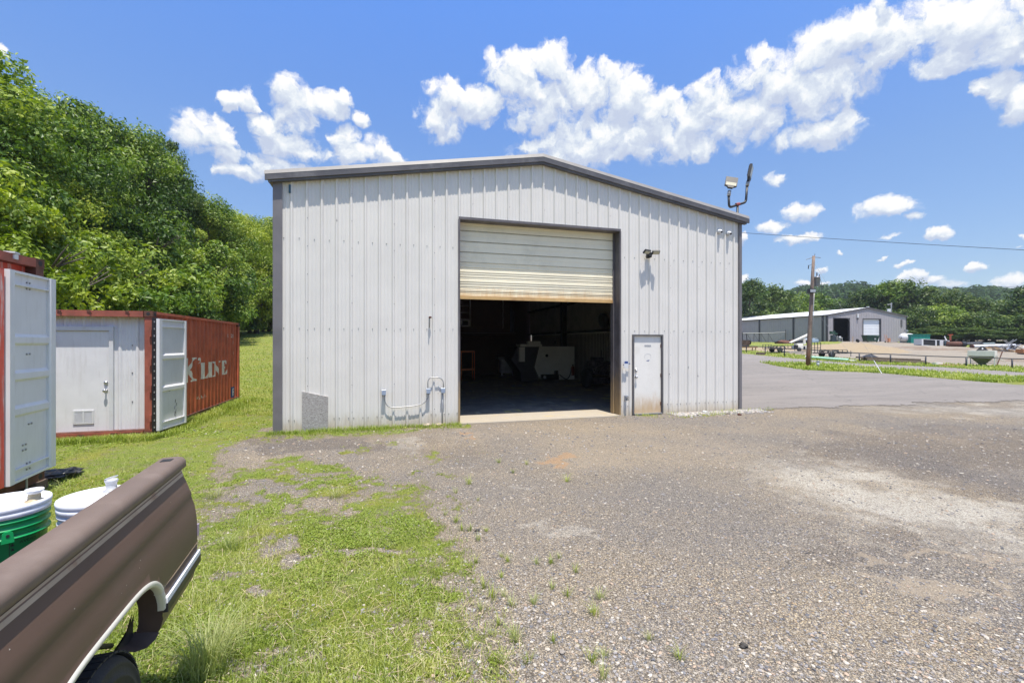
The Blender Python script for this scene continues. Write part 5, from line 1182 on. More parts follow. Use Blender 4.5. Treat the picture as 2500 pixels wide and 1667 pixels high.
for k in range(11):
    z = vz0 + .04 + k * .0185
    vt.add([(vx0 + .03, RY - .034, z), (vx1 - .03, RY - .034, z), (vx1 - .03, RY - .022, z + .013), (vx0 + .03, RY - .022, z + .013)], [(0,1,2,3)])
vt.mi = 0; vt.box((vx0 + .02, RY - .0215, vz0 + .02), (vx1 - .02, RY - .0202, vz1 - .02)); vt.build('vent', [M['white'], M['galv']], sd_)
for z in (.35, 1.1, 1.9): hg = MB(); hg.cyl((-6.27, RY - .06, z - .06), (-6.27, RY - .06, z + .06), .012, 8); hg.build('hinge', M['galv'], dfo)
lf_, LM = leaf(kc, 'door_leaf', (-4.425, 11.03), (-4.295, 12.06), .09, 2.40, (.345, .635), M['cont_white'], [], .10, .10)
gk = MB(); gk.box((-4.535, KY0 - .04, .08), (-4.44, KY0 - .012, 2.42)); 
g2 = gk.build('gasket', M['black'], lf_)
gk = MB()
for k in range(16): gk.cbox((-4.488, KY0 - .044, .16 + k * .145), (.02, .006, .035))
gk.build('gasket_clip', M['galv'], g2)
sk = MB()
for k, (x, z) in enumerate([(.62, .50), (.66, .42), (.60, .36), (.64, .28)]): sk.cyl(LM @ Vector((x, .006, z)), LM @ Vector((x + .015, .008, z + .07)), .007, 6)
sk.tube([LM @ Vector((.62 + .02 * math.cos(a), .008, .26 + .05 * math.sin(a))) for a in np.linspace(0, 5.6, 14)], .006, 5)
sk.tube([LM @ Vector((.86, .006, .95)), LM @ Vector((.80, .006, .86)), LM @ Vector((.90, .006, .90))], .006, 5); sk.cbox(LM @ Vector((.42, .008, .80)), (.01, .10, .05)); sk.build('scribble', mat('dark_scuff', (.16, .16, .17), .7), lf_)
# lettering painted on the folded side
def drape(polys, y0, z0, W, Hh, cell, m, name, gap=None):
    xs, zs_ = polys_grid(polys, cell, W, Hh); vs = []; fs = []; h = cell / 2
    for x, z in zip(xs, zs_):
        k = len(vs)
        for a, b in ((-h, -h), (h, -h), (h, h), (-h, h)):
            yq = y0 + x + a; vs.append((KX1 - .036 - corrug(yq - KY0 - .16) + .003, yq, z0 + z + b))
        fs.append((k, k+1, k+2, k+3))
    b = MB(); b.add(vs, fs); return b.build(name, m, kc)
Kp = [[(.04,0),(.30,0),(.30,.03),(.26,.05),(.26,.55),(.30,.57),(.30,.6),(.04,.6),(.04,.57),(.08,.55),(.08,.05),(.04,.03)],
      [(.28,.27),(.50,.50),(.56,.57),(.52,.57),(.52,.6),(.86,.6),(.86,.57),(.74,.56),(.60,.45),(.44,.30),(.72,.06),(.86,.03),(.86,0),(.46,0),(.46,.03),(.52,.05),(.38,.20),(.30,.24)]]
ap = [[(.0,.0),(.10,.03),(.12,.12),(.06,.17),(.0,.14),(.0,.09),(.05,.08),(.05,.04)]]
Lp = [[(0,0),(.46,0),(.50,.14),(.46,.14),(.38,.04),(.24,.04),(.24,.38),(.28,.40),(.28,.43),(0,.43),(0,.40),(.06,.38),(.06,.04),(0,.03)]]
Ip = [[(0,0),(.26,0),(.26,.03),(.21,.05),(.21,.38),(.26,.40),(.26,.43),(0,.43),(0,.40),(.05,.38),(.05,.05),(0,.03)]]
Np = [[(0,0),(.18,0),(.18,.03),(.13,.05),(.13,.30),(.44,0),(.54,0),(.54,.38),(.60,.40),(.60,.43),(.40,.43),(.40,.40),(.46,.38),(.46,.14),(.18,.43),(0,.43),(0,.40),(.06,.38),(.06,.05),(0,.03)]]
Ep = [[(0,0),(.48,0),(.50,.13),(.47,.13),(.42,.04),(.22,.04),(.22,.20),(.32,.20),(.34,.15),(.37,.15),(.37,.29),(.34,.29),(.32,.24),(.22,.24),(.22,.39),(.40,.39),(.44,.32),(.47,.32),(.46,.43),(0,.43),(0,.40),(.06,.38),(.06,.05),(0,.03)]]
sh = lambda P_, dx, dz=0: [[(a + dx, b + dz) for a, b in p] for p in P_]
drape(Kp + sh(ap, .98, .43) + sh(Lp, 1.16, .01) + sh(Ip, 1.72, .01) + sh(Np, 2.08, .01) + sh(Ep, 2.76, .01), 12.73, .925, 3.4, .65, .012, M['ink'], 'lettering')
def tri_polys(txt, h):
    v, tr = text_tris(txt, h); return [[tuple(v[i]) for i in t] for t in tr], v[:, 0].max()
tp_, W_ = tri_polys('w..  in. c n.', .10); drape(tp_, 13.62, .43, W_ + .05, .16, .009, M['ink'], 'web_lettering')
tp_, W_ = tri_polys('KK  16213', .11); drape(tp_, 16.02, 2.07, min(W_, 1.0) + .02, .14, .009, M['ink'], 'number_lettering')
tp_, W_ = tri_polys('1', .10); drape(tp_, 16.55, 1.86, .12, .13, .009, M['ink'], 'number_lettering')
tp_, W_ = tri_polys('1', .10); drape(tp_, 16.58, 1.53, .12, .13, .009, M['ink'], 'number_lettering')
drape([[(0,0),(.34,0),(.34,.34),(0,.34)]], 16.44, .15, .34, .34, .02, mat('blue_square', (.03, .08, .25), .6), 'blue_square')
tp_, W_ = tri_polys('F', .24)
fo = drape(tp_, 16.53, .20, .24, .26, .01, M['ink'], 'square_lettering'); fo.location.x = .004
# ---- near container at the left frame edge
bc = thing('shipping_container', 'tall container at the left frame edge with a pale grey door leaf and red edge', 'shipping container', (-7.3, 6.3, 0))
BX, BY0, BY1, BZ0, BZ1 = -4.27, 5.06, 7.50, .10, 2.995
b_ = MB(); b_.box((BX - 6.0, BY0 + .02, BZ0 + .12), (BX - .12, BY1 - .02, BZ1 - .09)); b_.build('body', M['red'], bc)
b_ = MB(); b_.box((BX - 6.0, BY0, BZ1 - .09), (BX - .1, BY1, BZ1 - .03)); b_.build('roof', M['rust_l'], bc)
b_ = MB(); b_.box((BX - .15, BY0 + .16, BZ1 - .12), (BX, BY1 - .17, BZ1 - .015)); hd_ = b_.build('header', M['rust_l'], bc)
b_ = MB()
for y in (6.45, 6.98): b_.cbox((BX - .03, y, BZ1 - .004), (.10, .13, .02), rz=.2); b_.cbox((BX + .004, y, BZ1 - .05), (.02, .07, .06))
b_.build('keeper', M['white'], hd_)
b_ = MB(); b_.box((BX - .15, BY0 + .16, BZ0), (BX, BY1 - .17, BZ0 + .13)); b_.build('sill', M['rust_d'], bc)
for Y_ in (BY0 + .08, BY1 - .085):
    b_ = MB(); b_.box((BX - .16, Y_ - .07, BZ0 + .1), (BX - .01, Y_ + .07, BZ1 - .12)); b_.build('corner_post', M['rust_d'], bc)
    for Z_ in (BZ1 - .06, BZ0 + .06): casting(bc, BX - .085, Y_, Z_)
leaf(bc, 'door_leaf', (-4.14, 6.625), (-4.255, 7.62), .25, 2.75, (.325, .497, .665), M['cont_white'], [(.42, .045), (.42, .075), (.42, .395), (.46, .74), (.34, .835), (.34, .86), (.42, .93), (.42, .96)], .09, .17)
rl_ = MB(); rl_.box((BX + .02, BY0 + .06, .25), (BX + .135, 6.60, 2.75)); rl_.build('door_leaf', M['red'], bc)
rs_ = MB(); rs_.cyl((-4.2, 7.05, .0), (-4.2, 7.05, .28), .012, 8); rs_.build('lock_rod', M['galv'], bc)
bl = thing('support_block', 'timber block propping the near container corner', 'block', (-4.4, 7.4, 0)); b_ = MB(); b_.cbox((-4.36, 7.40, .04), (.24, .22, .13), bev=.01); b_.build('timber', M['lumber_d'], bl)
bl = thing('support_block', 'timber block propping the hidden near corner of the near container', 'block', (-4.4, 5.1, 0)); b_ = MB(); b_.cbox((-4.36, 5.14, .04), (.24, .22, .13), bev=.01); b_.build('timber', M['lumber_d'], bl)
def crumple(c, d, seed, n=14, amp=.25):
    rs = np.random.default_rng(seed); b = MB(); b.smooth = True
    vs = []
    for i in range(n + 1):
        th = PI * i / n
        for j in range(2 * n):
            ph = 2 * PI * j / (2 * n); k = 1 + amp * (float(vnoise(np.array(3 * math.cos(ph) * math.sin(th) + seed), np.array(3 * math.sin(ph) * math.sin(th) + 3 * math.cos(th)), 1.4, seed)) - .5) * 2
            vs.append((c[0] + d[0] * k * math.sin(th) * math.cos(ph), c[1] + d[1] * k * math.sin(th) * math.sin(ph), max(c[2] - d[2] * .3, c[2] + d[2] * k * math.cos(th))))
    fs = [(i*2*n + j, (i+1)*2*n + j, (i+1)*2*n + (j+1) % (2*n), i*2*n + (j+1) % (2*n)) for i in range(n) for j in range(2*n)]
    return b.add(vs, fs)
X, Y, _ = at(142, 1166); tp2 = thing('plastic_sheet', 'scrap of black plastic sheet in the grass by the near container corner', 'sheet', (X, Y, 0)); crumple((X, Y, .03), (.28, .22, .05), 4, 12, .5).build('sheet', M['tarp'], tp2)

# ================================================================== the pickup bed in the foreground
trk = thing('pickup_truck', 'rear of an old brown pickup truck with a tan pinstripe and no tailgate', 'pickup truck', (-.99, 2.80, .03), math.atan2(.082, .9966))
PROF = [(1.262, -.004), (1.248, -.002), (1.238, -.022), (1.228, -.026), (1.205, -.020), (1.17, -.004), (1.13, .010), (1.095, .022), (1.085, .019), (1.04, .034), (.98, .043), (.92, .047), (.86, .047), (.835, .046), (.832, .040), (.828, .046), (.78, .046), (.70, .040), (.655, .028), (.625, .004), (.612, -.02)]
PROF = [(h - .03, x) for h, x in PROF]
HT = 1.27
def sx(h): return float(np.interp(-h, [-p[0] for p in PROF], [p[1] for p in PROF]))
AC, AH, AR, BL = .97, .44, .485, 2.45
AW, AT, AN = .492, .475, 4.0
cols = sorted(set([round(v, 4) for v in list(np.linspace(0, BL, 50)) + [AC + AW * math.copysign(abs(math.cos(t)) ** .5, math.cos(t)) for t in np.linspace(0, PI, 90)] + [AC - AW - .003, AC + AW + .003]]))
hbot = PROF[-1][0]
def hb(s): return max(hbot, AH + AT * (max(0, 1 - (abs(s - AC) / AW) ** AN)) ** (1 / AN)) if abs(s - AC) < AW else hbot
def side(mb, mir=1, x_off=0):
    # rail top, inner lip, rounded shoulder
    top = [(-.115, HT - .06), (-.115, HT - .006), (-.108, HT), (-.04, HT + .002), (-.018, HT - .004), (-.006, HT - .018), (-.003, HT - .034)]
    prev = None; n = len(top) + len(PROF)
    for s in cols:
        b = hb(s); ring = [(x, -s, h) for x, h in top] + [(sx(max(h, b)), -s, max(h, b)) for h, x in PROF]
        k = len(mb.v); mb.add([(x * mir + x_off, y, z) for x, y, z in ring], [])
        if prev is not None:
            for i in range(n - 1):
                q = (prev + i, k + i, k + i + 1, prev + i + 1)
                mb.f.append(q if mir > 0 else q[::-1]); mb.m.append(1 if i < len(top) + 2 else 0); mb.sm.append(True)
        prev = k
for mir, xo in ((1, 0), (-1, -1.86)):
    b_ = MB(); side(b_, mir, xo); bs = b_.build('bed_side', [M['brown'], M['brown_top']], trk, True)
    # tail face, inner skin
    b_ = MB(); ring = [(sx(h), h) for h in np.linspace(HT - .03, hbot, 80)]
    vs = [(x * mir + xo, -.0, h) for x, h in ring] + [(-.10 * mir + xo, -.0, h) for x, h in ring]
    b_.add(vs, [(i, i + 1, 80 + i + 1, 80 + i) for i in range(79)]); b_.box((min((-.115) * mir + xo, (-.112) * mir + xo), -BL, .80), (max((-.115) * mir + xo, (-.112) * mir + xo), 0, HT - .05))
    b_.add([((x) * mir + xo, .0, z) for x, z in ((-.115, HT - .06), (-.108, HT - .001), (-.04, HT + .001), (-.006, HT - .018), (-.004, HT - .05))], [(0, 1, 2, 3, 4)])
    b_.build('tail_post', M['brown'], trk, True)
    if mir > 0: bside = bs
# bulge of the wheel-arch trim and its flange
def ring_pts(r, t):
    k = r - AR; c_, s_ = math.cos(t), math.sin(t)
    return (AC - (AW + k) * math.copysign(abs(c_) ** .5, c_), AH + (AT + k) * max(0, s_) ** .5)
tr_ = MB(); tr_.smooth = True; prev = None
for t in np.concatenate([np.linspace(R(20), R(60), 40), np.linspace(R(61), R(119), 20), np.linspace(R(120), R(172), 40)]):
    pr = []
    for dr_, dx in ((-.004, -.03), (-.005, .003), (.0, .008), (.012, .008), (.016, .001)):
        s, h = ring_pts(AR + dr_, t); pr.append((sx(h) + dx, -s, h))
    k = len(tr_.v); tr_.add(pr, [])
    if prev is not None:
        for i in range(4): tr_.f.append((prev + i, prev + i + 1, k + i + 1, k + i)); tr_.m.append(0); tr_.sm.append(True)
    prev = k
tr_.build('arch_trim', M['cream'], bside, True)
fg = MB(); fg.smooth = True; prev = None
for t in np.concatenate([np.linspace(R(6), R(60), 40), np.linspace(R(62), R(150), 20)]):
    s, h = ring_pts(AR - .003, t); dpt = .085
    k = len(fg.v); fg.add([(sx(h), -s, h), (sx(h) - dpt, -s - .006, h - .002)], [])
    if prev is not None: fg.f.append((prev, k, k + 1, prev + 1)); fg.m.append(0); fg.sm.append(True)
    prev = k
# lower tail of the flange sweeping forward to a point
pts = [((sx(.63)), .49, .62), (.02, .505, .60), (.0, .54, .59), (-.02, .60, .615), (-.04, .665, .665)]
inn = [(-.06, .485, .64), (-.07, .50, .63), (-.075, .54, .63), (-.07, .60, .65), (-.05, .665, .67)]
k = len(fg.v); fg.add([(x, -s, h) for x, s, h in pts] + [(x, -s, h) for x, s, h in inn], [(i, i + 1, i + 6, i + 5) for i in range(4)])
fg.build('arch_flange', mat('dull_brown_underside', (.07, .045, .035), .6, 0, .2, 6), bside, True)
fb = MB(); q_ = [(.485, .72), (.50, .60), (.60, .625), (.665, .665), (.60, .668), (.54, .675)]; fb.add([(-.062, -a, b) for a, b in q_] + [(-.07, -a, b) for a, b in q_], [(0,1,2,3,4,5), (11,10,9,8,7,6)]); fb.build('splash_plate', M['black'], trk, True)
br = MB(); br.cyl((-.09, -.62, .67), (-.05, -1.02, .90), .010, 8); br.build('brace', M['black'], trk, True)
sp_ = MB(); sp_.mi = 0
def ribbon(mb, h0, h1, s0, s1, off, n=60):
    for a, b in zip(np.linspace(s0, s1, n), np.linspace(s0, s1, n)[1:]):
        mb.add([(sx(h0) + off, -a, h0), (sx(h0) + off, -b, h0), (sx(h1) + off, -b, h1), (sx(h1) + off, -a, h1)], [(0, 1, 2, 3)])
ribbon(sp_, 1.197, 1.189, 0.0, BL, .0025); ribbon(sp_, 1.184, 1.170, 0.0, BL, .0025); sp_.mi = 1; ribbon(sp_, 1.1885, 1.1845, 0, BL, .002)
sp_.build('pinstripe', [M['tan'], mat('stripe_core', (.20, .12, .09), .6)], bside, True)
ml_ = MB(); ml_.box((.036, -.487, .700), (.060, .012, .738)); ml_.build('side_moulding', M['black'], bside, True)
ml_ = MB(); ml_.box((.038, -.487, .7385), (.058, .012, .762)); ml_.build('moulding_insert', M['whiteplastic'], bside, True)
cr2 = MB(); cr2.tube([(.0445, -.470, .812), (.0465, -.40, .808), (.0465, -.0, .806)], .0035, 5); cr2.build('seam', mat('bare_seam', (.22, .17, .11), .6), bside, True)
ck = MB(); rs = random.Random(21)
for k in range(9):
    s_, h_ = rs.uniform(.05, 1.4), rs.uniform(.98, 1.17)
    if abs(s_ - AC) < .5 and h_ < .95: continue
    w_ = rs.uniform(.001, .0022); x_ = sx(h_) + .0012; ck.add([(x_, -s_ - w_, h_), (x_, -s_ + w_, h_ + w_ * .6), (sx(h_ + w_ * 2) + .0012, -s_, h_ + w_ * 2)], [(0, 1, 2)])
ck.build('paint_chip', M['cream'], bside, True)
sk2 = MB(); sk2.box((-.088, -.105, HT + .0005), (-.042, -.055, HT + .0035)); sk2.build('stake_pocket', M['dark'], bside, True)
mk = MB(); mk.box((.04, .0, .84), (.052, .02, .90)); mk.build('tail_edge_piece', mat('grey_lilac', (.30, .25, .32), .3), trk, True)  # small grey lilac block on the tail edge, not a lamp
fl_ = MB(); fl_.box((-1.745, -BL, .785), (-.117, -.005, .79 + .0)); 
for k in range(18): fl_.box((-1.72 + k * .09, -BL + .01, .7905), (-1.68 + k * .09, -.02, .80))
fl_.box((-1.74, -.06, .70), (-.12, 0, .784)); fl_.build('bed_floor', M['brown'], trk, True)
fl_ = MB(); fl_.box((-1.745, -BL - .03, .70), (-.117, -BL, HT)); fl_.build('front_panel', M['brown'], trk, True)
wh_ = MB(); wh_.prism([(-1.42, .8), (-1.36, .98), (-1.2, 1.06), (-.78, 1.06), (-.6, .98), (-.54, .8)], -.30, -.116, Matrix(((0, 0, 1, 0), (1, 0, 0, 0), (0, 1, 0, 0), (0, 0, 0, 1)))); wh_.build('wheel_house', M['brown'], trk, True)
ch2 = MB()
for x in (-.50, -1.30): ch2.box((x - .03, -2.4, .50), (x + .03, -.1, .64))
ch2.cyl((-.2, -AC + .02, .38), (-1.66, -AC + .02, .38), .04, 10); ch2.build('chassis', M['black'], trk, True)
def wheel(parent, x, y, z, r=.385, wd=.225, sgn=1):
    Mw = Matrix.Rotation(PI / 2, 4, 'Y')
    b = MB(); b.smooth = True
    pr = [(r * .60, -wd * .46), (r * .72, -wd * .52), (r * .90, -wd * .50), (r * .965, -wd * .40), (r * .99, -wd * .3), (r, 0), (r * .99, wd * .3), (r * .965, wd * .40), (r * .92, wd * .49), (r * .905, wd * .515), (r * .885, wd * .52), (r * .875, wd * .50), (r * .80, wd * .525), (r * .79, wd * .545), (r * .775, wd * .545), (r * .765, wd * .52), (r * .66, wd * .50), (r * .60, wd * .45)]
    b.lathe(pr, (x, y, z), 64, Mw, False); b.smooth = False
    for k in range(56):          # tread blocks
        a = 2 * PI * k / 56
        for q, off in ((-.34, 0), (-.12, .03), (.12, 0), (.34, .03)):
            aa = a + off; c = Vector((x + q * wd, y + math.cos(aa) * (r - .002), z + math.sin(aa) * (r - .002)))
            b.cbox(c, (wd * .20, .034, .007), rx=aa - PI / 2)
    wo_ = b.build('wheel', M['rubber'], parent, True)
    b = MB(); b.smooth = True; b.lathe([(r * .61, wd * .46), (r * .60, wd * .40), (r * .56, wd * .22), (r * .42, wd * .10), (r * .40, wd * .16), (r * .25, wd * .24), (r * .22, wd * .36), (0, wd * .38)] if sgn > 0 else [(r * .61, -wd * .46), (r * .56, -wd * .22), (r * .4, -wd * .1), (0, -wd * .3)], (x, y, z), 32, Mw, False); b.build('rim', M['galv'], wo_, True)
wheel(trk, -.115, -AC + .04, .375, .385); wheel(trk, -1.745, -AC + .04, .375, .385, sgn=-1)

# ---- buckets standing in the bed
def gzp(x, y, h):
    u = (x - CX) / F; k = (h - H) / ((CY - y) / F); return k * (CT * u + ST), k * (CT - ST * u)
BT = 1.19; BB = .832
def bucket(X, Y, m, lab, lugang, green):
    bk_ = thing('bucket', lab, 'bucket', (X, Y, BB), group='lidded plastic buckets in the truck bed')
    hh = BT - BB
    b = MB(); b.smooth = True
    pr = [(0, 0), (.128, 0), (.131, .01), (.139, hh * .60), (.150, hh * .60 + .002), (.150, hh * .625), (.140, hh * .63), (.1405, hh * .71), (.149, hh * .712), (.149, hh * .73), (.1415, hh * .735), (.142, hh * .80), (.150, hh * .802), (.150, hh * .82), (.143, hh * .825), (.1445, hh * .9)]
    b.lathe(pr, (0, 0, 0), 56, None, False); b.build('pail', m, bk_, True)
    l = MB(); l.smooth = True
    l.lathe([(.147, hh - .052), (.1515, hh - .05), (.1525, hh - .03), (.150, hh - .028), (.1535, hh - .024), (.1555, hh - .010), (.153, hh - .001), (.147, hh), (.142, hh - .004), (.138, hh - .012), (.128, hh - .012), (.124, hh - .007), (.05, hh - .007), (0, hh - .007)], (0, 0, 0), 64, None, False); ld = l.build('lid', M['whiteplastic'], bk_, True)
    return bk_, ld, hh
def spout(ld, X, Y, wx, wy, hh, green):
    p = (wx - X, wy - Y, hh - .007); s = MB(); s.smooth = True
    s.lathe([(.032, 0), (.032, .005), (.023, .008), (.021, .04), (.023, .042)], p, 24, None, False); so = s.build('spout', M['spout_tan'] if green else M['spout'], ld, True)
    s = MB(); s.smooth = True; s.lathe([(.020, .035), (.031, .046), (.033, .052), (.031, .056), (.015, .056), (0, .055)] if green else [(.021, .036), (.026, .046), (.027, .054), (.024, .055), (.018, .046), (0, .045)], p, 24, None, False); s.build('spout_cap', M['whiteplastic'] if green else M['spout'], so, True)
    if not green: s = MB(); s.smooth = True; s.tube([(p[0] + .024 * math.cos(a), p[1] + .024 * math.sin(a), p[2] + .064 + .006 * math.cos(a)) for a in np.linspace(0, 2 * PI, 25)], .0022, 6); s.build('pull_ring', M['spout'], so, True)
    d = MB(); rs = random.Random(3 if green else 5)
    for k in range(7): a = rs.uniform(0, 6.3); r_ = rs.uniform(.02, .1); d.cbox((r_ * math.cos(a), r_ * math.sin(a), hh - .0062), (rs.uniform(.004, .016), rs.uniform(.002, .004), .0012), rz=rs.uniform(0, 1))
    d.build('scuff', mat('dark_fleck', (.12, .11, .10), .7), ld, True)
GX_, GY_ = -1.630, 2.60; WXB, WYB_ = -1.262, 2.585
gb, gl_, hh = bucket(GX_, GY_, M['greenplastic'], 'green bucket with a white lid and stained spout in the truck bed', 0, True)
sxp = gzp(84, 1219, BT); spout(gl_, GX_, GY_, sxp[0], sxp[1], hh, True)
wb_, wl_, hh = bucket(WXB, WYB_, M['greyplastic'], 'white bucket with a white lid beside the bed rail', 0, False)
sxp = gzp(272, 1194, BT); spout(wl_, WXB, WYB_, sxp[0], sxp[1], hh, False)
va = math.atan2(0 - GY_, 0 - GX_)      # side of the pail that faces the yard
lg = MB(); la = va + R(4); Ml = Matrix.Translation((.150 * math.cos(la), .150 * math.sin(la), hh * .60)) @ Matrix.Rotation(la - PI / 2, 4, 'Z') @ Matrix.Rotation(PI / 2, 4, 'X')
lg.prism([(-.020, -.006), (.020, -.006), (.016, .035), (.008, .043), (-.008, .043), (-.016, .035)], -.006, .003, Ml); lgo = lg.build('handle_lug', M['greenplastic'], gb, True)
lg = MB(); lg.cyl(Ml @ Vector((0, .026, -.008)), Ml @ Vector((0, .026, -.003)), .006, 10); lg.build('lug_hole', M['dark'], lgo, True)
tx = MB()
def cyl_text(txt, h, a0, z0, m='x'):
    v, trs = text_tris(txt, h)
    for t in trs: tx.add([(.1405 * math.cos(a0 + v[i][0] / .1365), .1405 * math.sin(a0 + v[i][0] / .1365), z0 + v[i][1]) for i in t], [(0, 1, 2)])
a0 = va + R(6)
TZ0 = .085
cyl_text('WARNING', .016, a0 + R(8), .125 + TZ0); cyl_text('AVOID', .013, a0 + R(13), .105 + TZ0)
for zc in (.128 + TZ0, .108 + TZ0, .088 + TZ0):
    tx.add([(.1405 * math.cos(a0 + q / .1365), .1405 * math.sin(a0 + q / .1365), z) for q, z in ((.004, zc - .006), (.016, zc - .006), (.010, zc + .006))], [(0, 1, 2)])
for (q0, q1, z0, z1) in ((0, .105, .146 + TZ0, .148 + TZ0), (0, .105, .06 + TZ0, .062 + TZ0), (0, .002, .062 + TZ0, .146 + TZ0), (.103, .105, .062 + TZ0, .146 + TZ0)):
    n = 10
    for k in range(n): qa, qb = q0 + (q1 - q0) * k / n, q0 + (q1 - q0) * (k + 1) / n; tx.add([(.1403 * math.cos(a0 + q / .1365), .1403 * math.sin(a0 + q / .1365), z) for q, z in ((qa, z0), (qb, z0), (qb, z1), (qa, z1))], [(0, 1, 2, 3)])
tx.build('warning_lettering', M['inkblack'], gb, True)
X, Y = gzp(4, 1385, .93); bg_ = thing('plastic_bag', 'crumpled black plastic bag in the truck bed at the left frame edge', 'bag', (X - .06, Y, .83)); crumple((X - .07, Y + .03, .87), (.16, .16, .11), 9, 20, .45).build('bag', M['tarp'], bg_)
rs = np.random.default_rng(91); n = 2600; q = rs.random(n); z = 1 / (1 / 2.3 + q * (1 / 11 - 1 / 2.3)); u = rs.uniform(-1.1, .05, n)
X = z * (CT * u + ST); Y = z * (CT - ST * u); d = grass_d(X, Y)[0]; k = rs.random(n) < np.clip(d * 1.4, .1, 1); X, Y = X[k], Y[k]; n = len(X)
a = rs.uniform(0, 2 * PI, n); L = rs.uniform(.02, .07, n); p = np.stack([X, Y, terr(X, Y) + rs.uniform(.008, .03, n)], 1); e = np.stack([np.cos(a), np.sin(a), rs.normal(size=n) * .15], 1) * L[:, None]; w_ = np.stack([-np.sin(a), np.cos(a), np.zeros(n)], 1) * .0012
V = np.stack([p - e - w_, p - e + w_, p + e + w_, p + e - w_], 1).reshape(-1, 3)
tag(fastobj('dead_stalks', fastmesh('dead_stalks', V, np.arange(4 * n).reshape(-1, 4), mat('straw', (.48, .38, .25), .9, 0, .3, 30))), 'dry straw coloured stalks lying in the lawn', 'straw', kind='stuff')
# tall clumps by the truck tail
def clump(x, y, n, h, lab, seed, rad0=.09):
    rs = np.random.default_rng(seed); X, Y, _ = at(x, y); V = []; Q = []; T = []
    for k in range(n):
        a = rs.uniform(0, 2*PI); r0 = rad0 * rs.random() ** .7; b = np.array([r0 * math.cos(a), r0 * math.sin(a), -.01]); a2 = a + rs.normal() * .6; hh_ = h * rs.uniform(.5, 1.15); ln = rs.uniform(.15, .8) * hh_
        d = np.array([math.cos(a2), math.sin(a2), 0]); s_ = np.array([-d[1], d[0], 0]) * rs.uniform(.0016, .0030); t0 = rs.uniform(.1, .95)
        for i in range(5):
            q = i / 4; p = b + d * ln * q ** 1.8 + np.array([0, 0, hh_ * (q - .35 * q ** 3)]); wq = (1 - q * .85); V += [p - s_ * wq, p + s_ * wq]; T += [t0, t0]
        o = k * 10
        for i in range(4): Q.append((o + 2*i, o + 2*i + 1, o + 2*i + 3, o + 2*i + 2))
    T = np.array(T); me = fastmesh('blades', np.array(V), np.array(Q), M['grass_dry'], False, {'tint': np.stack([T, T, T, np.ones_like(T)], 1)})
    t = thing('grass_clump', lab, 'grass clump', (X, Y, tz(X, Y)), group='tall grass clumps'); o = bpy.data.objects.new('blades', me); COL.objects.link(o); o.parent = t
clump(505, 1640, 300, .40, 'tall pale grass clump right of the truck wheel', 1, .12)
clump(545, 1575, 110, .24, 'smaller grass clump behind the one right of the truck wheel', 2)
clump(560, 1340, 90, .22, 'arching grass clump right of the truck tail', 3)
clump(820, 1215, 80, .20, 'loose grass clump in the middle of the lawn', 4)
clump(1612, 1008, 160, .16, 'bushy weed tuft at the foot of the small door hinge side', 5, .14)
clump(525, 1215, 80, .20, 'grass clump on the lawn above the truck tail', 6)
tm_ = []
for sd_ in range(4):
    rs = np.random.default_rng(60 + sd_); V = []; Q = []; T = []; n = 34
    for k in range(n):
        a = rs.uniform(0, 2*PI); b = np.array([.028 * math.cos(a), .028 * math.sin(a), -.01]) * rs.random(); hh_ = rs.uniform(.04, .10); ln = rs.uniform(.1, .8) * hh_; d = np.array([math.cos(a), math.sin(a), 0]); s_ = np.array([-d[1], d[0], 0]) * rs.uniform(.0014, .0024); t0 = rs.uniform(.1, .9)
        for i in range(4):
            q = i / 3; p = b + d * ln * q ** 1.6 + np.array([0, 0, hh_ * (q - .25 * q ** 3)]); V += [p - s_ * (1 - q * .8), p + s_ * (1 - q * .8)]; T += [t0, t0]
        for i in range(3): o = k * 8 + 2 * i; Q.append((o, o + 1, o + 3, o + 2))
    T = np.array(T); tm_.append(fastmesh('grass_tuft', np.array(V), np.array(Q), M['grass'] if sd_ % 2 else M['grass_dry'], False, {'tint': np.stack([T, T, T, np.ones_like(T)], 1)}))
rs = random.Random(12)
for i, (a, b) in enumerate([(410,540),(520,545),(465,610),(350,540),(240,440),(310,480),(855,770),(960,760),(1010,725),(1120,820),(960,930),(1065,985),(835,1040),(1250,1105),(1285,1005),(970,1300),(720,1300),(795,1430),(1310,1390),(1230,1430),(1620,1280),(1825,1400),(1305,1530),(600,1180),(550,1250),(410,1340),(640,1430),(560,1000),(640,990),(445,760),(625,720),(665,750),(460,340),(1060,210),(700,150),(600,80),(790,95),(400,230),(310,290),(500,930),(690,1050),(560,1420),(480,1080),(620,860),(700,1240)]):
    X, Y, _ = at(1000 + a / 2.765, 1100 + b / 2.765); o = fastobj('grass_tuft', tm_[i % 4]); k = rs.uniform(.8, 1.5); o.location = (X, Y, tz(X, Y)); o.scale = (k, k, k * rs.uniform(.8, 1.2)); o.rotation_euler = (0, 0, rs.uniform(0, 6)); tag(o, 'small lone tuft of grass sprouting from the bare gravel', 'grass tuft', 'small lone grass tufts on the gravel')
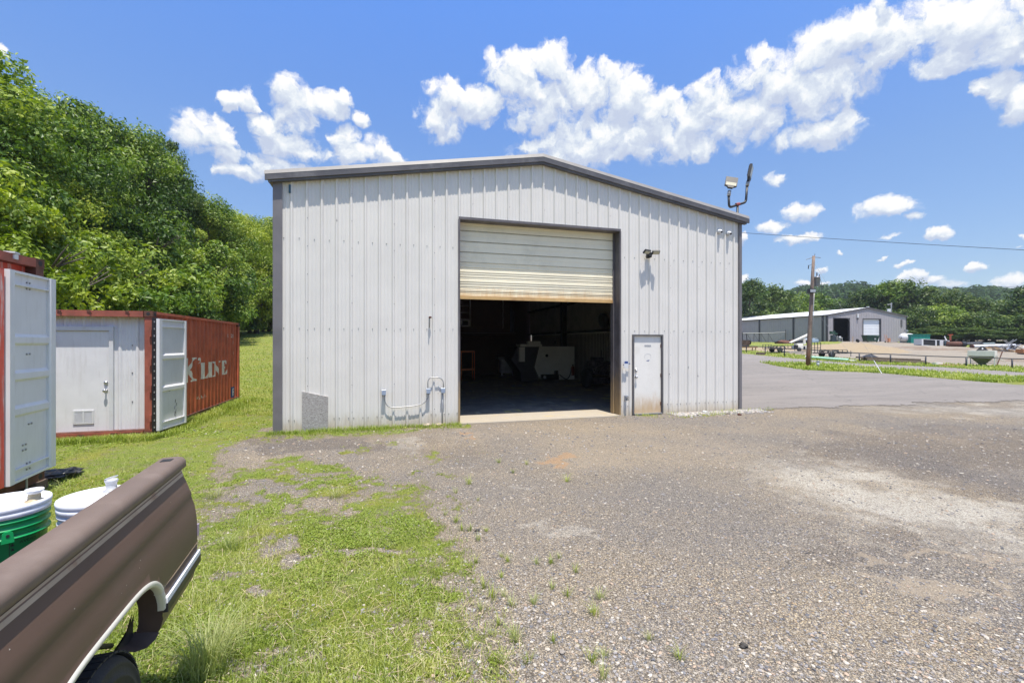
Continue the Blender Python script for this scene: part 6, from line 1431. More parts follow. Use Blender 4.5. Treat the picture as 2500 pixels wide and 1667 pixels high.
# ================================================================== the far yard
# building 2
Lx, Ly = cw(2019, 85.5); Rx, Ry = cw(2212.5, 89.8); W2 = math.hypot(Rx - Lx, Ry - Ly); G2 = 2.17
b2 = thing('metal_building', 'long low grey metal building with a white roof across the road', 'building', (Lx, Ly, G2), math.atan2(Ry - Ly, Rx - Lx))
e2x, e2y = (Rx - Lx) / W2, (Ry - Ly) / W2
def fx(xp):
    """distance along the far gable front at a given column"""
    u = (xp - CX) / F; dx, dy = CT * u + ST, CT - ST * u
    det_ = dx * (-e2y) + e2x * dy
    t = (Lx * (-e2y) + e2x * Ly) / det_
    return (t * dx - Lx) * e2x + (t * dy - Ly) * e2y
E2, R2, D2 = 5.05, 6.5, 42.0
f2 = lambda x: E2 + (R2 - E2) * (1 - abs(x - W2 / 2) / (W2 / 2))
o1, o2, o3, o4 = fx(2035), fx(2073), fx(2107), fx(2149)
wl = MB()
XMs = XM; XM = W2 / 2
ribwall(wl, 0, W2, -.3, f2, 0, [(o1, o2, -1, 4.35), (o3, o4, -1, 4.3)], .1, .61, .03)
XM = XMs
wl.build('wall', M['grey_wall2'], b2, True)
wl = MB(); y = 0
while y < D2:
    for a, b, da, db in ((0, .5, 0, 0), (.5, .53, 0, .03), (.53, .6, .03, .03), (.6, .61, .03, 0)): wl.add([(-da, y + a, -.3), (-db, y + b, -.3), (-db, y + b, E2), (-da, y + a, E2)], [(0, 3, 2, 1)])
    y += .61
wl.box((W2 - .05, .05, -.3), (W2, D2, E2)); wl.box((0, D2 - .05, -.3), (W2, D2, E2)); wl.build('wall', M['grey_wall2'], b2, True)
wl = MB(); wl.add([(-.25, -.12, E2 - .02), (W2/2, -.12, R2 + .06), (W2/2, D2, R2 + .06), (-.25, D2, E2 - .02)], [(0,1,2,3)]); wl.add([(W2 + .25, -.12, E2 - .02), (W2/2, -.12, R2 + .06), (W2/2, D2, R2 + .06), (W2 + .25, D2, E2 - .02)], [(0,3,2,1)]); wl.build('roof', M['roof_white'], b2, True)
wl = MB()
P_ = []
for y in (-.17, -.1): P_ += [(-.25, y, E2 - .28), (W2/2, y, R2 - .17), (W2 + .25, y, E2 - .28), (W2 + .25, y, E2 - .01), (W2/2, y, R2 + .09), (-.25, y, E2 - .01)]
wl.add(P_, [(0,1,4,5), (1,2,3,4), (6,11,10,7), (7,10,9,8), (0,6,7,1), (1,7,8,2), (5,4,10,11), (4,3,9,10), (0,5,11,6), (2,8,9,3)]); wl.box((-.3, -.1, E2 - .2), (-.05, D2, E2 - .02)); wl.build('fascia', M['trim'], b2, True)
dtr = mat('charcoal_trim', (.05, .048, .055), .5)
for y in (.7, 7.4, 16.6, 26.0, 35.0): wl = MB(); wl.box((-.12, y, -.1), (-.032, y + .35, E2 - .2)); wl.build('downpipe', dtr, b2, True)
wl = MB(); wl.box((-.06, -.08, -.2), (.22, -.035, E2 - .1)); wl.box((W2 - .12, -.08, -.2), (W2 + .04, -.035, E2 - .1)); wl.box((-.08, -.08, -.2), (-.035, .2, E2 - .2)); wl.build('corner_trim', dtr, b2, True)
for a, b in ((o1, o2), (o3, o4)):
    h = 4.35 if a == o1 else 4.3
    wl = MB(); wl.box((a - .1, -.09, -.05), (a, .25, h)); wl.box((b, -.09, -.05), (b + .12, .25, h)); wl.box((a - .1, -.09, h + .001), (b + .12, .25, h + .12)); wl.build('door_frame', dtr, b2, True)
wl = MB(); 
for k in range(14): wl.box((o3 + .01, .18 + .012 * (k % 2), k * .307), (o4 - .01, .24, k * .307 + .3))
wl.build('roller_door', M['white2'], b2, True)
wl = MB(); wl.box((.1, 12, 0), (W2 - .1, 12.1, E2)); wl.box((.1, .05, -.25), (W2 - .1, D2 - .1, .02)); wl.box((.06, .15, 0), (.1, 12, E2)); wl.build('inner_lining', M['dark'], b2, True)
wl = MB(); xw = fx(2200.5); wl.box((xw - .2, -.07, 2.9), (xw + .2, -.033, 4.3)); wl.build('vent', M['trim'], b2, True)
wl = MB(); wl.box((W2 * .5 - .14, -.25, R2 + .09), (W2 * .5 + .14, .1, R2 + .22)); wl.build('ridge_cap', M['roof_white'], b2, True)
def lcl(xp, y, z): """far front coordinates to the world"""; x = fx(xp); return (Lx + e2x * x - e2y * y, Ly + e2y * x + e2x * y, G2 + z)
wp_ = lcl(2093, -.1, 4.6); wl_ = thing('wall_lamp', 'white wall lamp between the two far doors', 'wall lamp', wp_, b2.rotation_euler.z)
b_ = MB(); b_.cbox((0, 0, .3), (.36, .22, .75), bev=.05); b_.build('housing', M['white'], wl_, True); b_ = MB(); b_.cbox((0, -.02, -.22), (.28, .2, .28)); b_.build('bracket', M['trim'], wl_, True)
mx_ = thing('service_mast', 'grey service mast with a white meter head on the far right roof slope', 'mast', (*cw(2176, 96), G2 + 4.6), -TH)
b_ = MB(); b_.cyl((0, 0, 0), (0, 0, 3.6), .11, 8); b_.build('pipe', M['galv'], mx_, True); b_ = MB(); b_.cbox((-.5, 0, 1.9), (.55, .3, .8)); b_.cyl((-.8, 0, 3.2), (.2, 0, 3.3), .05, 6); b_.build('meter_head', M['white'], mx_, True)

def spot(x, y, name, lab, cat, group=None, dz=0, dep=None):
    if dep is None: X, Y, z = at(x, y)
    else: (X, Y), z = cw(x, dep), dep
    g0 = tz(X, Y); t = thing(name, lab, cat, (X, Y, g0 + dz), -TH, group); return t, z / F
# dumpster etc. in front of the far building
t, s = spot(2125, 834, 'dumpster', 'dark green plastic dumpster before the white shutter', 'dumpster', dep=84)
b_ = MB(); w2, h2, d2 = 15.5 * s, 15.5 * s, 1.3
vs = [(-w2*.80, -d2*.4, .15), (w2*.80, -d2*.4, .15), (w2*.80, d2*.4, .15), (-w2*.80, d2*.4, .15), (-w2, -d2*.5, h2), (w2, -d2*.5, h2), (w2, d2*.5, h2 * 1.04), (-w2, d2*.5, h2 * 1.04)]
b_.add(vs, [(0,3,2,1), (4,5,6,7), (0,1,5,4), (1,2,6,5), (2,3,7,6), (3,0,4,7)]); b_.box((-w2 * 1.02, -d2*.53, h2 * .9), (w2 * 1.02, -d2*.5, h2 * .99)); b_.build('body', M['dkgreen'], t, True)
b_ = MB(); b_.box((-w2 * 1.03, -d2*.5, h2 * 1.045), (w2 * 1.03, d2*.55, h2 * 1.11)); b_.build('lid', M['dkgreen'], t, True); b_ = MB(); b_.box((w2 * .20, -d2*.49, h2 * .38), (w2 * .45, -d2*.48, h2 * .62)); b_.build('notice', M['label_grey'], t, True)
for q in (-.7, .7): b_ = MB(); b_.cyl((w2 * q - .05, -d2*.35, .09), (w2 * q + .05, -d2*.35, .09), .09, 10); b_.build('wheel', M['black'], t, True)
t, s = spot(2034, 834, 'drill_press', 'dark green machine on a pedestal left of the open far door', 'machine', dep=83.5)
b_ = MB(); b_.cbox((0, 0, .15), (.9, .8, .3)); b_.cbox((0, 0, .75), (.75, .6, .9), bev=.1); b_.build('base', mat('dark_blue_machine', (.03, .045, .06), .5), t, True)
b_ = MB(); b_.cbox((-.15, 0, 1.65), (.9, .5, .55), bev=.1); b_.cyl((.25, 0, 1.2), (.25, 0, 2.05), .1, 8); b_.cbox((.35, -.1, 1.45), (.5, .4, .3)); b_.build('head', M['dkgreen'], t, True); b_ = MB(); b_.cyl((.55, -.2, .2), (.6, -.2, 1.1), .05, 6); b_.build('post', M['white'], t, True)
t, s = spot(2052, 834.5, 'step_stool', 'small white stool before the dark far doorway', 'stool', dep=82)
b_ = MB(); b_.cbox((0, 0, .75), (.5, .4, .08)); b_.cbox((0, .15, .95), (.42, .05, .2)); b_.build('seat', M['white'], t, True)
for a in (-1, 1):
    for c in (-1, 1): b_ = MB(); b_.cyl((a * .17, c * .13, .72), (a * .28, c * .2, 0), .03, 6); b_.build('leg', M['white'], t, True)
t, s = spot(2162, 834.5, 'hand_truck', 'faded orange hand truck leaning by the white shutter', 'hand truck', dep=83.5)
b_ = MB()
for q in (-.12, .2): b_.cyl((q, -.3, .1), (q - .15, -.05, 1.45), .035, 6)
for z in (.3, .7, 1.1): b_.cyl((-.15, -.2, z), (.2, -.2, z), .025, 6)
b_.cbox((.05, -.4, .12), (.5, .3, .04)); b_.cbox((.55, -.1, .45), (.35, .3, .7)); b_.build('frame', mat('faded_orange', (.55, .25, .13), .6), t, True)
b_ = MB(); b_.cyl((-.25, -.2, .13), (-.18, -.2, .13), .13, 10); b_.cyl((.25, -.2, .13), (.32, -.2, .13), .13, 10); b_.build('wheel', M['black'], t, True)
t, s = spot(2082, 834.5, 'post', 'thin pale timber post beside the open far door', 'post', dep=82); b_ = MB(); b_.cyl((0, 0, 0), (0, 0, 1.0), .05, 6); b_.build('stake', M['lumber'], t, True); b_ = MB(); b_.cbox((0, 0, 1.02), (.16, .12, .05)); b_.build('cap', M['lumber'], t, True)
t, s = spot(2094, 834.5, 'tyre', 'small dark tyre between the far doors', 'tyre', dep=83); b_ = MB(); b_.smooth = True; b_.lathe([(.16, -.1), (.32, -.1), (.36, 0), (.32, .1), (.16, .1)], (0, 0, .3), 18, Matrix.Rotation(1.2, 4, 'Y')); b_.build('tread', M['rubber'], t, True)
# propane tank lying right of the far building
t, s = spot(2211, 833.5, 'gas_tank', 'long white gas tank lying between the far building and the teal bin', 'tank', dep=84)
r_ = .82; b_ = MB(); b_.smooth = True; Mt = Matrix.Rotation(R(35), 4, 'Z') @ Matrix.Rotation(PI/2, 4, 'Y')
b_.lathe([(0, -1.7), (.5*r_, -1.62), (.85*r_, -1.35), (r_, -1.0), (r_, 2.4), (.85*r_, 2.75), (0, 3.05)], (0, 0, r_ + .1), 28, Mt, False); b_.build('shell', M['white'], t, True)
b_ = MB(); b_.cyl((.3, .2, 2.05), (.3, .2, 2.3), .3, 12); b_.cyl((-.35, -.6, .1), (-.35, -.6, 2.2), .06, 6); b_.cbox((-.45, -.6, 2.25), (.35, .3, .2)); b_.build('valve_cover', M['galv'], t, True)
b_ = MB(); b_.tube(arc([(-.5, -.75, 1.6), (-1.2, -.8, 1.3), (-1.9, -.9, .3), (-2.6, -1.0, .05), (-4.2, -1.0, .04)], .3), .035, 6); b_.build('hose', M['black'], t, True)
for q in (-.9, 1.4): b_ = MB(); b_.cbox((q * .8, q * .57, .15), (.3, 1.2, .3), rz=R(35)); b_.build('saddle', M['galv'], t, True)
# teal bin
t, s = spot(2249, 833.5, 'storage_bin', 'large teal metal bin behind the overturned truck cap', 'bin', dep=82)
b_ = MB(); w2 = 23 * s; h2 = 21 * s - .0; b_.cbox((0, 1.2, h2 / 2), (2 * w2, 2.2, h2)); b_.build('body', M['teal'], t, True)
b_ = MB(); b_.box((-w2 - .05, .0, h2 + .002), (w2 + .05, 2.35, h2 + .1)); b_.build('lid', M['teal'], t, True); b_ = MB()
for q in (-.6, -.2, .2, .6): b_.box((w2*q - .03, .07, .1), (w2*q + .03, .098, h2 - .05))
b_.build('rib', M['teal'], t, True)
# overturned truck cap
t, s = spot(2283, 837.5, 'truck_cap', 'white pickup cap lying on its side with dark windows', 'truck cap', dep=76)
sc1 = s; b_ = MB(); L_ = 34 * s; h2 = 17 * s; dk = .02
def plate(mb, x0, x1, z0, z1, y0, y1, slope=-.06): mb.add([(x0, y, z + slope * (x + L_)) for y in (y0, y1) for x, z in ((x0, z0), (x1, z0), (x1, z1), (x0, z1))], [(0,1,2,3), (7,6,5,4), (0,4,5,1), (1,5,6,2), (2,6,7,3), (3,7,4,0)]) if False else mb.add([(x, y, z + slope * (x + L_)) for y in (y0, y1) for x, z in ((x0, z0), (x1, z0), (x1, z1), (x0, z1))], [(0,1,2,3), (7,6,5,4), (0,4,5,1), (1,5,6,2), (2,6,7,3), (3,7,4,0)])
plate(b_, -L_, L_, h2 * .93, h2, -.1, 1.4); plate(b_, -L_, L_, 0.05, h2 * .12, -.1, 0); plate(b_, -L_, -L_ * .88, h2 * .12, h2 * .93, -.1, 1.4); plate(b_, -L_ * .02, L_ * .08, h2 * .12, h2 * .93, -.1, 0); plate(b_, L_ * .30, L_ * .55, h2 * .12, h2 * .93, -.1, 0); plate(b_, L_ * .9, L_, h2 * .12, h2 * .93, -.1, 1.2); b_.build('shell', M['white'], t, True)
b_ = MB(); plate(b_, -L_ * .88, -L_ * .02, h2 * .12, h2 * .93, -.03, 0); plate(b_, L_ * .08, L_ * .30, h2 * .12, h2 * .93, -.03, 0); plate(b_, L_ * .57, L_ * .66, h2 * .12, h2 * .9, -.05, 0); b_.build('window', M['dark'], t, True)
b_ = MB(); plate(b_, L_ * .67, L_ * .89, h2 * .12, h2 * .93, -.02, 0); b_.build('glass', mat('pale_dusty_glass', (.22, .30, .28), .3), t, True)
b_ = MB(); b_.add([(L_ * .78, .3, h2 * 1.35), (L_ * .84, .3, h2 * 1.4), (L_ * 1.08, .3, h2 * .45), (L_ * 1.0, .3, h2 * .4), (L_ * .78, .36, h2 * 1.35), (L_ * .84, .36, h2 * 1.4), (L_ * 1.08, .36, h2 * .45), (L_ * 1.0, .36, h2 * .4)], [(0,3,2,1), (4,5,6,7), (0,1,5,4), (1,2,6,5), (2,3,7,6), (3,0,4,7)]); b_.build('strut', M['white'], t, True)
t, s = spot(2332, 839.5, 'scrap_tank', 'rusty tank pieces right of the overturned truck cap', 'tank', dep=75)
b_ = MB(); b_.smooth = True; b_.lathe([(0, -1.1), (.42, -1.1), (.42, .9), (.36, 1.0), (0, 1.0)], (-.1, 0, .4), 18, Matrix.Rotation(PI/2, 4, 'Y')); b_.build('drum', M['rust_d'], t, True); b_ = MB(); b_.cyl((.9, -.1, .42), (1.5, -.2, .38), .42, 16); b_.build('hoop', M['black'], t, True); b_ = MB(); b_.cyl((-.5, .3, 1.0), (-.5, .3, 1.9), .12, 8); b_.cyl((-.5, .3, 1.9), (-.5, .3, 2.0), .35, 10); b_.build('stand', M['rust'], t, True)
def pipe_th(name, lab, cat, a, b, r0, m, ends=None, mat_end=None, group=None, dep=None):
    A_, zA = (at(*a)[:2], at(*a)[2]); B_, zB = (at(*b)[:2], at(*b)[2])
    if dep: A_, B_ = cw(a[0], dep[0]), cw(b[0], dep[1])
    pa = Vector((A_[0], A_[1], tz(*A_) + r0)); pb = Vector((B_[0], B_[1], tz(*B_) + r0)); t = thing(name, lab, cat, (*((pa + pb) / 2).xy, (pa.z + pb.z) / 2 - r0), 0, group)
    b1 = MB(); b1.smooth = True; b1.tube([pa, pb], r0, 14, False); b1.build('barrel', m, t)
    b1 = MB(); d = (pb - pa).normalized(); b1.tube([pa - d * .04, pa + d * .25], r0 * 1.05, 14, True); b1.build('collar', mat_end or m, t); return t
pipe_th('pipe', 'long white pipe lying across the back of the far yard', 'pipe', (2372, 842), (2478, 842), .26, M['white'], mat_end=M['rust_d'], dep=(73, 76))
pipe_th('pipe', 'dark pipe behind the long white pipe', 'pipe', (2345, 838), (2395, 837), .24, M['trim'], mat_end=M['black'], dep=(78, 82))
pipe_th('pipe', 'grey pipe behind the left end of the long white pipe', 'pipe', (2396, 837), (2426, 836.5), .22, mat('grey_green_pipe', (.18, .22, .22), .5), mat_end=M['black'], dep=(79, 82))
t, s = spot(2466, 846, 'scrap_heap', 'heap of crumpled grey scrap metal at the end of the white pipe', 'scrap', dep=67)
rs = random.Random(4)
for k in range(34):
    b_ = MB(); b_.cbox((rs.gauss(0, .75), rs.gauss(0, .35), rs.uniform(.05, .95) * 1.0), (rs.uniform(.3, 1.5), rs.uniform(.05, .3), rs.uniform(.03, .12)), rs.uniform(-.6, .6), rs.uniform(-.9, .9), rs.uniform(-.6, .6)); 
    if k == 0: acc = b_
    else: acc.add(b_.v, b_.f)
acc.build('sheets', mat('mixed_scrap', (.24, .25, .28), .5, .4, .5, 2, dirt=(.12, .06, .04), dirt_amt=.9), t, True)
b_ = MB()
for k in range(5): b_.cyl((rs.gauss(0, .6), 0, .9), (rs.gauss(.1, .9), .2, 1.5 + rs.random() * .3), .035, 5)
b_.build('rods', M['galv'], t, True)
for (a, b, w2, m_, lab) in (((2406, 851), (2440, 852.5), .3, 'lumber', 'short pale beam at the near edge of the scrap heap'), ((2425, 855), (2478, 860), .3, 'lumber', 'long weathered beam in front of the scrap heap'), ((2415, 849), (2445, 849), .3, 'lumber_d', 'dark plank against the scrap heap')):
    pa, pb = at(*a), at(*b); c = ((pa[0]+pb[0])/2, (pa[1]+pb[1])/2); L_ = math.hypot(pb[0]-pa[0], pb[1]-pa[1]); an = math.atan2(pb[1]-pa[1], pb[0]-pa[0]); sl = (tz(*pb[:2]) - tz(*pa[:2]))
    t = thing('timber_beam', lab, 'beam', (*c, (tz(*pa[:2]) + tz(*pb[:2])) / 2), an, 'beams round the scrap heap'); b_ = MB(); b_.cbox((0, 0, .14), (L_, w2, .26), ry=-math.atan2(sl, L_)); b_.build('beam', M[m_], t, True)
    b_ = MB(); b_.cbox((L_ * .3, 0, .0), (.15, w2 * 1.4, .1)); b_.build('bearer', M['lumber_d'], t, True)
t, s = spot(2505, 856, 'crate', 'orange brown crate at the right frame edge', 'crate', dep=62); b_ = MB(); b_.cbox((0, 0, .42), (1.8, 1.0, .5)); b_.build('box', mat('orange_box', (.42, .17, .06), .6), t, True); b_ = MB(); b_.cbox((0, 0, .69), (1.7, .95, .04)); b_.build('load', M['lumber'], t, True)
for q in (-.6, .6): b_ = MB(); b_.cbox((q, 0, .07), (.2, .9, .18)); b_.build('runner', M['lumber_d'], t, True)
# concrete hopper behind the fence
t, s = spot(2398, 898, 'hopper', 'square steel concrete hopper on four legs behind the pipe fence', 'hopper', dep=47)
a = 1.22; Mz = Matrix.Rotation(R(38), 4, 'Z'); TZ, BZ = 1.55, 1.0
b_ = MB(); b_.box((-a*.8, -a*.8, BZ), (a*.8, a*.8, TZ)); b_.shift(Mz); b_.build('bin', M['cnc'], t, True)
b_ = MB(); vs = [(-a*.78, -a*.78, BZ), (a*.78, -a*.78, BZ), (a*.78, a*.78, BZ), (-a*.78, a*.78, BZ), (-.28, -.28, .22), (.28, -.28, .22), (.28, .28, .22), (-.28, .28, .22), (-.28, -.28, .05), (.28, -.28, .05), (.28, .28, .05), (-.28, .28, .05)]
b_.add(vs, [(0,4,5,1), (1,5,6,2), (2,6,7,3), (3,7,4,0), (4,8,9,5), (5,9,10,6), (6,10,11,7), (7,11,8,4), (8,11,10,9)]); b_.shift(Mz); b_.build('funnel', mat('olive_steel', (.12, .13, .08), .6, 0, .3, 5), t, True)  # funnel in dark olive, much darker than the bin above
for sx_ in (-1, 1):
    for sy_ in (-1, 1): b_ = MB(); b_.box((sx_*a*.8 - .04, sy_*a*.8 - .04, -.05), (sx_*a*.8 + .04, sy_*a*.8 + .04, BZ)); b_.shift(Mz); b_.build('leg', M['cnc'], t, True)
b_ = MB(); b_.prism([(-.62, 0), (.62, 0), (.14, .42), (-.14, .42)], -.03, .03, Matrix.Translation((0, 0, TZ)) @ Matrix.Rotation(PI/2, 4, 'X')); b_.mi = 1; b_.tube([(0, -.034, TZ + .22), (0, .034, TZ + .22)], .09, 12); b_.build('lifting_plate', [M['black'], M['white']], t, True)
b_ = MB()
for z in (.25, .45): b_.cyl(Mz @ Vector((a*.8, -a*.8, z)), Mz @ Vector((a*.8, a*.8, z)), .03, 6)
b_.build('rung', M['cnc'], t, True)
# fence of pipe posts with a single rail
FP = [(1822, 66), (1868, 60.5), (1915, 56), (1971, 53), (2030, 50.8), (2098, 49.3), (2174, 47.8), (2260, 46.2), (2359, 44.8), (2471, 42.9), (2600, 40.5), (2760, 38)]
fp = []
for x, z in FP: X, Y = cw(x, z); fp.append(Vector((X, Y, tz(X, Y))))
fn = thing('pipe_fence', 'low black pipe fence with a single rail along the far side of the road', 'fence', fp[5])
for p in fp: b_ = MB(); b_.smooth = True; b_.cyl(p - Vector((0, 0, .2)), p + Vector((0, 0, .95)), .065, 10); b_.build('post', mat('fence_black', (.03, .032, .042), .5) if 'fence_black' not in bpy.data.materials else bpy.data.materials['fence_black'], fn)
b_ = MB(); b_.smooth = True; b_.tube([fp[0] + (fp[0] - fp[1]) + Vector((0, 0, .97))] + [p + Vector((0, 0, .97)) for p in fp], .05, 8); b_.build('rail', bpy.data.materials['fence_black'], fn)
# wire gate by the far building wall
t, s = spot(1860, 832, 'gate', 'galvanised wire gate frame along the long grey wall', 'gate', dep=94)
gx0, gx1 = -56 * s, 58 * s
b_ = MB(); b_.cyl((gx0, 0, 1.95), (gx1 * .55, 0, 2.05), .06, 6); b_.cyl((gx1 * .55, 0, 2.1), (gx1, 0, 2.2), .05, 6); b_.build('top_rail', M['galv'], t, True)
for q in (0, .2, .38, .56, .74): x = gx0 + (gx1 * .7 - gx0) * q; b_ = MB(); b_.cyl((x, 0, 0), (x, 0, 1.98), .05, 6); b_.cyl((x, 0, 1.95), (x + 1.1, 0, .1), .04, 5); b_.build('brace', M['trim'], t, True)
b_ = MB(); b_.cyl((gx1, 0, -.1), (gx1, 0, 2.7), .09, 8); b_.build('post', M['trim'], t, True)
b_ = MB(); x = gx0
while x < gx1: b_.cyl((x, 0, .1), (x + 1.9, 0, 2.0), .008, 3, ) if x + 1.9 < gx1 else None; x += .28
x = gx0
while x < gx1: b_.cyl((x + 1.9, 0, .1), (x, 0, 2.0), .008, 3) if x + 1.9 < gx1 else None; x += .28
b_.build('mesh', M['galv'], t, True)
# heaps beside the long wall
for (x, y, d, m_, lab, sd_) in ((1915, 835.5, (1.7, .7, .35), 'rust_d', 'rusty heap of sheet metal in front of the long grey wall, left one', 3), (1932, 835.5, (1.6, .6, .42), 'rust_d', 'brownish heap of sheet metal right beside the darker rusty heap', 7), (1953, 832, (1.6, .7, .5), 'black', 'dark heap of junk against the long grey wall left of the pole', 12)):
    t, s = spot(x, y, 'scrap_heap', lab, 'scrap', 'heaps by the long wall', dep=82); b_ = crumple((0, 0, .15), d, sd_, 10, .7); b_.smooth = False; b_.build('heap', M[m_], t, True)
t, s = spot(1980, 833.5, 'small_boat', 'small upturned blue grey boat hull behind the utility pole', 'boat', dep=83)
b_ = MB(); b_.smooth = True; vs = []; n = 12
for i in range(n + 1):
    q = i / n; w_ = .62 * math.sin(PI * min(1, q * 1.15 + .02)) ** .6 if q < .86 else .62 * (1 - q) / .14 * .6
    for j in range(7): a = PI * j / 6; vs.append((-1.4 + 2.8 * q, -w_ * math.cos(a), .85 * math.sin(a) * (.6 + .4 * (w_ / .62))))
b_.add(vs, [(i*7 + j, (i+1)*7 + j, (i+1)*7 + j + 1, i*7 + j + 1) for i in range(n) for j in range(6)]); b_.build('hull', mat('blue_grey_hull', (.20, .26, .33), .4), t, True); b_ = MB(); b_.cyl((-1.3, 0, .72), (1.1, 0, .78), .03, 5); b_.build('keel', M['white'], t, True)
# trailers
def trailer(x, y, dep, L_, gate_w, gate_h, lab, rz, flip):
    t, s = spot(x, y, 'utility_trailer', lab, 'trailer', 'flat utility trailers behind the fence', dep=dep); t.rotation_euler = (0, 0, -TH + rz); bl_ = bpy.data.materials['fence_black']
    b_ = MB(); hl = L_ / 2
    for yy_ in (-.8, .8):
        b_.box((-hl, yy_ - .04, .45), (hl, yy_ + .04, .55)); b_.box((-hl * .5, yy_ - .03, .85), (hl, yy_ + .03, .9))
        for k in range(5): q = -hl * .5 + (hl * 1.5) * k / 4; b_.box((q - .03, yy_ - .03, .55), (q + .03, yy_ + .03, .85))
    for k in range(6): q = -hl + L_ * k / 5; b_.box((q - .04, -.76, .46), (q + .04, .76, .53))
    b_.build('frame', bl_, t, True)
    b_ = MB(); b_.box((-hl + .05, -.75, .535), (hl - .05, .75, .57)); b_.build('deck', M['lumber_d'], t, True)
    b_ = MB(); gx_ = -hl - .05
    for k in range(4): q = k / 3; b_.cyl((gx_ - gate_w * q, -.8, .5 if q == 0 or q == 1 else .5), (gx_ - gate_w * q, -.8, .5 + gate_h), .035, 6)
    for z in (.5, .5 + gate_h * .5, .5 + gate_h): b_.cyl((gx_ - gate_w, -.8, z), (gx_, -.8, z), .03, 6)
    b_.build('gate', bl_, t, True)
    for q in (-.12, ) if L_ < 3.3 else (-.1, .12):
        for yy_ in (-.95, .95):
            b_ = MB(); b_.smooth = True; b_.lathe([(.18, -.09), (.34, -.1), (.37, 0), (.34, .1), (.18, .09)], (L_ * q, yy_, .36), 20, Matrix.Rotation(PI/2, 4, 'X')); wo_ = b_.build('wheel', M['rubber'], t, True)
            b_ = MB(); b_.smooth = True; b_.lathe([(0, -.04), (.18, -.04), (.18, .04), (0, .04)], (L_ * q, yy_, .36), 14, Matrix.Rotation(PI/2, 4, 'X')); b_.build('rim', M['galv'], wo_, True)
    b_ = MB()
    for yy_ in (-.95, .95): b_.tube([(L_ * -.0 + .5 * math.cos(a) - .25 * 0, yy_, .36 + .46 * math.sin(a)) for a in np.linspace(.15, PI - .15, 10)], .05, 5)
    b_.build('fender', bl_, t, True)
    b_ = MB(); b_.cyl((hl, -.6, .5), (hl + 1.0, 0, .5), .04, 6); b_.cyl((hl, .6, .5), (hl + 1.0, 0, .5), .04, 6); b_.cyl((hl + .9, 0, .1), (hl + .9, 0, .8), .035, 6); b_.build('drawbar', bl_, t, True)
trailer(1900, 862, 62, 2.7, 1.15, .55, 'flat trailer with a small ramp gate left of the cream lift machine', 0, 1)
trailer(2026, 874, 53.5, 2.9, 1.0, 1.25, 'flat trailer with a tall mesh gate right of the utility pole', R(-4), 1)
# cream lift machine between the trailers
t, s = spot(1955, 862, 'boom_lift', 'cream coloured towable boom lift left of the utility pole', 'lift', dep=62)
b_ = MB(); b_.cbox((0, 0, .55), (1.9, 1.0, .5), bev=.1); b_.cbox((-.3, 0, .95), (.9, .7, .35), bev=.06); b_.build('chassis', M['cnc'], t, True)
b_ = MB(); b_.cyl((.5, 0, 1.0), (.45, 0, 1.75), .16, 8); b_.build('mast', M['cnc'], t, True)
b_ = MB(); b_.add([(-1.5, -.2, 1.25), (-1.4, -.2, 1.12), (1.0, -.2, 2.15), (1.0, -.2, 2.4), (-1.5, .2, 1.25), (-1.4, .2, 1.12), (1.0, .2, 2.15), (1.0, .2, 2.4)], [(0,1,2,3), (7,6,5,4), (0,4,5,1), (1,5,6,2), (2,6,7,3), (3,7,4,0)]); b_.build('boom', M['cnc'], t, True)
b_ = MB(); b_.cbox((-1.0, -.55, .6), (.55, .1, .55)); b_.cbox((.15, -.55, .45), (.2, .1, .5)); b_.build('control_box', M['black'], t, True)
for q in (-.6, .7): b_ = MB(); b_.smooth = True; b_.lathe([(.1, -.09), (.26, -.1), (.28, 0), (.26, .1), (.1, .09)], (q, -.6, .27), 16, Matrix.Rotation(PI/2, 4, 'X')); b_.build('wheel', M['rubber'], t, True)
# engine unit at the left, weathered curb logs
t, s = spot(1819, 856, 'engine_unit', 'old dark engine unit on a skid just right of the shed corner', 'engine', dep=70)
b_ = MB(); b_.cbox((-.3, 0, 1.1), (1.5, 1.0, 1.1), bev=.12); b_.cbox((.25, 0, 1.25), (.7, .9, .7), bev=.1); b_.build('block', mat('oily_brown', (.08, .05, .035), .6, .2, .6, 4), t, True)
b_ = MB(); b_.cyl((.3, 0, 1.6), (.2, 0, 2.6), .06, 6); b_.cyl((-.4, 0, 1.6), (-.4, 0, 2.9), .05, 6); b_.cyl((.55, -.3, 1.3), (.62, -.3, 1.3), .35, 14); b_.build('stack', M['black'], t, True)
b_ = MB(); b_.cbox((.3, -.2, .55), (2.6, .9, .14)); 
for q in (-.8, 0, .9, 1.4): b_.cyl((q, -.3, 0), (q + .1, -.3, .5), .06, 6)
b_.build('skid', mat('rusty_skid', (.22, .12, .06), .8), t, True)
for i, (x0, x1, y0, y1) in enumerate(((1848, 1866, 859, 860), (1926, 1962, 863, 866))):
    pa, pb = cw(x0, 60), cw(x1, 59); an = math.atan2(pb[1]-pa[1], pb[0]-pa[0]); L_ = math.hypot(pb[0]-pa[0], pb[1]-pa[1]); c = ((pa[0]+pb[0])/2, (pa[1]+pb[1])/2)
    t = thing('concrete_kerb_block', ['short weathered kerb block in the grass by the left trailer', 'longer weathered kerb block in the grass below the cream lift'][i], 'kerb block', (*c, tz(*c)), an, 'kerb blocks in the verge'); b_ = MB(); b_.prism([(-.2, 0), (.2, 0), (.14, .3), (-.14, .3)], -L_/2, L_/2, Matrix(((0, 0, 1, 0), (1, 0, 0, 0), (0, 1, 0, 0), (0, 0, 0, 1)))); b_.build('block', M['lumber_d'] if i == 0 else M['stone'], t, True)
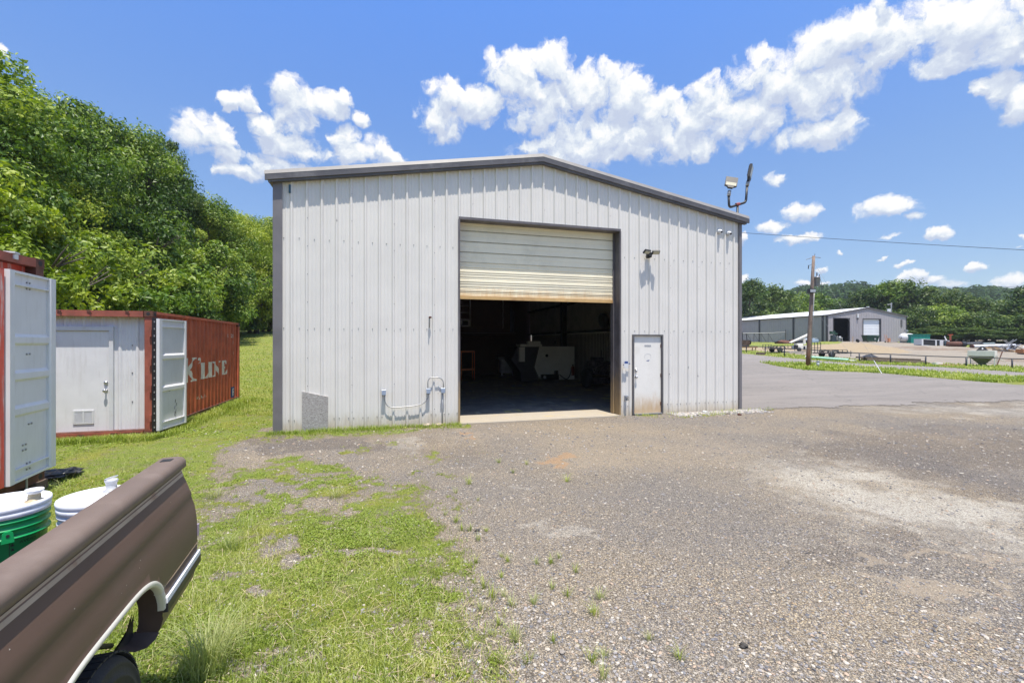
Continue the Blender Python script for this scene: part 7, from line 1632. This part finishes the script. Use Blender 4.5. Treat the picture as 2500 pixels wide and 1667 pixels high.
# long pale green pipe by the fence
pipe_th('drain_pipe', 'long pale green plastic pipe lying along the verge right of the pole', 'pipe', (1968, 873), (2072, 884), .17, M['bluegreen_pipe'], mat_end=M['white'], dep=(52, 49))
pipe_th('drain_pipe', 'short cream pipe end continuing the pale green pipe', 'pipe', (2074, 885), (2090, 887), .11, M['cream'], dep=(48.9, 48.4))
# timber stack
t, s = spot(2180, 891, 'timber_stack', 'stack of dark old timbers lying behind the pipe fence', 'timber', dep=49.5)
rs = random.Random(2); L_ = 3.4
for k in range(9):
    b_ = MB(); r0 = k % 3; q = k // 3; b_.cbox((rs.uniform(-.25, .25) + (.0 if q < 2 else -.3), -.3 + r0 * .32, .12 + q * .17), (2 * L_ * rs.uniform(.82, 1.0), .28, .15), rz=rs.uniform(-.015, .015), ry=R(2.2)); b_.build('timber', M['wood'] if k % 2 else M['lumber_d'], t, True)
b_ = MB(); b_.add([(-L_, -.2, .5), (-L_ + 1.6, -.35, .58), (-L_ + 1.3, .3, .95), (-L_ + .6, .2, .85), (-L_ + .1, .5, .55)], [(0, 1, 2, 3), (0, 3, 4)]); b_.build('cover', M['tarp'], t, True)
t, s = spot(2289, 896, 'concrete_block', 'pale concrete block in the grass between the timbers and the plank', 'block', dep=47.5); b_ = MB(); b_.cbox((0, 0, .1), (.75, .5, .34), bev=.03); b_.build('block', M['cnc'], t, True); b_ = MB(); b_.cbox((0, 0, .275), (.6, .4, .01)); b_.build('top', M['white'], t, True)
t, s = spot(2322, 894.5, 'plank', 'orange brown plank lying in the grass behind the fence', 'plank', dep=47); b_ = MB(); b_.cbox((0, 0, .12), (2.2, .35, .06), ry=R(1.5)); b_.build('board', mat('orange_board', (.48, .25, .12), .7), t, True); b_ = MB(); b_.cbox((-.6, 0, .03), (.1, .4, .14)); b_.build('bearer', M['lumber_d'], t, True)
t, s = spot(2432, 897, 'steel_bar', 'rusty bar stuck at a slant in the yard right of the hopper', 'bar', dep=46); b_ = MB(); b_.cyl((0, 0, -.1), (.85, .2, 1.5), .05, 6); b_.build('bar', M['rust_d'], t, True); b_ = MB(); b_.cyl((.25, .1, .85), (1.9, .2, .1), .025, 6); b_.build('stay', M['cnc'], t, True)
# utility pole
pbx, pby, pz = at(1972, 895); pb_ = Vector((pbx, pby, tz(pbx, pby))); sP = pz / F
pl = thing('utility_pole', 'weathered timber utility pole with a grey transformer on the grass island', 'utility pole', pb_, -TH)
top = Vector((14.5 * sP, 0, 270 * sP)); lean_ = lambda z: Vector((top.x * z / top.z, 0, z))
b_ = MB(); b_.smooth = True; b_.tube([lean_(-.3), lean_(1), lean_(4), lean_(7), top], [.165, .16, .145, .12, .105], 16); b_.build('post', M['pole_wood'], pl, True)
b_ = MB(); b_.smooth = True; b_.tube([lean_(0) + Vector((.19, -.06, -.2)), lean_(4) + Vector((.175, -.06, 0)), lean_(6.3) + Vector((.15, -.06, 0))], .03, 8); b_.build('riser_conduit', M['galv'], pl, True)
b_ = MB(); zt = 5.55; c = lean_(zt + 1.6); b_.smooth = True; b_.lathe([(0, 0), (.20, 0), (.21, .02), (.21, .68), (.235, .69), (.235, .74), (.12, .82), (0, .83)], (c.x + .36, -.02, zt + .95), 20); tf = b_.build('transformer', M['greybox'], pl, True); b_ = MB(); b_.cyl((c.x + .36, 0, zt + 1.77), (c.x + .36, 0, zt + 2.05), .04, 8); b_.cyl((c.x + .5, -.05, zt + 1.7), (c.x + .55, -.05, zt + 1.9), .03, 8); b_.build('bushing', M['rust_d'], tf, True)
b_ = MB(); b_.tube(arc([(c.x + .55, -.05, zt + 1.65), (c.x + .72, -.05, zt + 1.2), (c.x + .68, -.05, zt + .2)], .3), .014, 5); b_.tube([(c.x + .1, -.02, zt + 1.5), (c.x + .36, -.02, zt + 1.5)], .03, 5); b_.build('lead_wire', M['black'], pl, True)
c = lean_(5.9); b_ = MB(); b_.cbox((c.x - .16, -.22, 6.10), (.56, .30, .34), bev=.03); fb_ = b_.build('light_housing', M['black'], pl, True); b_ = MB(); b_.cbox((c.x - .14, -.375, 6.10), (.42, .012, .22)); b_.build('lens', mat('grey_glass', (.35, .37, .40), .3), fb_, True)
b_ = MB(); b_.cyl(top + Vector((-.55, .1, -.28)), top + Vector((-.02, 0, -.12)), .022, 6); b_.cyl(top + Vector((.02, 0, -.1)), top + Vector((.5, -.1, -.16)), .022, 6); b_.cyl(top + Vector((.08, 0, -.1)), top + Vector((.1, 0, .18)), .02, 6); b_.build('bracket', M['trim'], pl, True)
b_ = MB(); b_.cyl(top + Vector((-.43, 0, -1.05)), top + Vector((-.40, 0, -.75)), .035, 7); b_.cyl(top + Vector((-.41, 0, -.8)), top + Vector((-.03, 0, -.6)), .014, 5); b_.build('insulator', M['rubber'], pl, True)
Mp = wmat(pl); ptop = Mp @ (top - Vector((0, 0, .5)))
for i, (gx_, gy_, lab) in enumerate(((2154, 912, 'guy wire with a white guard running from the pole down to the grass island'), (2112, 905, 'second guy wire of the pole anchored just left of the white guard'))):
    X, Y, _ = at(gx_, gy_); g_ = Vector((X, Y, tz(X, Y) - .05)); t = thing('guy_wire', lab, 'guy wire', g_, group='guy wires of the utility pole')
    start = ptop if i == 0 else Mp @ Vector((lean_(4.9).x, 0, 4.9))
    b_ = MB(); b_.cyl(g_, start, .006, 5); b_.build('wire', M['cable_grey'], t)
    if i == 0: b_ = MB(); d = (start - g_).normalized(); b_.cyl(g_ + d * .05, g_ + d * 1.15, .022, 8); b_.build('guard', M['white'], t)
t, s = spot(1997, 896.5, 'service_pedestal', 'short grey round post in the grass right of the pole', 'post'); h2 = 15.5 * s; b_ = MB(); b_.smooth = True; b_.lathe([(0, 0), (.095, 0), (.095, h2 * .86), (0, h2 * .86)], (0, 0, 0), 16); b_.build('tube', mat('grey_pedestal', (.40, .42, .46), .5), t, True); b_ = MB(); b_.smooth = True; b_.lathe([(0, h2 * .84), (.11, h2 * .84), (.11, h2 * .97), (.08, h2), (0, h2)], (0, 0, 0), 16); b_.build('cap', M['greybox'], t, True)
# overhead lines
def wire(name, lab, a, b, sag, r=.014, n=24):
    a, b = Vector(a), Vector(b); t = thing(name, lab, 'overhead wire', a); b_ = MB()
    b_.tube([a.lerp(b, q) - Vector((0, 0, 4 * sag * q * (1 - q))) for q in np.linspace(0, 1, n)], r, 5); b_.build('cable', M['black'], t); return t
def wp3(x, y, z): X, Y = cw(x, z); return (X, Y, H + (CY - y) / F * z)
wire('power_line', 'single dark power line crossing the sky from the shed corner to the right edge', wp3(1640, 556, 44), wp3(2700, 621, 30), .10, .018)
wire('distant_line', 'faint thin line above the far trees at right', wp3(2290, 702, 110), wp3(2620, 693, 110), .3, .035)
# debris: rocks and rubble by the left shed wall
rs = random.Random(8)
for i, (x, y, r0, m_, lab) in enumerate(((1.02, 10.62, .075, 'sand_pile', 'pale rock at the foot of the wall below the conduit loop'), (1.30, 10.66, .06, 'sand_pile', 'pinkish rock right of the pale rock below the conduit'), (8.55, 10.55, .07, 'white', 'white rock in the stone bank right of the small door'))):
    t = thing('rock', lab, 'rock', (x, y, tz(x, y)), 0, 'rocks at the foot of the shed'); crumple((0, 0, r0 * .3), (r0 * 1.1, r0 * .8, r0 * .6), 20 + i, 8, .5).build('rock', M[m_], t, True)
for i, (px_, py_, r0, lab) in enumerate(((1165, 1298, .05, 'dark lump of stone right of the last grass tuft'), (1815, 1580, .05, 'dark clod in the right foreground gravel'), (1372, 1595, .035, 'grey flat stone in the near gravel'), (1262, 1428, .03, 'dark blue stone in the middle gravel'), (1805, 1014, .10, 'reddish brown flat rock by the shed corner tuft'))):
    X, Y, _ = at(px_, py_); t = thing('stone', lab, 'stone', (X, Y, tz(X, Y)), 0, 'single stones on the yard'); crumple((0, 0, r0 * .15), (r0 * .5, r0 * .42, r0 * .3), 40 + i, 8, .5).build('stone', M['dark_stone'] if i < 2 else (M['stone'] if i != 4 else M['rust_d']), t, True)

# thin summer air: one closed box of even density round the whole place
hz_ = MB(); hz_.box((-420, -60, -6), (900, 1000, 110)); hz = hz_.build('haze', [])
hm = bpy.data.materials.new('haze'); hm.use_nodes = True; t = NT(hm.node_tree); t.n.clear()
o = t.new('ShaderNodeOutputMaterial'); v = t.new('ShaderNodeVolumePrincipled'); v.inputs['Color'].default_value = (.82, .90, 1.0, 1); v.inputs['Density'].default_value = .00024; v.inputs['Anisotropy'].default_value = .2
t.link(v.outputs[0], o.inputs['Volume']); hz.data.materials.append(hm); tag(hz, kind='stuff')
